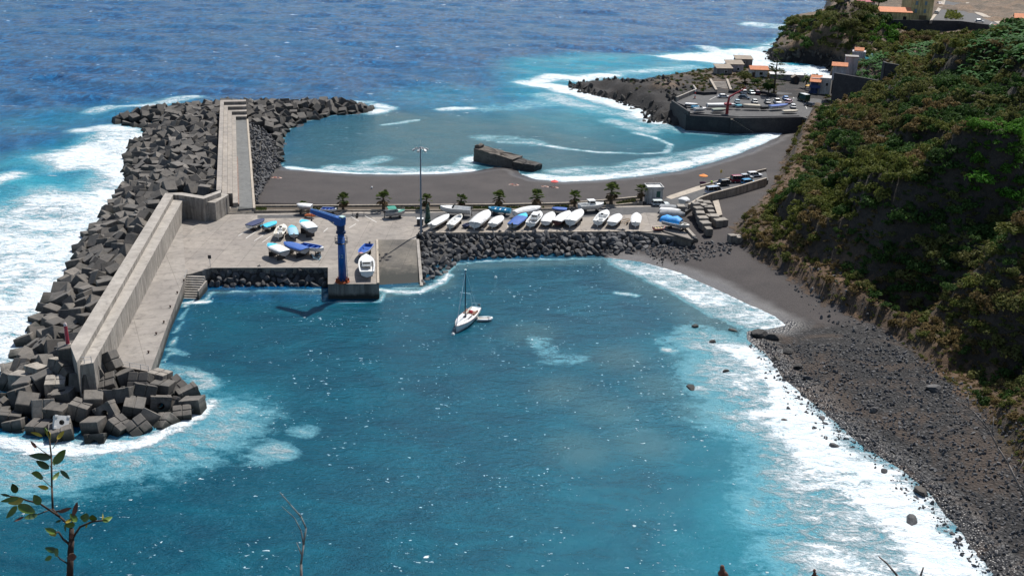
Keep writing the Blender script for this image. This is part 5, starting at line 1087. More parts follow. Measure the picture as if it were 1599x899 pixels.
def dinghy(px,py,label,ang,L=2.6):
    r=empty('dinghy',W(px,py,0),ang,label,'dinghy'); mb=MB(); pts=[(-L/2,-.6,.25),(L*.2,-.62,.27),(L*.42,-.35,.32),(L/2,0,.38),(L*.42,.35,.32),(L*.2,.62,.27),(-L/2,.6,.25)]; mb.path(pts,[.2,.21,.2,.19,.2,.21,.2],8); mb.ell(pts[0],(.2,.2,.2)); mb.ell(pts[-1],(.2,.2,.2)); mb.build('tube',WHT,r,True); mb=MB(); mb.add([(-L/2+.1,-.6,.18),(L*.3,-.5,.2),(L*.45,0,.25),(L*.3,.5,.2),(-L/2+.1,.6,.18)],[(0,1,2,3,4)]); mb.box((-L/2+.1,0,.3),(.08,1.1,.35)); mb.build('floor',CRM,r); return r
dinghy(757,499.5,'small white dinghy floating beside the yacht stern',.1)
for px,py,lb in((707.5,523,'white mooring buoy just ahead of the yacht bow'),(774,434,'lone small white buoy in the open harbour'),(651,127,'tiny white buoy far out on the open sea')):
    mb=MB(); mb.ell((0,0,.12),(.32,.32,.32)); b=empty('buoy',W(px,py,0),0,lb,'buoy'); mb.build('float',WHT,b,True); mb=MB(); mb.tube((0,0,.4),(0,0,.6),.05,n=6); mb.build('ring',STL,b)
# ------------------------------------------------ cars
CARP={}
def cpaint(c): 
    if c not in CARP: CARP[c]=paint('car_paint_%d'%len(CARP),c,.22,.03,1)
    return CARP[c]
def car(px,py,ang,c,label,kind='car',z=ZD,group=None,L=4.1,open_=None):
    r=empty('parked_car' if kind!='truck' else 'parked_truck',W(px,py,z),ang,label,{'van':'van','truck':'truck','pickup':'pickup'}.get(kind,'car'),group); w=1.72; h=dict(car=1.42,van=1.95,pickup=1.75,truck=2.6,suv=1.65,estate=1.45)[kind]; p=cpaint(c)
    hood={'car':.82,'van':1.0,'pickup':.95,'truck':1.0,'suv':.95,'estate':.82}[kind]
    prof=[(-L/2,.42),(-L/2+.02,hood-.05),(-L/2+.12,hood),(L/2-.15,hood-.12),(L/2,hood-.3),(L/2-.02,.40)]
    mb=MB(); 
    secs=[]
    for y,k in((-w/2,.93),(-w/2+.09,1),(w/2-.09,1),(w/2,.93)): secs.append([(x*(.985 if k<1 else 1),y,(z_-.35)*k+.33) for x,z_ in prof])
    mb.loft(secs); bd=mb.build('body',p,r)
    g0,g1,t0,t1={'car':(-L*.42,L*.24,-L*.30,L*.08),'estate':(-L*.49,L*.22,-L*.44,L*.08),'van':(-L*.49,L*.36,-L*.46,L*.20),'suv':(-L*.48,L*.24,-L*.42,L*.12),'pickup':(-L*.12,L*.24,-L*.10,L*.12),'truck':(L*.22,L*.45,L*.24,L*.40)}[kind]
    wb,wt=w/2-.06,w/2-.2; lo=[(g0,-wb,hood-.06),(g1,-wb,hood-.1),(g1,wb,hood-.1),(g0,wb,hood-.06)]; hi=[(t0,-wt,h-.04),(t1,-wt,h-.04),(t1,wt,h-.04),(t0,wt,h-.04)]
    mb=MB(); mb.add(lo+hi,[(0,1,5,4),(2,3,7,6),(1,2,6,5),(3,0,4,7)]); mb.build('windows',GLS,r)
    mb=MB(); mb.add([(t0-.03,-wt,h-.05),(t1+.03,-wt,h-.05),(t1+.03,wt,h-.05),(t0-.03,wt,h-.05),(t0+.1,-wt+.1,h),(t1-.1,-wt+.1,h),(t1-.1,wt-.1,h),(t0+.1,wt-.1,h)],[(0,1,5,4),(1,2,6,5),(2,3,7,6),(3,0,4,7),(4,5,6,7)])
    for a,b in zip(lo,hi): mb.tube(a,b,.045,n=4)
    for t in(.42,.72) if kind!='pickup' and kind!='truck' else (): 
        for s_ in(0,1): a=Vector(lo[0 if s_==0 else 3]).lerp(Vector(lo[1 if s_==0 else 2]),t); b=Vector(hi[0 if s_==0 else 3]).lerp(Vector(hi[1 if s_==0 else 2]),t); mb.tube(a,b,.04,n=4)
    mb.build('roof',p,r)
    if kind=='pickup': mb=MB(); mb.box((-L*.31,0,hood+.01),(L*.32,w-.3,.02)); mb.build('load_bed',BLK,r)
    if kind=='truck':
        mb=MB(); mb.bbox((-L*.14,0,1.75),(L*.68,w+.35,1.8),.06); bx=mb.build('box_body',p,r); mb=MB(); mb.box((-L*.14,0,2.68),(L*.6,w+.1,.06)); mb.build('box_roof',WHT,bx)
    for sx in(-L*.31,L*.32):
        for sy in(-1,1):
            mb=MB(); mb.tube((sx,sy*(w/2-.17),.31),(sx,sy*(w/2+.01),.31),.31,n=12); wh=mb.build('wheel',DRK,r); mb=MB(); mb.tube((sx,sy*(w/2),.31),(sx,sy*(w/2+.025),.31),.18,n=8); mb.build('rim',STL,wh)
    for sy in(-1,1):
        mb=MB(); mb.box((L/2-.04,sy*(w/2-.28),hood-.27),(.1,.34,.14)); mb.build('headlight',P('lamp_clear',(.7,.7,.68),.15),r)
        mb=MB(); mb.box((-L/2+.01,sy*(w/2-.2),hood-.2),(.06,.22,.2)); mb.build('tail_light',P('lamp_red',(.35,.01,.01),.2),r)
    return r
car(1031,321,.12,(.62,.68,.66),'pale white car parked beside the white flat roofed hut','estate')
car(1115,302,.42,(.30,.38,.48),'pale blue grey van on the access road near the orange parasol','van',3.2,L=4.7)
car(1127,290,-2.8,(.02,.022,.025),'black car beside the orange parasol','suv',3.2)
car(1152,284.5,.3,(.22,.012,.03),'dark red van behind the black car','van',3.2,L=3.9)
car(1164,279.5,.4,(.45,.48,.50),'silver car beside the blue one','car',3.2)
car(1169,287.5,.4,(.05,.28,.50),'bright blue car with pale roof near the cliff nose','estate',3.2)
car(1178,276,.35,(.68,.68,.68),'white car farthest along the access road','estate',3.2)
# hut
def box_house(name,c,ang,dims,z0,label,wallm,cat='house'):
    r=empty(name,(c[0],c[1],z0),ang,label,cat); w_,d_,h_=dims; mb=MB(); mb.box((0,0,h_/2-1),(w_,d_,h_+2)); mb.build('wall',wallm,r); return r
WPL=concrete('white_plaster',(.62,.62,.61),(.54,.53,.51),.3,stain=(.45,.43,.4),rough=.8,bm=.01)
hc=W(1020,313,ZD); hu=box_house('beach_hut',(hc.x+.2,hc.y+1.6),.12,(3.7,3.4,2.9),ZD,'small white flat roofed hut at the east end of the palm beds',WPL,'hut')
mb=MB(); mb.bbox((0,0,3.0),(4.1,3.8,.22),.04); rf=mb.build('roof',WPL,hu); mb=MB(); [mb.box(c,d) for c,d in(((0,1.8,3.25),(4.1,.18,.3)),((0,-1.8,3.25),(4.1,.18,.3)),((1.95,0,3.25),(.18,3.42,.3)),((-1.95,0,3.25),(.18,3.42,.3)))]; mb.build('roof_edge',WPL,rf)
mb=MB(); mb.box((.75,-1.72,1.55),(.95,.08,1.5)); mb.build('shutter',P('green_shutter',(.02,.10,.08),.5),hu); mb=MB(); mb.tube((.3,.5,3.3),(.3,.5,5),.03,n=5); mb.tube((-.2,.5,4.7),(.9,.5,4.9),.02,n=4); mb.tube((.3,.5,4.8),(-.4,.5,5.2),.02,n=4); mb.build('antenna',STL,hu)
# beach parasols and people
def parasol(px,py,z,c1,label,rad=1.15,h=2.1,c2=None):
    r=empty('beach_parasol',W(px,py,z),0,label,'parasol'); mb=MB(); mb.tube((0,0,-.2),(0,0,h),.03,n=6); mb.build('pole',STL,r); mb=MB(); n=10; 
    vs=[(0,0,h+.1)]+[(rad*math.cos(2*math.pi*i/n),rad*math.sin(2*math.pi*i/n),h-.38) for i in range(n)]; v2=[(rad*1.0*math.cos(2*math.pi*i/n),rad*math.sin(2*math.pi*i/n),h-.52) for i in range(n)]
    vs+=v2; mb.add(vs,[(0,1+i,1+(i+1)%n) for i in range(n)]+[(1+i,11+i,11+(i+1)%n,1+(i+1)%n) for i in range(n)]); mats=[paint(label[:12],c1,.8,.05)]
    mb.build('canopy',mats,r)
    if c2: mb=MB(); mb.box((0,.3,.35),(1.5,.7,.5)); o=mb.build('beach_gear',paint('purple_cloth',c2,.9),None,loc=W(px,py+3,z)); tag(o,'dark purple beach gear under the orange parasol','beach gear')
    return r
parasol(1097.5,285,2.9,(.75,.25,.05),'orange parasol on the sand beside the access road',1.15,2.2,(.10,.03,.07))
parasol(865.7,290.5,1.0,(.70,.10,.09),'faded red parasol on the black beach near the surf',1.0,1.6)
SKIN=paint('skin',(.42,.23,.16),.6,.1,6); HAIR=paint('dark_hair',(.02,.012,.008),.7)
def person_lying(px,py,label,ang,cloth,z=None):
    x,y=W2(px,py,1.2); z=gz(x,y); x,y=W2(px,py,z); z=gz(x,y)
    r=empty('person',(x,y,z+.02),ang,label,'person')
    vs=[(0,0,.16),(.0,0,.30),(.45,0,.17),(.62,0,.19),(-.12,-.1,.15),(-.5,-.13,.22),(-.88,-.14,.10),(-.97,-.15,.16),(-.12,.1,.15),(-.5,.16,.26),(-.9,.15,.10),(-.99,.16,.16),(.42,-.2,.16),(.2,-.38,.08),(.05,-.42,.07),(.42,.2,.16),(.25,.4,.08),(.12,.5,.07),(.22,0,.17),(.74,0,.20),(.86,0,.21)]
    ed=[(0,18),(18,2),(2,3),(3,19),(19,20),(0,4),(4,5),(5,6),(6,7),(0,8),(8,9),(9,10),(10,11),(2,12),(12,13),(13,14),(2,15),(15,16),(16,17)]
    rad={0:.15,18:.13,2:.15,3:.06,19:.095,20:.08,4:.095,5:.07,6:.045,7:.05,8:.095,9:.07,10:.045,11:.05,12:.06,13:.045,14:.035,15:.06,16:.045,17:.035}
    used=sorted(rad); mp={o:i for i,o in enumerate(used)}
    me=bpy.data.meshes.new('body'); me.from_pydata([vs[u] for u in used],[(mp[a],mp[b]) for a,b in ed],[]); me.update()
    o=bpy.data.objects.new('body',me); link(o); me.materials.append(SKIN); o.parent=r
    md=o.modifiers.new('skin','SKIN'); lay=me.skin_vertices[0] if me.skin_vertices else None
    if lay:
        for i,u in enumerate(used): lay.data[i].radius=(rad[u],rad[u]*.8)
        lay.data[0].use_root=True
    o.modifiers.new('sub','SUBSURF').levels=1; o.modifiers['sub'].render_levels=1
    mb=MB(); mb.ell((.84,0,.23),(.10,.10,.10)); mb.build('hair',HAIR,r,True)
    mb=MB(); mb.ell((-.02,0,.17),(.14,.20,.13)); mb.build('swimwear',cloth,r,True)
    tw=MB(); tw.box((0,0,0),(2.0,.9,.025)); t=tw.build('beach_towel',paint('towel_'+label[:8],(.55,.40,.35),.9,.3,4)); t.location=(x,y,z+.015); t.rotation_euler=(0,0,ang); tag(t,'pale towel under the '+label,'towel')
    return r
person_lying(429,278,'sunbather lying beside the rubble, left one of two',.3,REDP); person_lying(434,278.5,'sunbather lying beside the rubble, right one of two',.5,TBL)
person_lying(800,289,'sunbather lying left of the red parasol near the surf',2.6,REDP); person_lying(804.5,289.5,'sunbather beside another, closer to the red parasol',.4,TNV); person_lying(866,293,'dark clad person lying below the red parasol',.1,BLK); person_lying(851,291.5,'person on a pale towel just left of the red parasol',.0,WHT)
mb=MB(); mb.bbox((0,0,.3),(.4,.35,.6),.1); tag(mb.build('beach_bag',WHT,None,loc=W(580.5,294.5,1.7)),'small white bag alone on the black beach','bag')
pb_=MB(); pb_.bbox((0,0,.15),(.5,.4,.4),.1); tag(pb_.build('beach_bag',P('lime_cloth',(.35,.6,.05),.8),None,loc=W(1111,288,3.2)+Vector((0,0,.6))),'lime green bundle beside the black car','bundle')
fl=empty('beach_flag',W(1125,281,3.0),0,'small yellow flag on a pole behind the black car','flag'); mb=MB(); mb.tube((0,0,0),(0,0,2.8),.04,n=5); mb.build('pole',STL,fl); mb=MB(); mb.box((.0,.0,2.3),(.5,.03,.8)); mb.build('cloth',P('yellow_cloth',(.7,.5,.05),.8),fl)
# ------------------------------------------------ parking peninsula
ZL=5.0
LOT=PX([(1056,160),(1088,141),(1100,147),(1135,145.5),(1142,144),(1180,144),(1205,147),(1213,150),(1212,128),(1235,126),(1275,128),(1290,140),(1285,165),(1262,186),(1247,181),(1155,182.5),(1074,177),(1072,166)],ZL)
mb=MB(); mb.prism(LOT,2.5,ZL+.05); tag(mb.build('parking_lot',M_ASPH),kind='structure')
sq_=PX([(1051,160),(1073,178.5),(1155,183),(1250,181.5)],ZL)
# sea wall below the lot
def polywall(name,pts,z0,z1,th,mat,label,cat='sea wall',z=None):
    mb=MB(); P_=PX(pts,z if z is not None else z1)
    for i in range(len(P_)-1):
        a=Vector((*P_[i],0));b=Vector((*P_[i+1],0)); d=b-a; mb.box(((a.x+b.x)/2,(a.y+b.y)/2,(z0+z1)/2),(d.length+th*.9,th,z1-z0+.003*i),math.atan2(d.y,d.x))
    return tag(mb.build(name,mat),label,cat)
polywall('sea_wall',[(1049,161),(1074,179.5),(1155,184),(1250,182.5)],-2,ZL+.3,1.0,M_MASON,'tall dark stone sea wall under the far parking lot')
polywall('lot_parapet',[(1050,157),(1076,174)],4,ZL+1.6,.6,M_MASON,'angled parapet at the left end of the parking lot','wall')
polywall('lot_parapet',[(1057,151.5),(1087,139),(1083,133)],2,ZL+1.5,.6,M_WALL,'pale topped wall between lava promontory and parking lot','wall')
polywall('lot_wall',[(1104,162.5),(1150,163.5),(1200,165.5)],ZL-.5,ZL+1.0,.6,M_MASON,'low dark stone wall between parked cars and laid up boats','wall')
polywall('garden_wall',[(1139,141),(1180,141.5),(1196,143),(1211,147.5)],ZL-1,ZL+1.1,.6,M_MASON,'low stone wall behind the parked cars','wall')
polywall('garden_wall',[(1083,142),(1100,144),(1118,143)],ZL-1,ZL+1.1,.6,M_MASON,'short stone wall left of the garden steps','wall')
mb=MB(); a=PX([(1108,184),(1150,195)],0)
# steps beside the wall
ws=empty('wall_steps',(*W2(1140,184.5,ZL),0),0,'thin pale stair line descending the dark sea wall','stairs'); b0=Vector(ws.location); mb=MB()
for k in range(14):
    t=k/13; px=1142+40*t; x,y=W2(px,184.6+.0*t,ZL); mb.box((x-b0.x,y-1.0-b0.y,(ZL-.2-5*t)/2-.5),(.85,.9,(ZL-.2-5*t)+1+.002*k))
mb.build('steps',M_MASON,ws); mb=MB()
for k in range(14):
    t=k/13; px=1142+40*t; x,y=W2(px,184.6,ZL); mb.box((x-b0.x,y-1.0-b0.y,ZL-.15-5*t),(.84,.88,.1))
mb.build('treads',M_SIDEW,ws)
# garden steps
gs=empty('garden_steps',W(1127,144,ZL),0,'broad garden stairway between pale side walls above the lot','stairs'); b0=Vector(gs.location)
mb=MB(); n=9
for k in range(n):
    t0=k/n; l=W(1121-9*t0,143.5-16*t0,ZL+1.9*t0);r_=W(1139-3*t0,143-16*t0,ZL+1.9*t0); l2=W(1121-9*(t0+1/n),143.5-16*(t0+1/n),ZL+1.9*(t0+1/n))
    mb.prism([(l.x-b0.x,l.y-b0.y),(r_.x-b0.x,l.y-b0.y),(r_.x-b0.x,l2.y-b0.y+.3),(l.x-b0.x,l2.y-b0.y+.3)],-2,1.9*t0+.15)
mb.build('steps',M_STEP,gs)
for (pA,pB) in(((1118.5,143),(1109,126)),((1141,142.5),(1135,126))):
    mb=MB(); a=W(*pA,ZL+.2)-b0; b=W(*pB,ZL+2.1)-b0; mb.add([a+Vector((-.4,0,-2)),a+Vector((.4,0,-2)),b+Vector((.4,0,-2)),b+Vector((-.4,0,-2)),a+Vector((-.4,0,.7)),a+Vector((.4,0,.7)),b+Vector((.4,0,.7)),b+Vector((-.4,0,.7))],[(4,5,6,7),(0,1,5,4),(1,2,6,5),(3,0,4,7),(2,3,7,6)]); mb.build('side_wall',M_SIDEW,gs)
mb=MB()
for pts in([(1108,156),(1118,151),(1130,151)],[(1243,142),(1252,139)],[(1238,151),(1240,154)],[(1258,166),(1260,170)]):
    for i in range(len(pts)-1):
        A=W(*pts[i],ZL+.08);B=W(*pts[i+1],ZL+.08); d=(B-A).normalized(); n_=Vector((-d.y,d.x,0))*.12; mb.add([A+n_,A-n_,B-n_,B+n_],[(0,1,2,3)])
tag(mb.build('paint_marks',_mc[('white_road_paint',(.62,.60,.56),.8)]),kind='structure')
ZC=ZL+.05; GL='cars in the far parking lot'
for a in [(1130,153,0.05,(.6,.6,.6),'white saloon parked sideways at the left of the lot','car'),(1151,161.5,1.5,(.40,.52,.56),'pale teal car at the front left of the lot','car'),(1162,154.5,-.5,(.03,.05,.08),'dark blue car in the middle of the lot','car'),(1160,146.5,1.7,(.62,.62,.6),'white car at the back under the red jib tip','suv'),(1172,147,1.8,(.5,.6,.58),'pale green white car in the back row','car'),(1182,147.5,1.5,(.12,.02,.03),'maroon car at the right of the back row','suv'),(1178,161,1.55,(.60,.60,.56),'cream hatchback in the front row centre','car'),(1198,161.5,1.55,(.20,.21,.22),'grey car left of the white pickup','car'),(1213,161.5,1.6,(.66,.66,.64),'large white pickup in the front row','pickup'),(1226.5,156,1.5,(.06,.22,.55),'bright blue car right of the white pickup','car'),(1232,161.5,1.1,(.65,.45,.48),'small pinkish white car beside the blue one','car'),(1238,168.5,1.45,(.66,.66,.66),'white car at the right end near the laid up boats','car'),(1264,166,2.2,(.05,.05,.065),'dark car at the foot of the vegetated cliff','car')]:
    px,py,an,c,lb,k=a; car(px,py,an,c,lb,k,ZC,GL,4.4 if k!='pickup' else 5.0)
car(1254,158,1.9,(.015,.05,.03),'dark green box truck with a white roof by the blue house','truck',ZC,None,5.6)
GM='laid up boats on the far quay'
def lb_(s,b,beam,lab,*a,**k): return boat(s,b,beam,lab,*a,z=ZC,stand=False,group=GM,**k)
lb_((1104,170),(1150,170.5),2.6,'long white fishing boat left of the red crane','cover',WHT,TWH,1.3,lift=.4,canopy=.3)
lb_((1112,176.5),(1134,176),2.3,'grey green boat in front of the long white one','cover',GRY,paint('olive_tarp',(.30,.34,.28),.85,.2),1.0,lift=.3,canopy=.3)
lb_((1186,172),(1157,171.5),2.4,'beige tarped boat right of the red crane','cover',CRM,TBE,1.2,lift=.5,canopy=.3)
lb_((1149,171.5),(1158,171),2.0,'short teal tarped boat at the crane','cover',GRY,paint('teal_tarp',(.05,.25,.33),.8,.2),1.1,lift=.4,canopy=.3)
lb_((1188,172.5),(1200,172),2.0,'dark tarped boat between beige and blue ones','cover',BLK,paint('dark_tarp',(.06,.065,.07),.85,.2),1.0,lift=.3,canopy=.4)
lb_((1202,173),(1231,170.5),2.3,'white hulled boat with royal blue cover on the quay','cover',WHT,TBL,1.2,lift=.5,canopy=.2)
lb_((1222,177.5),(1247,177),2.0,'low cream boat at the right end of the quay','cover',CRM,TBE,.7,lift=.3,canopy=.2)
lb_((1070,167),(1090,169),2.2,'pale grey boat at the back left corner of the quay','cover',GRY,TWH,1.0,lift=.3,canopy=.2)
lb_((1079,171),(1092,172),2.0,'teal boat behind the white one at the left corner','open',CYA,CYA,.9,lift=.3,inner=CYA)
lb_((1084,176),(1103,175.5),2.2,'white boat nearest the left quay corner','cuddy',WHT,None,1.2,lift=.3)
# red crane
RED=paint('crane_red',(.32,.025,.03),.45,.2,1); cp=W(1135,178,ZC); r2=empty('small_crane',cp,0,'slim dark red crane with long raised jib on the far quay','crane')
zt=zat(1138.5,150.5,cp)-ZC; je=zat(1165,137.5,cp+Vector((2,3,0)))-ZC; jx=W(1165,137.5,je+ZC)-cp
mb=MB(); mb.tube((0,0,0),(0,0,zt*.55),.55,.45,10); mb.tube((0,0,zt*.55),(.3,0,zt),.40,.3,10); mb.build('column',RED,r2); mb=MB(); mb.tube((0,0,zt*.52),(0,0,zt*.6),1.3,n=10); mb.build('platform',RED,r2)
mb=MB(); mb.tube((.3,0,zt-.2),(jx.x,jx.y,jx.z),.32,.16,6); mb.build('jib',RED,r2); mb=MB(); mb.tube((.2,0,zt*.7),(jx.x*.4,jx.y*.4,zt+(jx.z-zt)*.4-.2),.12,n=6); mb.build('ram',STL,r2)
bp=empty('barrier_post',W(1085,154,ZC),0,'red and white striped post at the left of the lot','post'); mb=MB()
for k in range(4): mb.tube((0,0,.8*k),(0,0,.8*k+.8),.22,n=8,m=k%2)
mb.build('shaft',[paint('signal_red',(.6,.05,.04),.5),WHT],bp); mb=MB(); mb.tube((0,0,0),(0,0,.2),.5,n=8); mb.build('foot',M_WALL,bp)
# ------------------------------------------------ houses
TILE=multi('terracotta_tiles',[(.3,(.50,.17,.075)),(.6,(.62,.24,.11)),(.8,(.45,.18,.10))],.6,.85,.08,3)
YEL=concrete('yellow_plaster',(.72,.60,.30),(.66,.54,.26),.25,stain=(.36,.3,.15),rough=.85,bm=.01)
SALM=concrete('salmon_plaster',(.66,.48,.30),(.60,.44,.27),.25,stain=(.36,.26,.17),rough=.85,bm=.01)
LILAC=concrete('pale_pink_plaster',(.55,.50,.52),(.50,.46,.48),.3,stain=(.4,.38,.38),rough=.85,bm=.01)
SHUT=P('blue_shutter',(.16,.26,.30),.6); DOORM=P('dark_door',(.06,.035,.025),.6)
def window(par,x,y,z,w_,h_,face='-y',mat=None,frame=None):
    f=MB(); 
    if face=='-y': f.box((x,y-.04,z),(w_+.2,.1,h_+.2)); g=MB(); g.box((x,y-.1,z),(w_,.06,h_)); g.box((x,y-.14,z),(.06,.03,h_))
    else: f.box((x-.04,y,z),(.1,w_+.2,h_+.2)); g=MB(); g.box((x-.1,y,z),(.06,w_,h_)); g.box((x-.14,y,z),(.03,.06,h_))
    o=f.build('window',frame or WHT,par); g.build('pane',mat or GLS,o)
def roof_pitch(par,w_,d_,z,rise,ov=.4,mat=None,mono=False,name='roof'):
    mb=MB(); hw,hd=w_/2+ov,d_/2+ov; t=.18
    if mono: vs=[(-hw,-hd,z),(hw,-hd,z),(hw,hd,z+rise),(-hw,hd,z+rise)]; vs+=[(a,b,c+t) for a,b,c in vs]; mb.add(vs,[(3,2,1,0),(4,5,6,7),(0,1,5,4),(1,2,6,5),(2,3,7,6),(3,0,4,7)])
    else:
        vs=[(-hw,-hd,z),(hw,-hd,z),(hw,0,z+rise),(-hw,0,z+rise),(hw,hd,z),(-hw,hd,z)]; v2=[(a,b,c+t) for a,b,c in vs]; mb.add(vs+v2,[(3,2,1,0),(5,4,2,3),(6,7,8,9),(9,8,10,11),(0,1,7,6),(4,5,11,10),(1,2,8,7),(2,4,10,8),(0,6,9,3),(3,9,11,5)])
    return mb.build(name,mat or TILE,par)
def gable(par,w_,d_,z,rise,mat):
    mb=MB()
    for s in(-1,1): x=s*(w_/2-.01); mb.add([(x,-d_/2,z),(x,d_/2,z),(x,0,z+rise)],[(0,1,2) if s>0 else (2,1,0)])
    mb.build('gable',mat,par)
c=W(1183,121,6.5); h1=box_house('beach_house',(c.x+.5,c.y+2.6),-.03,(6.6,5,3.0),6.4,'small white house with orange tiled roof beside the tall pine',WPL)
roof_pitch(h1,6.6,5,2.9,1.2); gable(h1,6.6,5,2.95,1.1,WPL); window(h1,.8,-2.5,1.6,1.3,1.1); mb=MB(); mb.box((-2.1,-2.53,1.0),(1.0,.1,2.0)); mb.build('door',DOORM,h1)
GST=concrete('grey_render',(.30,.28,.27),(.24,.22,.21),.3,stain=(.2,.18,.17))
OLDR=multi('old_roofing',[(.3,(.22,.17,.13)),(.6,(.32,.27,.21)),(.8,(.40,.34,.28))],.6,.9,.05,3)
c=W(1130,117,6.8); h2=box_house('stone_house',(c.x,c.y+2.5),.1,(6.2,5,2.6),6.6,'grey house with pale worn roof at the left of the shore houses',GST); roof_pitch(h2,6.2,5,2.6,.9,.3,OLDR,True); window(h2,.5,-2.5,1.4,.9,.9)
c=W(1147,113,6.8); h3=box_house('stone_house',(c.x,c.y+2.5),.05,(6.6,5,3.2),6.6,'lilac grey house with worn beige roof among the shore houses',LILAC); roof_pitch(h3,6.6,5,3.2,1.0,.3,OLDR,True); window(h3,1.2,-2.5,1.5,.9,1.0); mb=MB(); mb.box((-1.2,-2.53,.9),(.9,.1,1.9)); mb.build('door',DOORM,h3)
c=W(1162,106,6.8); h4=box_house('stone_house',(c.x,c.y+3.5),.0,(6.8,5,3.4),6.6,'brownish house behind the others, next to the orange roof',GST); roof_pitch(h4,6.8,5,3.4,.8,.3,OLDR,True); window(h4,0,-2.5,2.2,.9,.8)
c=W(1234,127,5.6); h5=box_house('low_wall_house',(c.x-1,c.y+3.0),-.08,(13,4,2.4),5.4,'long low pale building behind the turning area',GST); roof_pitch(h5,13,4,2.4,.25,.1,WPL,True)
c=W(1241,129,5.6); h6=box_house('stone_chapel',(c.x+.2,c.y+.6),-.05,(2.6,2.6,2.0),5.4,'tiny stone gabled hut in front of the low building',M_MASON,'hut'); 
mb=MB(); mb.add([(-1.6,-1.5,1.9),(0,-1.5,3.0),(1.6,-1.5,1.9),(-1.6,1.5,1.9),(0,1.5,3.0),(1.6,1.5,1.9),(-1.6,-1.5,2.1),(0,-1.5,3.2),(1.6,-1.5,2.1),(-1.6,1.5,2.1),(0,1.5,3.2),(1.6,1.5,2.1)],[(6,7,10,9),(7,8,11,10),(0,1,7,6),(1,2,8,7)]); mb.build('roof',OLDR,h6); mb=MB(); mb.add([(-1.3,-1.31,1.9),(1.3,-1.31,1.9),(0,-1.31,2.9)],[(0,1,2)]); mb.box((0,-1.33,.85),(.9,.08,1.6)); mb.build('door',DOORM,h6)
# blue and white house
c=W(1283,146,5.4); h7=box_house('harbour_house',(c.x+.5,c.y+3.5),-.35,(7.0,7,5.6),5.2,'two storey white and blue house with orange lean-to roof below the cliff',WPL)
mb=MB(); mb.box((-2.2,-3.56,2.2),(2.6,.12,4.4)); mb.build('blue_facade',P('deep_blue_wall',(.05,.08,.22),.7,.2),h7); 
mb=MB(); mb.add([(-3.9,-5.6,4.3),(.2,-5.6,4.3),(.2,-1.0,6.2),(-3.9,-1.0,6.2),(-3.9,-5.6,4.5),(.2,-5.6,4.5),(.2,-1.0,6.4),(-3.9,-1.0,6.4)],[(3,2,1,0),(4,5,6,7),(0,1,5,4),(1,2,6,5),(2,3,7,6),(3,0,4,7)]); mb.build('porch_roof',TILE,h7)
for x in(-3.7,-1.8,.0): mb=MB(); mb.box((x,-5.3,2.1),(.2,.2,4.4)); mb.build('post',P('blue_post',(.04,.07,.2),.6),h7)
mb=MB(); mb.box((-1.85,-4.5,2.3),(3.8,2.0,.2)); mb.box((-1.85,-5.45,2.8),(3.8,.08,.9)); mb.build('balcony',P('deep_blue_wall',(.05,.08,.22),.7,.2),h7); mb=MB(); mb.box((1.6,0,5.75),(3.8,7,.3)); mb.build('parapet',WPL,h7); window(h7,2.2,-3.5,3.6,.9,1.1)
mb=MB(); mb.tube((0,0,0),(0,0,2.2),.12,n=6); o=parasol(1262,142,5.1,(.75,.45,.12),'yellow parasol in front of the blue and white house',1.2,2.3)
# retaining walls on the hill
def rwall(pts,ztop,h_,label,th=.8):
    r=tag(MB().mesh('x',M_MASON) and None or bpy.data.objects.new('x',bpy.data.meshes.new('x')),label) if False else None
    mb=MB(); P_=[W(a,b,z_) for (a,b),z_ in zip(pts,ztop)]
    for i in range(len(P_)-1):
        a,b=P_[i],P_[i+1]; d=(b-a); d.z=0; n_=Vector((-d.y,d.x,0)).normalized()*th/2
        mb.add([a+n_-Vector((0,0,h_)),a-n_-Vector((0,0,h_)),b-n_-Vector((0,0,h_)),b+n_-Vector((0,0,h_)),a+n_,a-n_,b-n_,b+n_],[(4,5,6,7),(0,1,5,4),(1,2,6,5),(2,3,7,6),(3,0,4,7)])
    return tag(mb.build('retaining_wall',M_MASON),label,'retaining wall')
rwall([(1304,114),(1340,120),(1375,126)],[17,17,17],11,'dark stone retaining wall under the banana plot beside the blue house')
rwall([(1380,96),(1384,98),(1432,106)],[23,23,22.5],8,'second dark retaining wall higher up beneath dry brush')
rwall([(1372,30),(1380,30.5),(1420,31.5),(1448,32),(1500,33),(1545,39),(1551,41)],[20.4]*7,8,'long dark retaining wall under the yellow building and road')
# pink house with orange roof and tower
c=W(1311,107,16.2); h8=box_house('hill_house',(c.x+.6,c.y+2),-.3,(4.6,4.6,3.0),14,'orange roofed house at the corner of the banana plot',LILAC); roof_pitch(h8,4.6,4.6,2.9,1.0,.5); gable(h8,4.6,4.6,2.9,.95,LILAC)
c=W(1331,105,15.8); h9=box_house('hill_house',(c.x,c.y+2),-.25,(4.4,4.5,5.8),13.5,'tall lilac block house behind the orange roof',LILAC); mb=MB(); mb.box((0,0,5.9),(4.7,4.8,.3)); mb.build('roof_slab',GST,h9)
c=W(1345,94,14.5); h10=box_house('hill_house',(c.x,c.y+4),-.3,(5,5,4.4),13,'house with small tiled porch beside the teal court',LILAC); roof_pitch(h10,3,3.4,4.6,1.0,.3)
mb=MB(); mb.prism(PX([(1346,84),(1352,92),(1402,91),(1398,83.5)],15.5),14.8,15.5); tag(mb.build('water_tank',P('teal_water',(.03,.20,.24),.15)),'long teal covered water tank behind the banana plot','water tank')
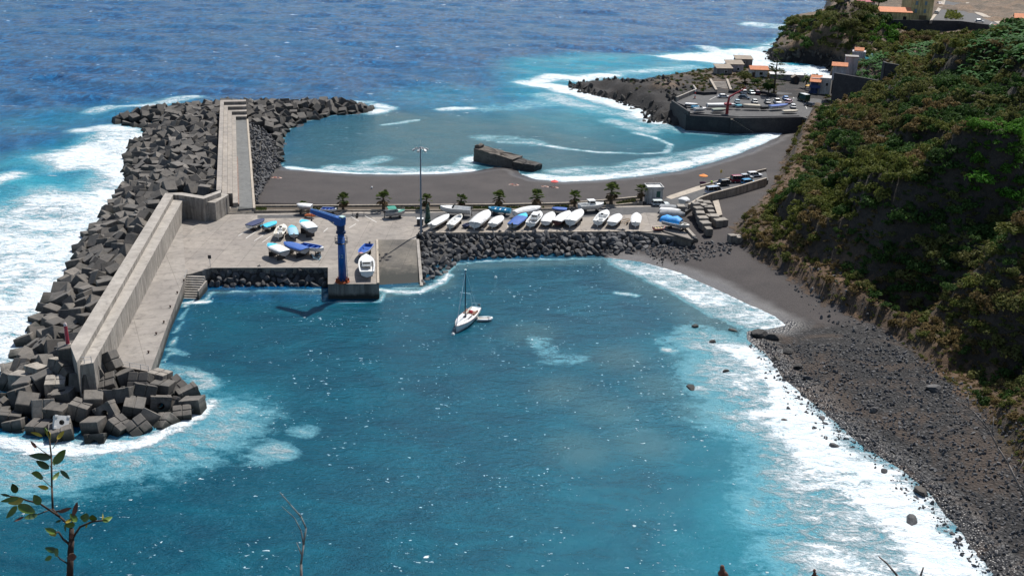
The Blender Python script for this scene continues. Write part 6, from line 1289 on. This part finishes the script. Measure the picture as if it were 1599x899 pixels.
# yellow building
c=W(1438,29,20); yb=empty('yellow_building',(c.x,c.y+7.5,18.5),-.14,'tall yellow plastered building with grey blue shutters beside the road','building')
mb=MB(); mb.box((0,0,7.5),(10.2,22,15)); mb.build('wall',YEL,yb)
for zz in(3.6,7.2,10.8):
    for x in(-2.6,1.6): window(yb,x,-11,zz+1.6,1.1,1.8,'-y',SHUT,YEL)
mb=MB(); mb.box((1,-11.05,1.8),(3.4,.12,2.8)); mb.build('gate',P('brown_gate',(.16,.12,.06),.7),yb)
for yy_ in(-8,-4,0,4,8):
    for zz in(3.6,7.2,10.8):
        f=MB(); f.box((5.14,yy_,zz+1.2),(.1,1.3,2.0)); o=f.build('window',YEL,yb); g=MB(); g.box((5.2,yy_,zz+1.2),(.06,1.0,1.7)); g.build('pane',SHUT,o)
roof_pitch(yb,10.2,22,15.0,2.0,.4)
c=W(1401,32,20); ya=box_house('yellow_annex',(c.x,c.y+5),-.14,(14.5,7,4.6),18.8,'low yellow annex with broad terracotta roof left of the tall building',YEL,'building'); roof_pitch(ya,14.5,7,4.6,1.7,.3,None,True); mb=MB(); mb.box((4.2,-3.55,2.0),(1.5,.12,1.9)); mb.build('doorway',GLS,ya)
c=W(1354,4,23); h11=box_house('far_house',(c.x,c.y+4),0,(9,6,3),20,'house with a reddish pink roof cut by the top of the picture',LILAC); roof_pitch(h11,9,6,3,1.2,.3,paint('red_pink_roof',(.42,.10,.12),.8,.2))
# salmon houses at the right edge
c=W(1575,46,24); h12=box_house('salmon_house',(c.x,c.y+5),-.5,(10,9,6.5),18,'cream house with terracotta terrace and white trim at the right edge',SALM); mb=MB(); mb.box((0,0,6.55),(9.4,8.4,.12)); mb.build('terrace',TILE,h12)
mb=MB(); [mb.box(c_,d_) for c_,d_ in(((0,-4.4,6.9),(10.2,.3,.8)),((-5,0,6.9),(.3,8.5,.8)))]; mb.build('parapet',WPL,h12)
c=W(1612,40,24); h13=box_house('salmon_house',(c.x,c.y+5),-.35,(11,8,8.5),18,'ochre house with terracotta ridge cut by the right edge',SALM); roof_pitch(h13,11,8,8.5,1.6,.3)
# far road
mb=MB(); mb.prism(PX([(1455,31.5),(1500,33),(1546,38.5),(1560,38),(1525,22),(1508,8),(1500,-25),(1486,-25),(1474,8),(1462,24)],20.45),19,20.45); tag(mb.build('road',M_ASPH),kind='structure')
mb=MB(); mb.prism(PX([(1452,32),(1456,31.6),(1474,9),(1484,-25),(1479,-25),(1466,10)],20.62),19,20.62); mb.prism(PX([(1560,38),(1549,32),(1525,22),(1509,8),(1502,-25),(1506,-25),(1514,8),(1530,19),(1566,35)],20.62),19,20.62); tag(mb.build('pavement',M_SIDEW),kind='structure')
for px,py,an,c_,lb in((1466,7,1.5,(.65,.5,.52),'pinkish white car in front of the yellow building'),(1464,-1,1.5,(.6,.6,.62),'white car beyond the pinkish one'),(1529,35,-.3,(.6,.6,.6),'white car on the bend of the far road'),(1462,22,1.0,(.25,.28,.3),'grey car beside the yellow building')): car(px,py,an,c_,lb,'car',20.5,'cars on the far road',4.3)
def hedge(name,poly,z,h_,mat,label,cat,n,s,seed):
    q=np.random.RandomState(seed); P_=np.array(poly); lo=P_.min(0);hi=P_.max(0); V=[];F=[];k=0
    while k<n:
        x,y=q.uniform(lo[0],hi[0]),q.uniform(lo[1],hi[1])
        if not inside(np.array([x]),np.array([y]),poly)[0]: continue
        c=np.array([x,y,z+h_*q.uniform(.1,1)]); a=q.normal(size=3);a/=np.linalg.norm(a);b=np.cross(a,q.normal(size=3));b/=np.linalg.norm(b); ss=s*q.uniform(.6,1.3); bb0=len(V); V+= [c+(a+b)*ss,c+(a-b)*ss,c-(a+b)*ss,c-(a-b)*ss]; F.append((bb0,bb0+1,bb0+2,bb0+3)); k+=1
    return tag(npobj(name,np.array(V),np.array(F),mat),label,cat)
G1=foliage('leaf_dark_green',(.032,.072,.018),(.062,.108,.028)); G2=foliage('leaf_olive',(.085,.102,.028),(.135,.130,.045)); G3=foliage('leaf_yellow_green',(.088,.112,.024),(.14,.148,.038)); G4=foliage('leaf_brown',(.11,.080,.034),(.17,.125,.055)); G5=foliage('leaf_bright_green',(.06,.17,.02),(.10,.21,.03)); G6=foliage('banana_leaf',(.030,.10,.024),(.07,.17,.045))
hedge('hedge',PX([(1474,30.5),(1478,20),(1492,21),(1506,31)],20.5),20.5,1.6,G3,'clipped yellow green hedge island beside the road','hedge',420,.35,5)
# ------------------------------------------------ vegetation
def clump(seed,n,lobes=7,leaf=.13,flat=.8,aspect=.55):
    q=np.random.RandomState(seed); V=[];F=[]
    L=[(np.array([q.uniform(-.55,.55),q.uniform(-.55,.55),q.uniform(.15,.75)*flat]),q.uniform(.28,.48)) for _ in range(lobes)]
    for k in range(n):
        c,r=L[q.randint(lobes)]; d=q.normal(size=3); d/=np.linalg.norm(d); d[2]=abs(d[2])*.9+.1*d[2]; p=c+d*r*q.uniform(.75,1.12); 
        nn=d+q.normal(size=3)*.55; nn/=np.linalg.norm(nn); a=np.cross(nn,q.normal(size=3)); a/=np.linalg.norm(a); b=np.cross(nn,a); s=leaf*q.uniform(.6,1.4); b=b*aspect
        k0=len(V); V+=[p-a*s,p+b*s+nn*s*.15,p+a*s,p-b*s+nn*s*.15]; F.append((k0,k0+1,k0+2,k0+3))
    return np.array(V),np.array(F)
LM={'d':G1,'o':G2,'y':G3,'b':G4,'g':G5}
CL={k:[npmesh('shrub',*clump(i*7+j,520,8,.105),m) for j in range(3)] for i,(k,m) in enumerate(LM.items())}
CS={k:[npmesh('shrub_small',*clump(i*7+j+100,170,6,.17),m) for j in range(2)] for i,(k,m) in enumerate(LM.items())}
qr=random.Random(77)
N_=90000; yv=1/nr.uniform(1/560,1/100,N_); Pxy=np.stack([nr.uniform(48,48+.52*yv.clip(0,350),N_),yv],1)
G_,sd1,dh1,dp1=ground(Pxy[:,0],Pxy[:,1]); GS=np.hypot(ground(Pxy[:,0]+.6,Pxy[:,1])[0]-G_,ground(Pxy[:,0],Pxy[:,1]+.6)[0]-G_)/.6
v=np.stack([Pxy[:,0],Pxy[:,1],G_-HC],1); zc=v@_fw; pxx=799.5+F_PX*(v@_rr)/zc; pyy=449.5-F_PX*(v@_uu)/zc
BAN1=PX([(1306,112),(1330,101),(1348,92),(1402,90),(1440,76),(1462,78),(1436,104),(1380,95),(1378,124),(1342,119)],16.5); BAN2=PX([(1500,74),(1560,50),(1620,46),(1640,90),(1560,86)],37)
YP=PX([(1375,30),(1560,42),(1640,50),(1640,-40),(1370,-40)],20)
ok=(dh1>1.5)&(G_>1.2)&(sd1>1)&(pxx>1120)&(pxx<1680)&(pyy>-25)&(pyy<960)&~inside(Pxy[:,0],Pxy[:,1],BAN1)&~inside(Pxy[:,0],Pxy[:,1],YP)&~inside(Pxy[:,0],Pxy[:,1],PX([(1250,150),(1320,150),(1320,120),(1350,100),(1350,82),(1300,82),(1250,110)],8))
# sparse dry band along the foot
dens=np.where(Pxy[:,1]<400,.25+.75*sstep(4,14,dh1),.85); dens=np.where((G_<8)&(Pxy[:,1]>410),dens*.12,dens)
dens=dens*np.where(fbm(Pxy[:,0],Pxy[:,1],14,3,91)<-.08,.28,1)*np.where((Pxy[:,1]<200)&(dh1<20),.5,1)
for (bx_,by_,br_,bd_) in BOWL: dens=dens*(.62+.38*sstep(.5,1.0,np.hypot(Pxy[:,0]-bx_,Pxy[:,1]-by_)/br_))
ok&=nr.rand(N_)<dens
sel=np.where(ok)[0]; cell={}; pl=[]
for i in sel:
    x,y=Pxy[i]; s=qr.choice([.9,1.2,1.7,2.2,2.7,3.3])*(1+.25*(y>400)); s*=(.5+.5*sstep(3,16,dh1[i])); sp=s*1.05/(1+.5*min(3,GS[i]))**.5; ci,cj=int(x//2.2),int(y//2.2); good=True
    for a in range(ci-1,ci+2):
        for b in range(cj-1,cj+2):
            for (u,w_,t) in cell.get((a,b),()):
                if (u-x)**2+(w_-y)**2<((sp+t)*.40)**2: good=False
    if good: cell.setdefault((ci,cj),[]).append((x,y,sp)); pl.append((x,y,float(G_[i]),s,float(pxx[i]),float(pyy[i]),float(dh1[i])))
nz=fbm(np.array([p[0] for p in pl]),np.array([p[1] for p in pl]),22,3,61); nz2=fbm(np.array([p[0] for p in pl]),np.array([p[1] for p in pl]),9,2,62)
stq={k:[] for k in LM}; ind=[]
for p,a,b in zip(pl,nz,nz2):
    x,y,z,s,px,py,d=p
    k='o' if a<-.12 else ('d' if a<.08 else 'y')
    if b>(.30 if y<300 else .42): k='b' 
    if b<-.35: k='d'
    if (d<7 and y<400) or (d<17 and y<175 and qr.random()<.6): k=qr.choice(['b','b','b','y','o'])
    if k in 'yb' and any(math.hypot(x-b_[0],y-b_[1])<b_[2] for b_ in BOWL): k=qr.choice(['d','d','o'])
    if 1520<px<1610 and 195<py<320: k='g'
    if 1300<px<1500 and py<110: k=qr.choice(['o','b','o','y'])
    if y>430: k=qr.choice(['o','d','y','o']) if px<1390 else qr.choice(['o','b','b','y'])
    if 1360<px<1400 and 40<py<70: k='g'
    ind.append((s/y,p,k))
ind.sort(key=lambda t:-t[0])
LBN={'d':'dark green bushy shrub on the steep cliff face','o':'dull olive shrub on the steep cliff face','y':'yellow green shrub on the steep cliff face','b':'dry brownish shrub on the cliff and its foot','g':'vivid bright green bush in the lit patch of the cliff'}
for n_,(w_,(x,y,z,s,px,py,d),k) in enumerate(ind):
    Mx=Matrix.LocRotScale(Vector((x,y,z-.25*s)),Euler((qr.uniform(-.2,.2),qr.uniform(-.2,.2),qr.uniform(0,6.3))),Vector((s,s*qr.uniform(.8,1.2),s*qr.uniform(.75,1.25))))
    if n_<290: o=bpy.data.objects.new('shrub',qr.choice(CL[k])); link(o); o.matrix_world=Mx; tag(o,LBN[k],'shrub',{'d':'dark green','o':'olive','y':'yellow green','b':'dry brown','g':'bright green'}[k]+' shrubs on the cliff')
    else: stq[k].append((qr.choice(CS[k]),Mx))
print('shrubs',len(ind))
# creeping ground cover
for i in nr.choice(np.where((dh1>0.3)&(G_>1.2)&(sd1>1)&~inside(Pxy[:,0],Pxy[:,1],BAN1)&~inside(Pxy[:,0],Pxy[:,1],BAN2)&(pxx>1120)&(pxx<1680)&(pyy>-25)&(pyy<960)&~inside(Pxy[:,0],Pxy[:,1],YP)&((G_>7)|(Pxy[:,1]<400)))[0],7000,replace=False):
    x,y=Pxy[i]; s=qr.uniform(.35,.9)*(1 if dh1[i]>6 else .6); k=qr.choice(['b','b','b','o','y']) if dh1[i]<14 else qr.choice(['d','o','y','o','d'])
    stq[k].append((CS[k][0],Matrix.LocRotScale(Vector((x,y,G_[i]-.2*s)),Euler((qr.uniform(-.4,.4),qr.uniform(-.4,.4),qr.uniform(0,6.3))),Vector((s*1.2,s*1.2,s*.7)))))
# lava boulders edging the promontory and the far coast
st3=[]
for n_,(line,wd_,sz) in enumerate([([(1042,192),(1012,187),(1020,178),(995,168),(975,160),(950,154),(925,149),(908,141),(890,134),(905,133),(940,133),(985,135),(1030,135)],3,(.5,1.5)),([(1060,175),(1045,165),(1040,150),(1010,150),(980,140),(940,132)],5,(.3,1.2)),([(1302,112),(1290,106),(1250,101),(1222,98),(1202,92),(1206,80)],3,(.5,1.7)),([(1215,85),(1250,85),(1290,92),(1320,95)],6,(.5,1.3))]):
    L_=PX(line,0); q=random.Random(n_)
    for k in range(190):
        j=q.randrange(len(L_)-1); t_=q.random(); x=L_[j][0]*(1-t_)+L_[j+1][0]*t_+q.gauss(0,wd_*.5); y=L_[j][1]*(1-t_)+L_[j+1][1]*t_+q.gauss(0,wd_*.5); z=gz(x,y)
        if z<-1.5: continue
        s=q.uniform(*sz); st3.append((q.choice(RKD),rmat((x,y,max(z,-.2)-.2*s),s,q,(1.5,1.1,.8))))
tag(joinstuff('lava_rocks',st3,M_BASALTD),'rugged black lava rocks along the promontory and far coast','rocks',kind='stuff')
# peninsula scrub
pq=np.stack([nr.uniform(40,125,2200),nr.uniform(350,440,2200)],1); g2,s2,d2,p2=ground(pq[:,0],pq[:,1])
okp=(p2>1)&(g2>4.4)&(~inside(pq[:,0],pq[:,1],LOT))&(~inside(pq[:,0],pq[:,1],PX([(1109,126),(1135,126),(1142,146),(1116,146)],6)))
for i in np.where(okp)[0]:
    x,y=pq[i]; v_=np.array([x,y,g2[i]-HC]); zz=v_@_fw; ppx=799.5+F_PX*(v_@_rr)/zz
    if ppx<1080 and qr.random()<.75: continue
    s=qr.uniform(.4,1.1); k=qr.choice(['o','d','b','o']); stq[k].append((CS[k][1],Matrix.LocRotScale(Vector((x,y,g2[i]-.1)),Euler((0,0,qr.uniform(0,6.3))),Vector((s,s,s*.9)))))
for k,n_ in (('d','dark green'),('o','olive'),('y','yellow green'),('b','dry brown'),('g','bright green')):
    if stq[k]: tag(joinstuff('undergrowth',stq[k],LM[k]),n_+' undergrowth covering the hillsides','undergrowth',kind='stuff')
# trees
def treeobj(px,py,z,h,r,mat,label,name='leafy_tree',seed=1,grp=None):
    x,y=W2(px,py,z); t=empty(name,(x,y,z-.3),seed,label,'tree',grp); q=random.Random(seed)
    mb=MB(); mb.path([(0,0,0),(.1,0,h*.3),(-.05,.1,h*.6)],[.09*r,.07*r,.04*r],7)
    for k in range(5): a=q.uniform(0,6.3); mb.path([(0,0,h*.3),(math.cos(a)*r*.4,math.sin(a)*r*.4,h*.55),(math.cos(a)*r*.65,math.sin(a)*r*.65,h*.75)],[.05*r,.03*r,.015*r],5)
    mb.build('trunk',M_TRUNK,t); V,F=clump(seed+200,1500,14,.075); V=V*np.array([r,r,h*.62])+np.array([0,0,h*.30]); npo=npobj('crown',V,F,mat); npo.parent=t; return t
treeobj(1200,148,5.3,5.5,2.6,G1,'dark round tree at the foot of the tall pine',seed=3); treeobj(1163,129,6.3,5,3.2,G2,'dusty olive tree in front of the brownish shore house',seed=4); treeobj(1178,131,6.0,2.6,2.4,G1,'low dark tree before the small white house',seed=5)
for i,(px,py,z,h,r,m_,lb) in enumerate([(1300,40,17,8,6,G2,'broad grey green tree on the left edge of the far headland'),(1325,52,16,8,6,G2,'rounded olive tree in the middle of the headland slope'),(1352,44,17,8,5.5,G1,'darker tree left of the yellow annex'),(1338,22,22,7,6,G2,'pale olive tree near the top of the headland'),(1312,12,24,7,6,G2,'tree on the skyline of the far headland'),(1365,68,12,6,4.5,G2,'olive tree behind the teal water tank'),(1388,66,13,7,4.5,G5,'bright yellow green tree below the long retaining wall'),(1404,66,13,5,3.5,G3,'small brownish green tree beside the bright one'),(1285,60,11,5,4,G2,'scrubby tree above the black sea cliff'),(1372,10,23,6,4,G1,'tree by the pink roofed house'),(1440,70,14,5,4,G4,'dead looking brown tree under the long retaining wall'),(1478,68,15,5,4,G2,'grey green tree at the base of the retaining wall'),(1520,66,17,4,3.5,G4,'brown tree under the bend of the far road'),(1452,62,14,5,3.6,G2,'small tree against the retaining wall'),(1415,62,13.5,4.6,3.6,G4,'rusty brown tree against the retaining wall'),
 (1292,52,13,6,4.5,G2,'olive tree at the seaward edge of the headland slope'),(1308,58,14,6,4.5,G1,'dark tree low on the headland slope'),(1316,32,19,6,5,G2,'rounded tree halfway up the headland slope'),(1330,64,13,6,4.5,G2,'grey green tree low in the headland hollow'),(1344,60,13.5,6,4.5,G2,'tree between the low headland trees and the bright one'),(1366,52,15,6,4.5,G1,'dark green tree left of the bright yellow green one'),(1340,34,20,6,5,G2,'tree just left of the annex roof corner'),(1326,4,25,6,5,G2,'tree on top of the headland cut by the frame'),(1345,78,11,4,3.6,G2,'scrub tree above the orange roofed hill house'),(1372,78,12.5,4,3.6,G3,'yellowish tree behind the teal tank'),(1300,26,19,6,4.6,G2,'upper tree at the seaward edge of the headland')]):
    treeobj(px,py,z,h,r,m_,lb,seed=20+i,grp='trees on the far headland')
# tall sparse pine
pb0=W(1208,147,5.3); pn=empty('norfolk_pine',pb0,0,'tall sparse dark pine with open whorls beside the orange roof','tree'); ht=zat(1207,80,pb0)-5.3
mb=MB(); mb.path([(0,0,0),(0,0,ht*.5),(.1,0,ht)],[.42,.3,.08],8); mb.build('trunk',M_TRUNK,pn); V=[];F=[]; mbr=MB(); qn=random.Random(2)
for k in range(12):
    z=ht*(.22+.065*k); rl=3.6*(1-(k/14)**1.3)+.2
    for j in range(6):
        if qn.random()<.25: continue
        a=qn.uniform(0,6.3); tip=Vector((math.cos(a)*rl,math.sin(a)*rl,z+.5)); mbr.tube((0,0,z),tip,.06,.02,4)
        for t in range(30):
            u=qn.uniform(.4,1.05); c=Vector((0,0,z)).lerp(tip,u)+Vector((qn.gauss(0,.18),qn.gauss(0,.18),qn.gauss(.05,.12))); d=Vector((qn.gauss(0,1),qn.gauss(0,1),qn.gauss(0,.6))).normalized()*.24; e=d.cross(Vector((qn.gauss(0,1),qn.gauss(0,1),1))).normalized()*.12; b_=len(V); V+=[tuple(c-d),tuple(c+e),tuple(c+d),tuple(c-e)]; F.append((b_,b_+1,b_+2,b_+3))
mbr.build('branches',M_TRUNK,pn); o=npobj('crown',np.array(V),np.array(F),G1); o.parent=pn
t=empty('palm_tree',W(1258,137,5.4),0,'feathery palm between the long low building and the blue house','palm tree')
mb=MB(); mb.path([(0,0,0),(.1,0,2),(0,0,3.2)],[.3,.25,.2],8); mb.build('trunk',M_TRUNK,t)
def pinnate(L,n,seed,mat,leafl=.5,seg=7,wid=1):
    q=random.Random(seed); mb=MB()
    for k in range(n):
        a=q.uniform(0,6.3); e=q.uniform(.1,1.2); P0=Vector((0,0,0)); d=Vector((math.cos(a)*math.cos(e),math.sin(a)*math.cos(e),math.sin(e))); pts=[P0]
        for i in range(seg): d=(d+Vector((0,0,-.22))).normalized(); pts.append(pts[-1]+d*L/seg)
        s=Vector((-math.sin(a),math.cos(a),0))
        for i in range(1,seg):
            w_=leafl*math.sin(math.pi*(i+.3)/(seg+.6)); w2=leafl*math.sin(math.pi*(i+1.3)/(seg+.6))
            for sg in(-1,1): mb.add([pts[i],pts[i+1],pts[i+1]+s*sg*w2-Vector((0,0,w2*.3)),pts[i]+s*sg*w_-Vector((0,0,w_*.3))],[(0,1,2,3)])
    return mb
o=pinnate(2.6,22,5,None,.45).build('crown',G1,t); o.location=(0,0,3.2)
# banana plants
BM=[]
for k in range(3):
    mb=pinnate(1.9,9,60+k,None,.34,6); mb.v=[(a,b,c+1.3) for a,b,c in mb.v]; n0=len(mb.f); mb.tube((0,0,-.3),(0,0,1.4),.14,.1,6,1); BM.append(mb.mesh('banana_plant',[G6,G2]))
cnt=0; bst=[]
for poly,sp,lab,grp in((BAN1,2.1,'banana plant in the plot above the dark retaining walls','banana plants in the lower plot'),(BAN2,2.0,'banana plant on the brow at the right edge of the picture','banana plants on the upper brow')):
    pts=poisson(poly,sp,6000,3); A_=np.array(pts); g_=ground(A_[:,0],A_[:,1])[0]
    for (x,y),z in zip(pts,g_):
        if cnt>=295: break
        o=bpy.data.objects.new('banana_plant',qr.choice(BM)); link(o); s=qr.uniform(.85,1.35); o.location=(x,y,z); o.rotation_euler=(0,0,qr.uniform(0,6.3)); o.scale=(s,s,s); tag(o,lab,'banana plant',grp); cnt+=1
print('bananas',cnt)
# ------------------------------------------------ viewpoint ledge and the plants on it
gx_=np.linspace(-7,7,60); gy_=np.array(list(np.linspace(-3,2.3,24))+[2.5,2.8,3.4,4.5,7,11,16,22,30]); AX,AY=np.meshgrid(gx_,gy_)
AZ=70.15+.08*fbm(AX,AY,.8,4,5)-np.maximum(AY-2.3,0)*2.6
ii=np.arange(AX.size).reshape(AX.shape); f=np.stack([ii[:-1,:-1],ii[:-1,1:],ii[1:,1:],ii[1:,:-1]],-1).reshape(-1,4)
tag(npobj('viewpoint_ground',np.stack([AX.ravel(),AY.ravel(),AZ.ravel()],1),f,M_HILL,True),kind='structure')
BARK=multi('twig_bark',[(.3,(.025,.016,.012)),(.7,(.075,.045,.03))],40,.9,.002,90); PALE=multi('dead_twig_bark',[(.3,(.13,.11,.09)),(.7,(.28,.24,.21))],40,.9,.002,90)
LEAFG=paint('fresh_leaf',(.10,.17,.02),.45,.35,30,0,world=True); LEAFD=paint('dark_leaf',(.035,.08,.018),.45,.35,30,0,world=True); LEAFY=paint('yellow_leaf',(.42,.33,.03),.5,.3,30,0,world=True); LEAFB=paint('brown_leaf',(.16,.06,.035),.7,.3,30,0,world=True)
Zp=lambda u,v: (u/3.764,660+v/3.762)
def stempts(L,t0,t1=None,zoom=True):
    out=[]
    for i,p in enumerate(L): px,py=Zp(*p) if zoom else p; out.append(R(px,py,t0+((t1 or t0)-t0)*i/max(1,len(L)-1)))
    return out
T0=2.3
sb=R(109,899,T0); sap=empty('leafy_sapling',(sb.x,sb.y-.02,70.1),0,'small leafy branching plant close to the viewer at lower left','plant'); ob=Vector(sap.location)
mb=MB(); mb.path([p-ob for p in [Vector((sb.x,sb.y-.02,70.1))]+stempts([(410,899),(414,760),(420,690),(420,620)],T0)],[.008,.0072,.0068,.006,.005],7)
for L,r0,t1 in(([(420,620),(385,580),(350,550),(310,505),(305,380),(302,200),(290,90)],.0032,T0+.05),([(350,550),(290,510),(230,470),(170,458),(100,435),(20,425)],.0026,T0-.1),([(418,690),(470,610),(540,580),(600,572)],.003,T0-.04),([(405,710),(370,680),(345,640),(325,645)],.0028,T0-.03),([(405,830),(350,795),(320,755)],.0018,T0),([(305,505),(215,540),(150,555)],.0014,T0-.08),([(330,520),(370,510),(420,500)],.002,T0),([(425,610),(430,560),(450,470)],.0035,T0),([(303,200),(250,165),(190,115)],.0012,T0+.03),([(303,260),(270,240)],.0012,T0+.03),([(304,380),(240,320)],.001,T0+.03),([(310,150),(345,90)],.001,T0+.03)):
    P_=stempts(L,T0,t1); mb.path([p-ob for p in P_],[r0*(1-.6*i/len(P_)) for i in range(len(P_))],6)
mb.build('stem',BARK,sap,True)
def leaf(a,b,t,w_,mat,par,ob,seed,zoom=True):
    q=random.Random(seed); A=R(*(Zp(*a) if zoom else a),t)-ob; B=R(*(Zp(*b) if zoom else b),t+q.uniform(-.03,.03))-ob; d=B-A; L=d.length; dn=d.normalized(); s=dn.cross(Vector((q.uniform(-.5,.5),-.8,q.uniform(.1,.7)))).normalized(); u=s.cross(dn)
    n=8; mid=[];lf=[];rt_=[]
    for i in range(n+1):
        f_=i/n; c=A+d*f_-u*L*.10*math.sin(math.pi*f_); wv=w_*L*math.sin(math.pi*min(1,f_**.8*.97+.03))**.8; mid.append(c); lf.append(c+s*wv+u*wv*.35); rt_.append(c-s*wv+u*wv*.35)
    mb=MB(); mb.add(mid+lf+rt_,[(i,i+1,n+1+i+1,n+1+i) for i in range(n)]+[(i+1,i,2*n+2+i,2*n+2+i+1) for i in range(n)]); return mb.build('leaf',mat,par,True)
LV=[((300,205),(165,190),LEAFD,.13),((288,268),(210,220),LEAFD,.2),((255,318),(182,295),LEAFG,.2),((285,385),(220,370),LEAFY,.2),((318,238),(388,155),LEAFG,.22),((318,250),(322,195),LEAFD,.2),((312,335),(350,285),LEAFG,.2),((355,280),(410,330),LEAFD,.16),((95,410),(72,355),LEAFD,.25),((60,430),(0,418),LEAFD,.15),((110,440),(0,462),LEAFG,.13),((100,488),(35,560),LEAFG,.2),((235,480),(198,420),LEAFG,.34),((105,485),(210,525),LEAFG,.2),((220,538),(140,560),LEAFD,.2),((140,450),(45,472),LEAFY,.14),((140,550),(78,580),LEAFB,.12),((450,580),(412,530),LEAFG,.3),((440,600),(375,600),LEAFG,.25),((385,585),(430,560),LEAFY,.2),((525,560),(470,550),LEAFG,.25),((548,575),(545,538),LEAFG,.3),((600,575),(602,530),LEAFY,.28),((605,578),(662,550),LEAFG,.2),((600,570),(640,580),LEAFG,.2),((330,645),(262,618),LEAFG,.24),((335,640),(288,655),LEAFY,.25),((335,755),(262,732),LEAFD,.2),((325,740),(340,785),LEAFG,.25),((305,785),(262,805),LEAFG,.28),((250,78),(178,55),LEAFY,.14),((280,75),(262,25),LEAFG,.26),((285,85),(290,52),LEAFY,.3),((335,95),(378,45),LEAFY,.2),((215,148),(178,105),LEAFB,.16),((430,545),(455,462),LEAFB,.16),((345,525),(420,497),LEAFB,.12),((450,785),(392,792),LEAFB,.28),((435,660),(405,672),LEAFB,.3),((510,590),(508,615),LEAFY,.35),((360,570),(325,585),LEAFD,.22),((380,600),(385,640),LEAFD,.2)]
for i,(a,b,m_,w_) in enumerate(LV): leaf(a,b,T0-.02+(-.08 if a[0]<240 and a[1]>400 else 0),w_,m_,sap,ob,i)
def twig(lines,t,label,name,mat=PALE,heads=(),cat='twig'):
    p0=R(*lines[0][0],t); r=empty(name,(p0.x,p0.y,70.1),0,label,cat); ob=Vector(r.location); mb=MB()
    mb.tube((0,0,0),p0-ob,.0033,.003,6)
    for L,r0 in [(l,.003 if i==0 else .0017) for i,l in enumerate(lines)]:
        P_=[R(*p,t) for k,p in enumerate(L)]; mb.path([p-ob for p in P_],[r0*(1-.75*k/len(P_)) for k in range(len(P_))],6)
    mb.build('stem',mat,r,True)
    for k,(hx,hy,s) in enumerate(heads):
        q=random.Random(k); mb=MB()
        for j in range(7): c=R(hx+q.uniform(-6,6),hy+q.uniform(-5,9),t)-ob; mb.ell(c,(s*q.uniform(.6,1.2),s*.8,s*q.uniform(.7,1.4)),0,6,4)
        mb.build('seed_head',LEAFB,r)
    return r
twig([[(471,915),(470,880),(474,850),(478,824),(470,806),(454,788),(437,768)],[(474,850),(470,828),(460,808),(440,790)],[(471,866),(463,846)]],2.35,'bare grey forked twig rising at the bottom, right of the leafy plant','dead_twig')
twig([[(1640,900),(1599,775),(1575,725),(1558,698),(1545,672),(1520,642),(1506,632),(1485,620)],[(1513,638),(1512,617)],[(1545,672),(1530,662),(1522,656)],[(1549,680),(1552,650)],[(1585,746),(1600,716)],[(1520,642),(1498,640)]],2.6,'long pale bare branch reaching in from the right edge','dead_branch')
twig([[(1126,915),(1128,893)]],2.2,'brown dry seed head poking in at the bottom, left one','dry_flower',BARK,[(1128,889,.006)]); twig([[(1268,915),(1271,899)]],2.2,'brown dry seed head poking in at the bottom, right one','dry_flower',BARK,[(1272,894,.004)])
twig([[(1410,915),(1400,897),(1386,880),(1372,868)]],2.2,'curved grey blade tip at the bottom edge','dry_grass_plant'); twig([[(1434,915),(1438,897),(1442,885)]],2.2,'short thin grey stalk at the bottom edge','dry_grass_plant')
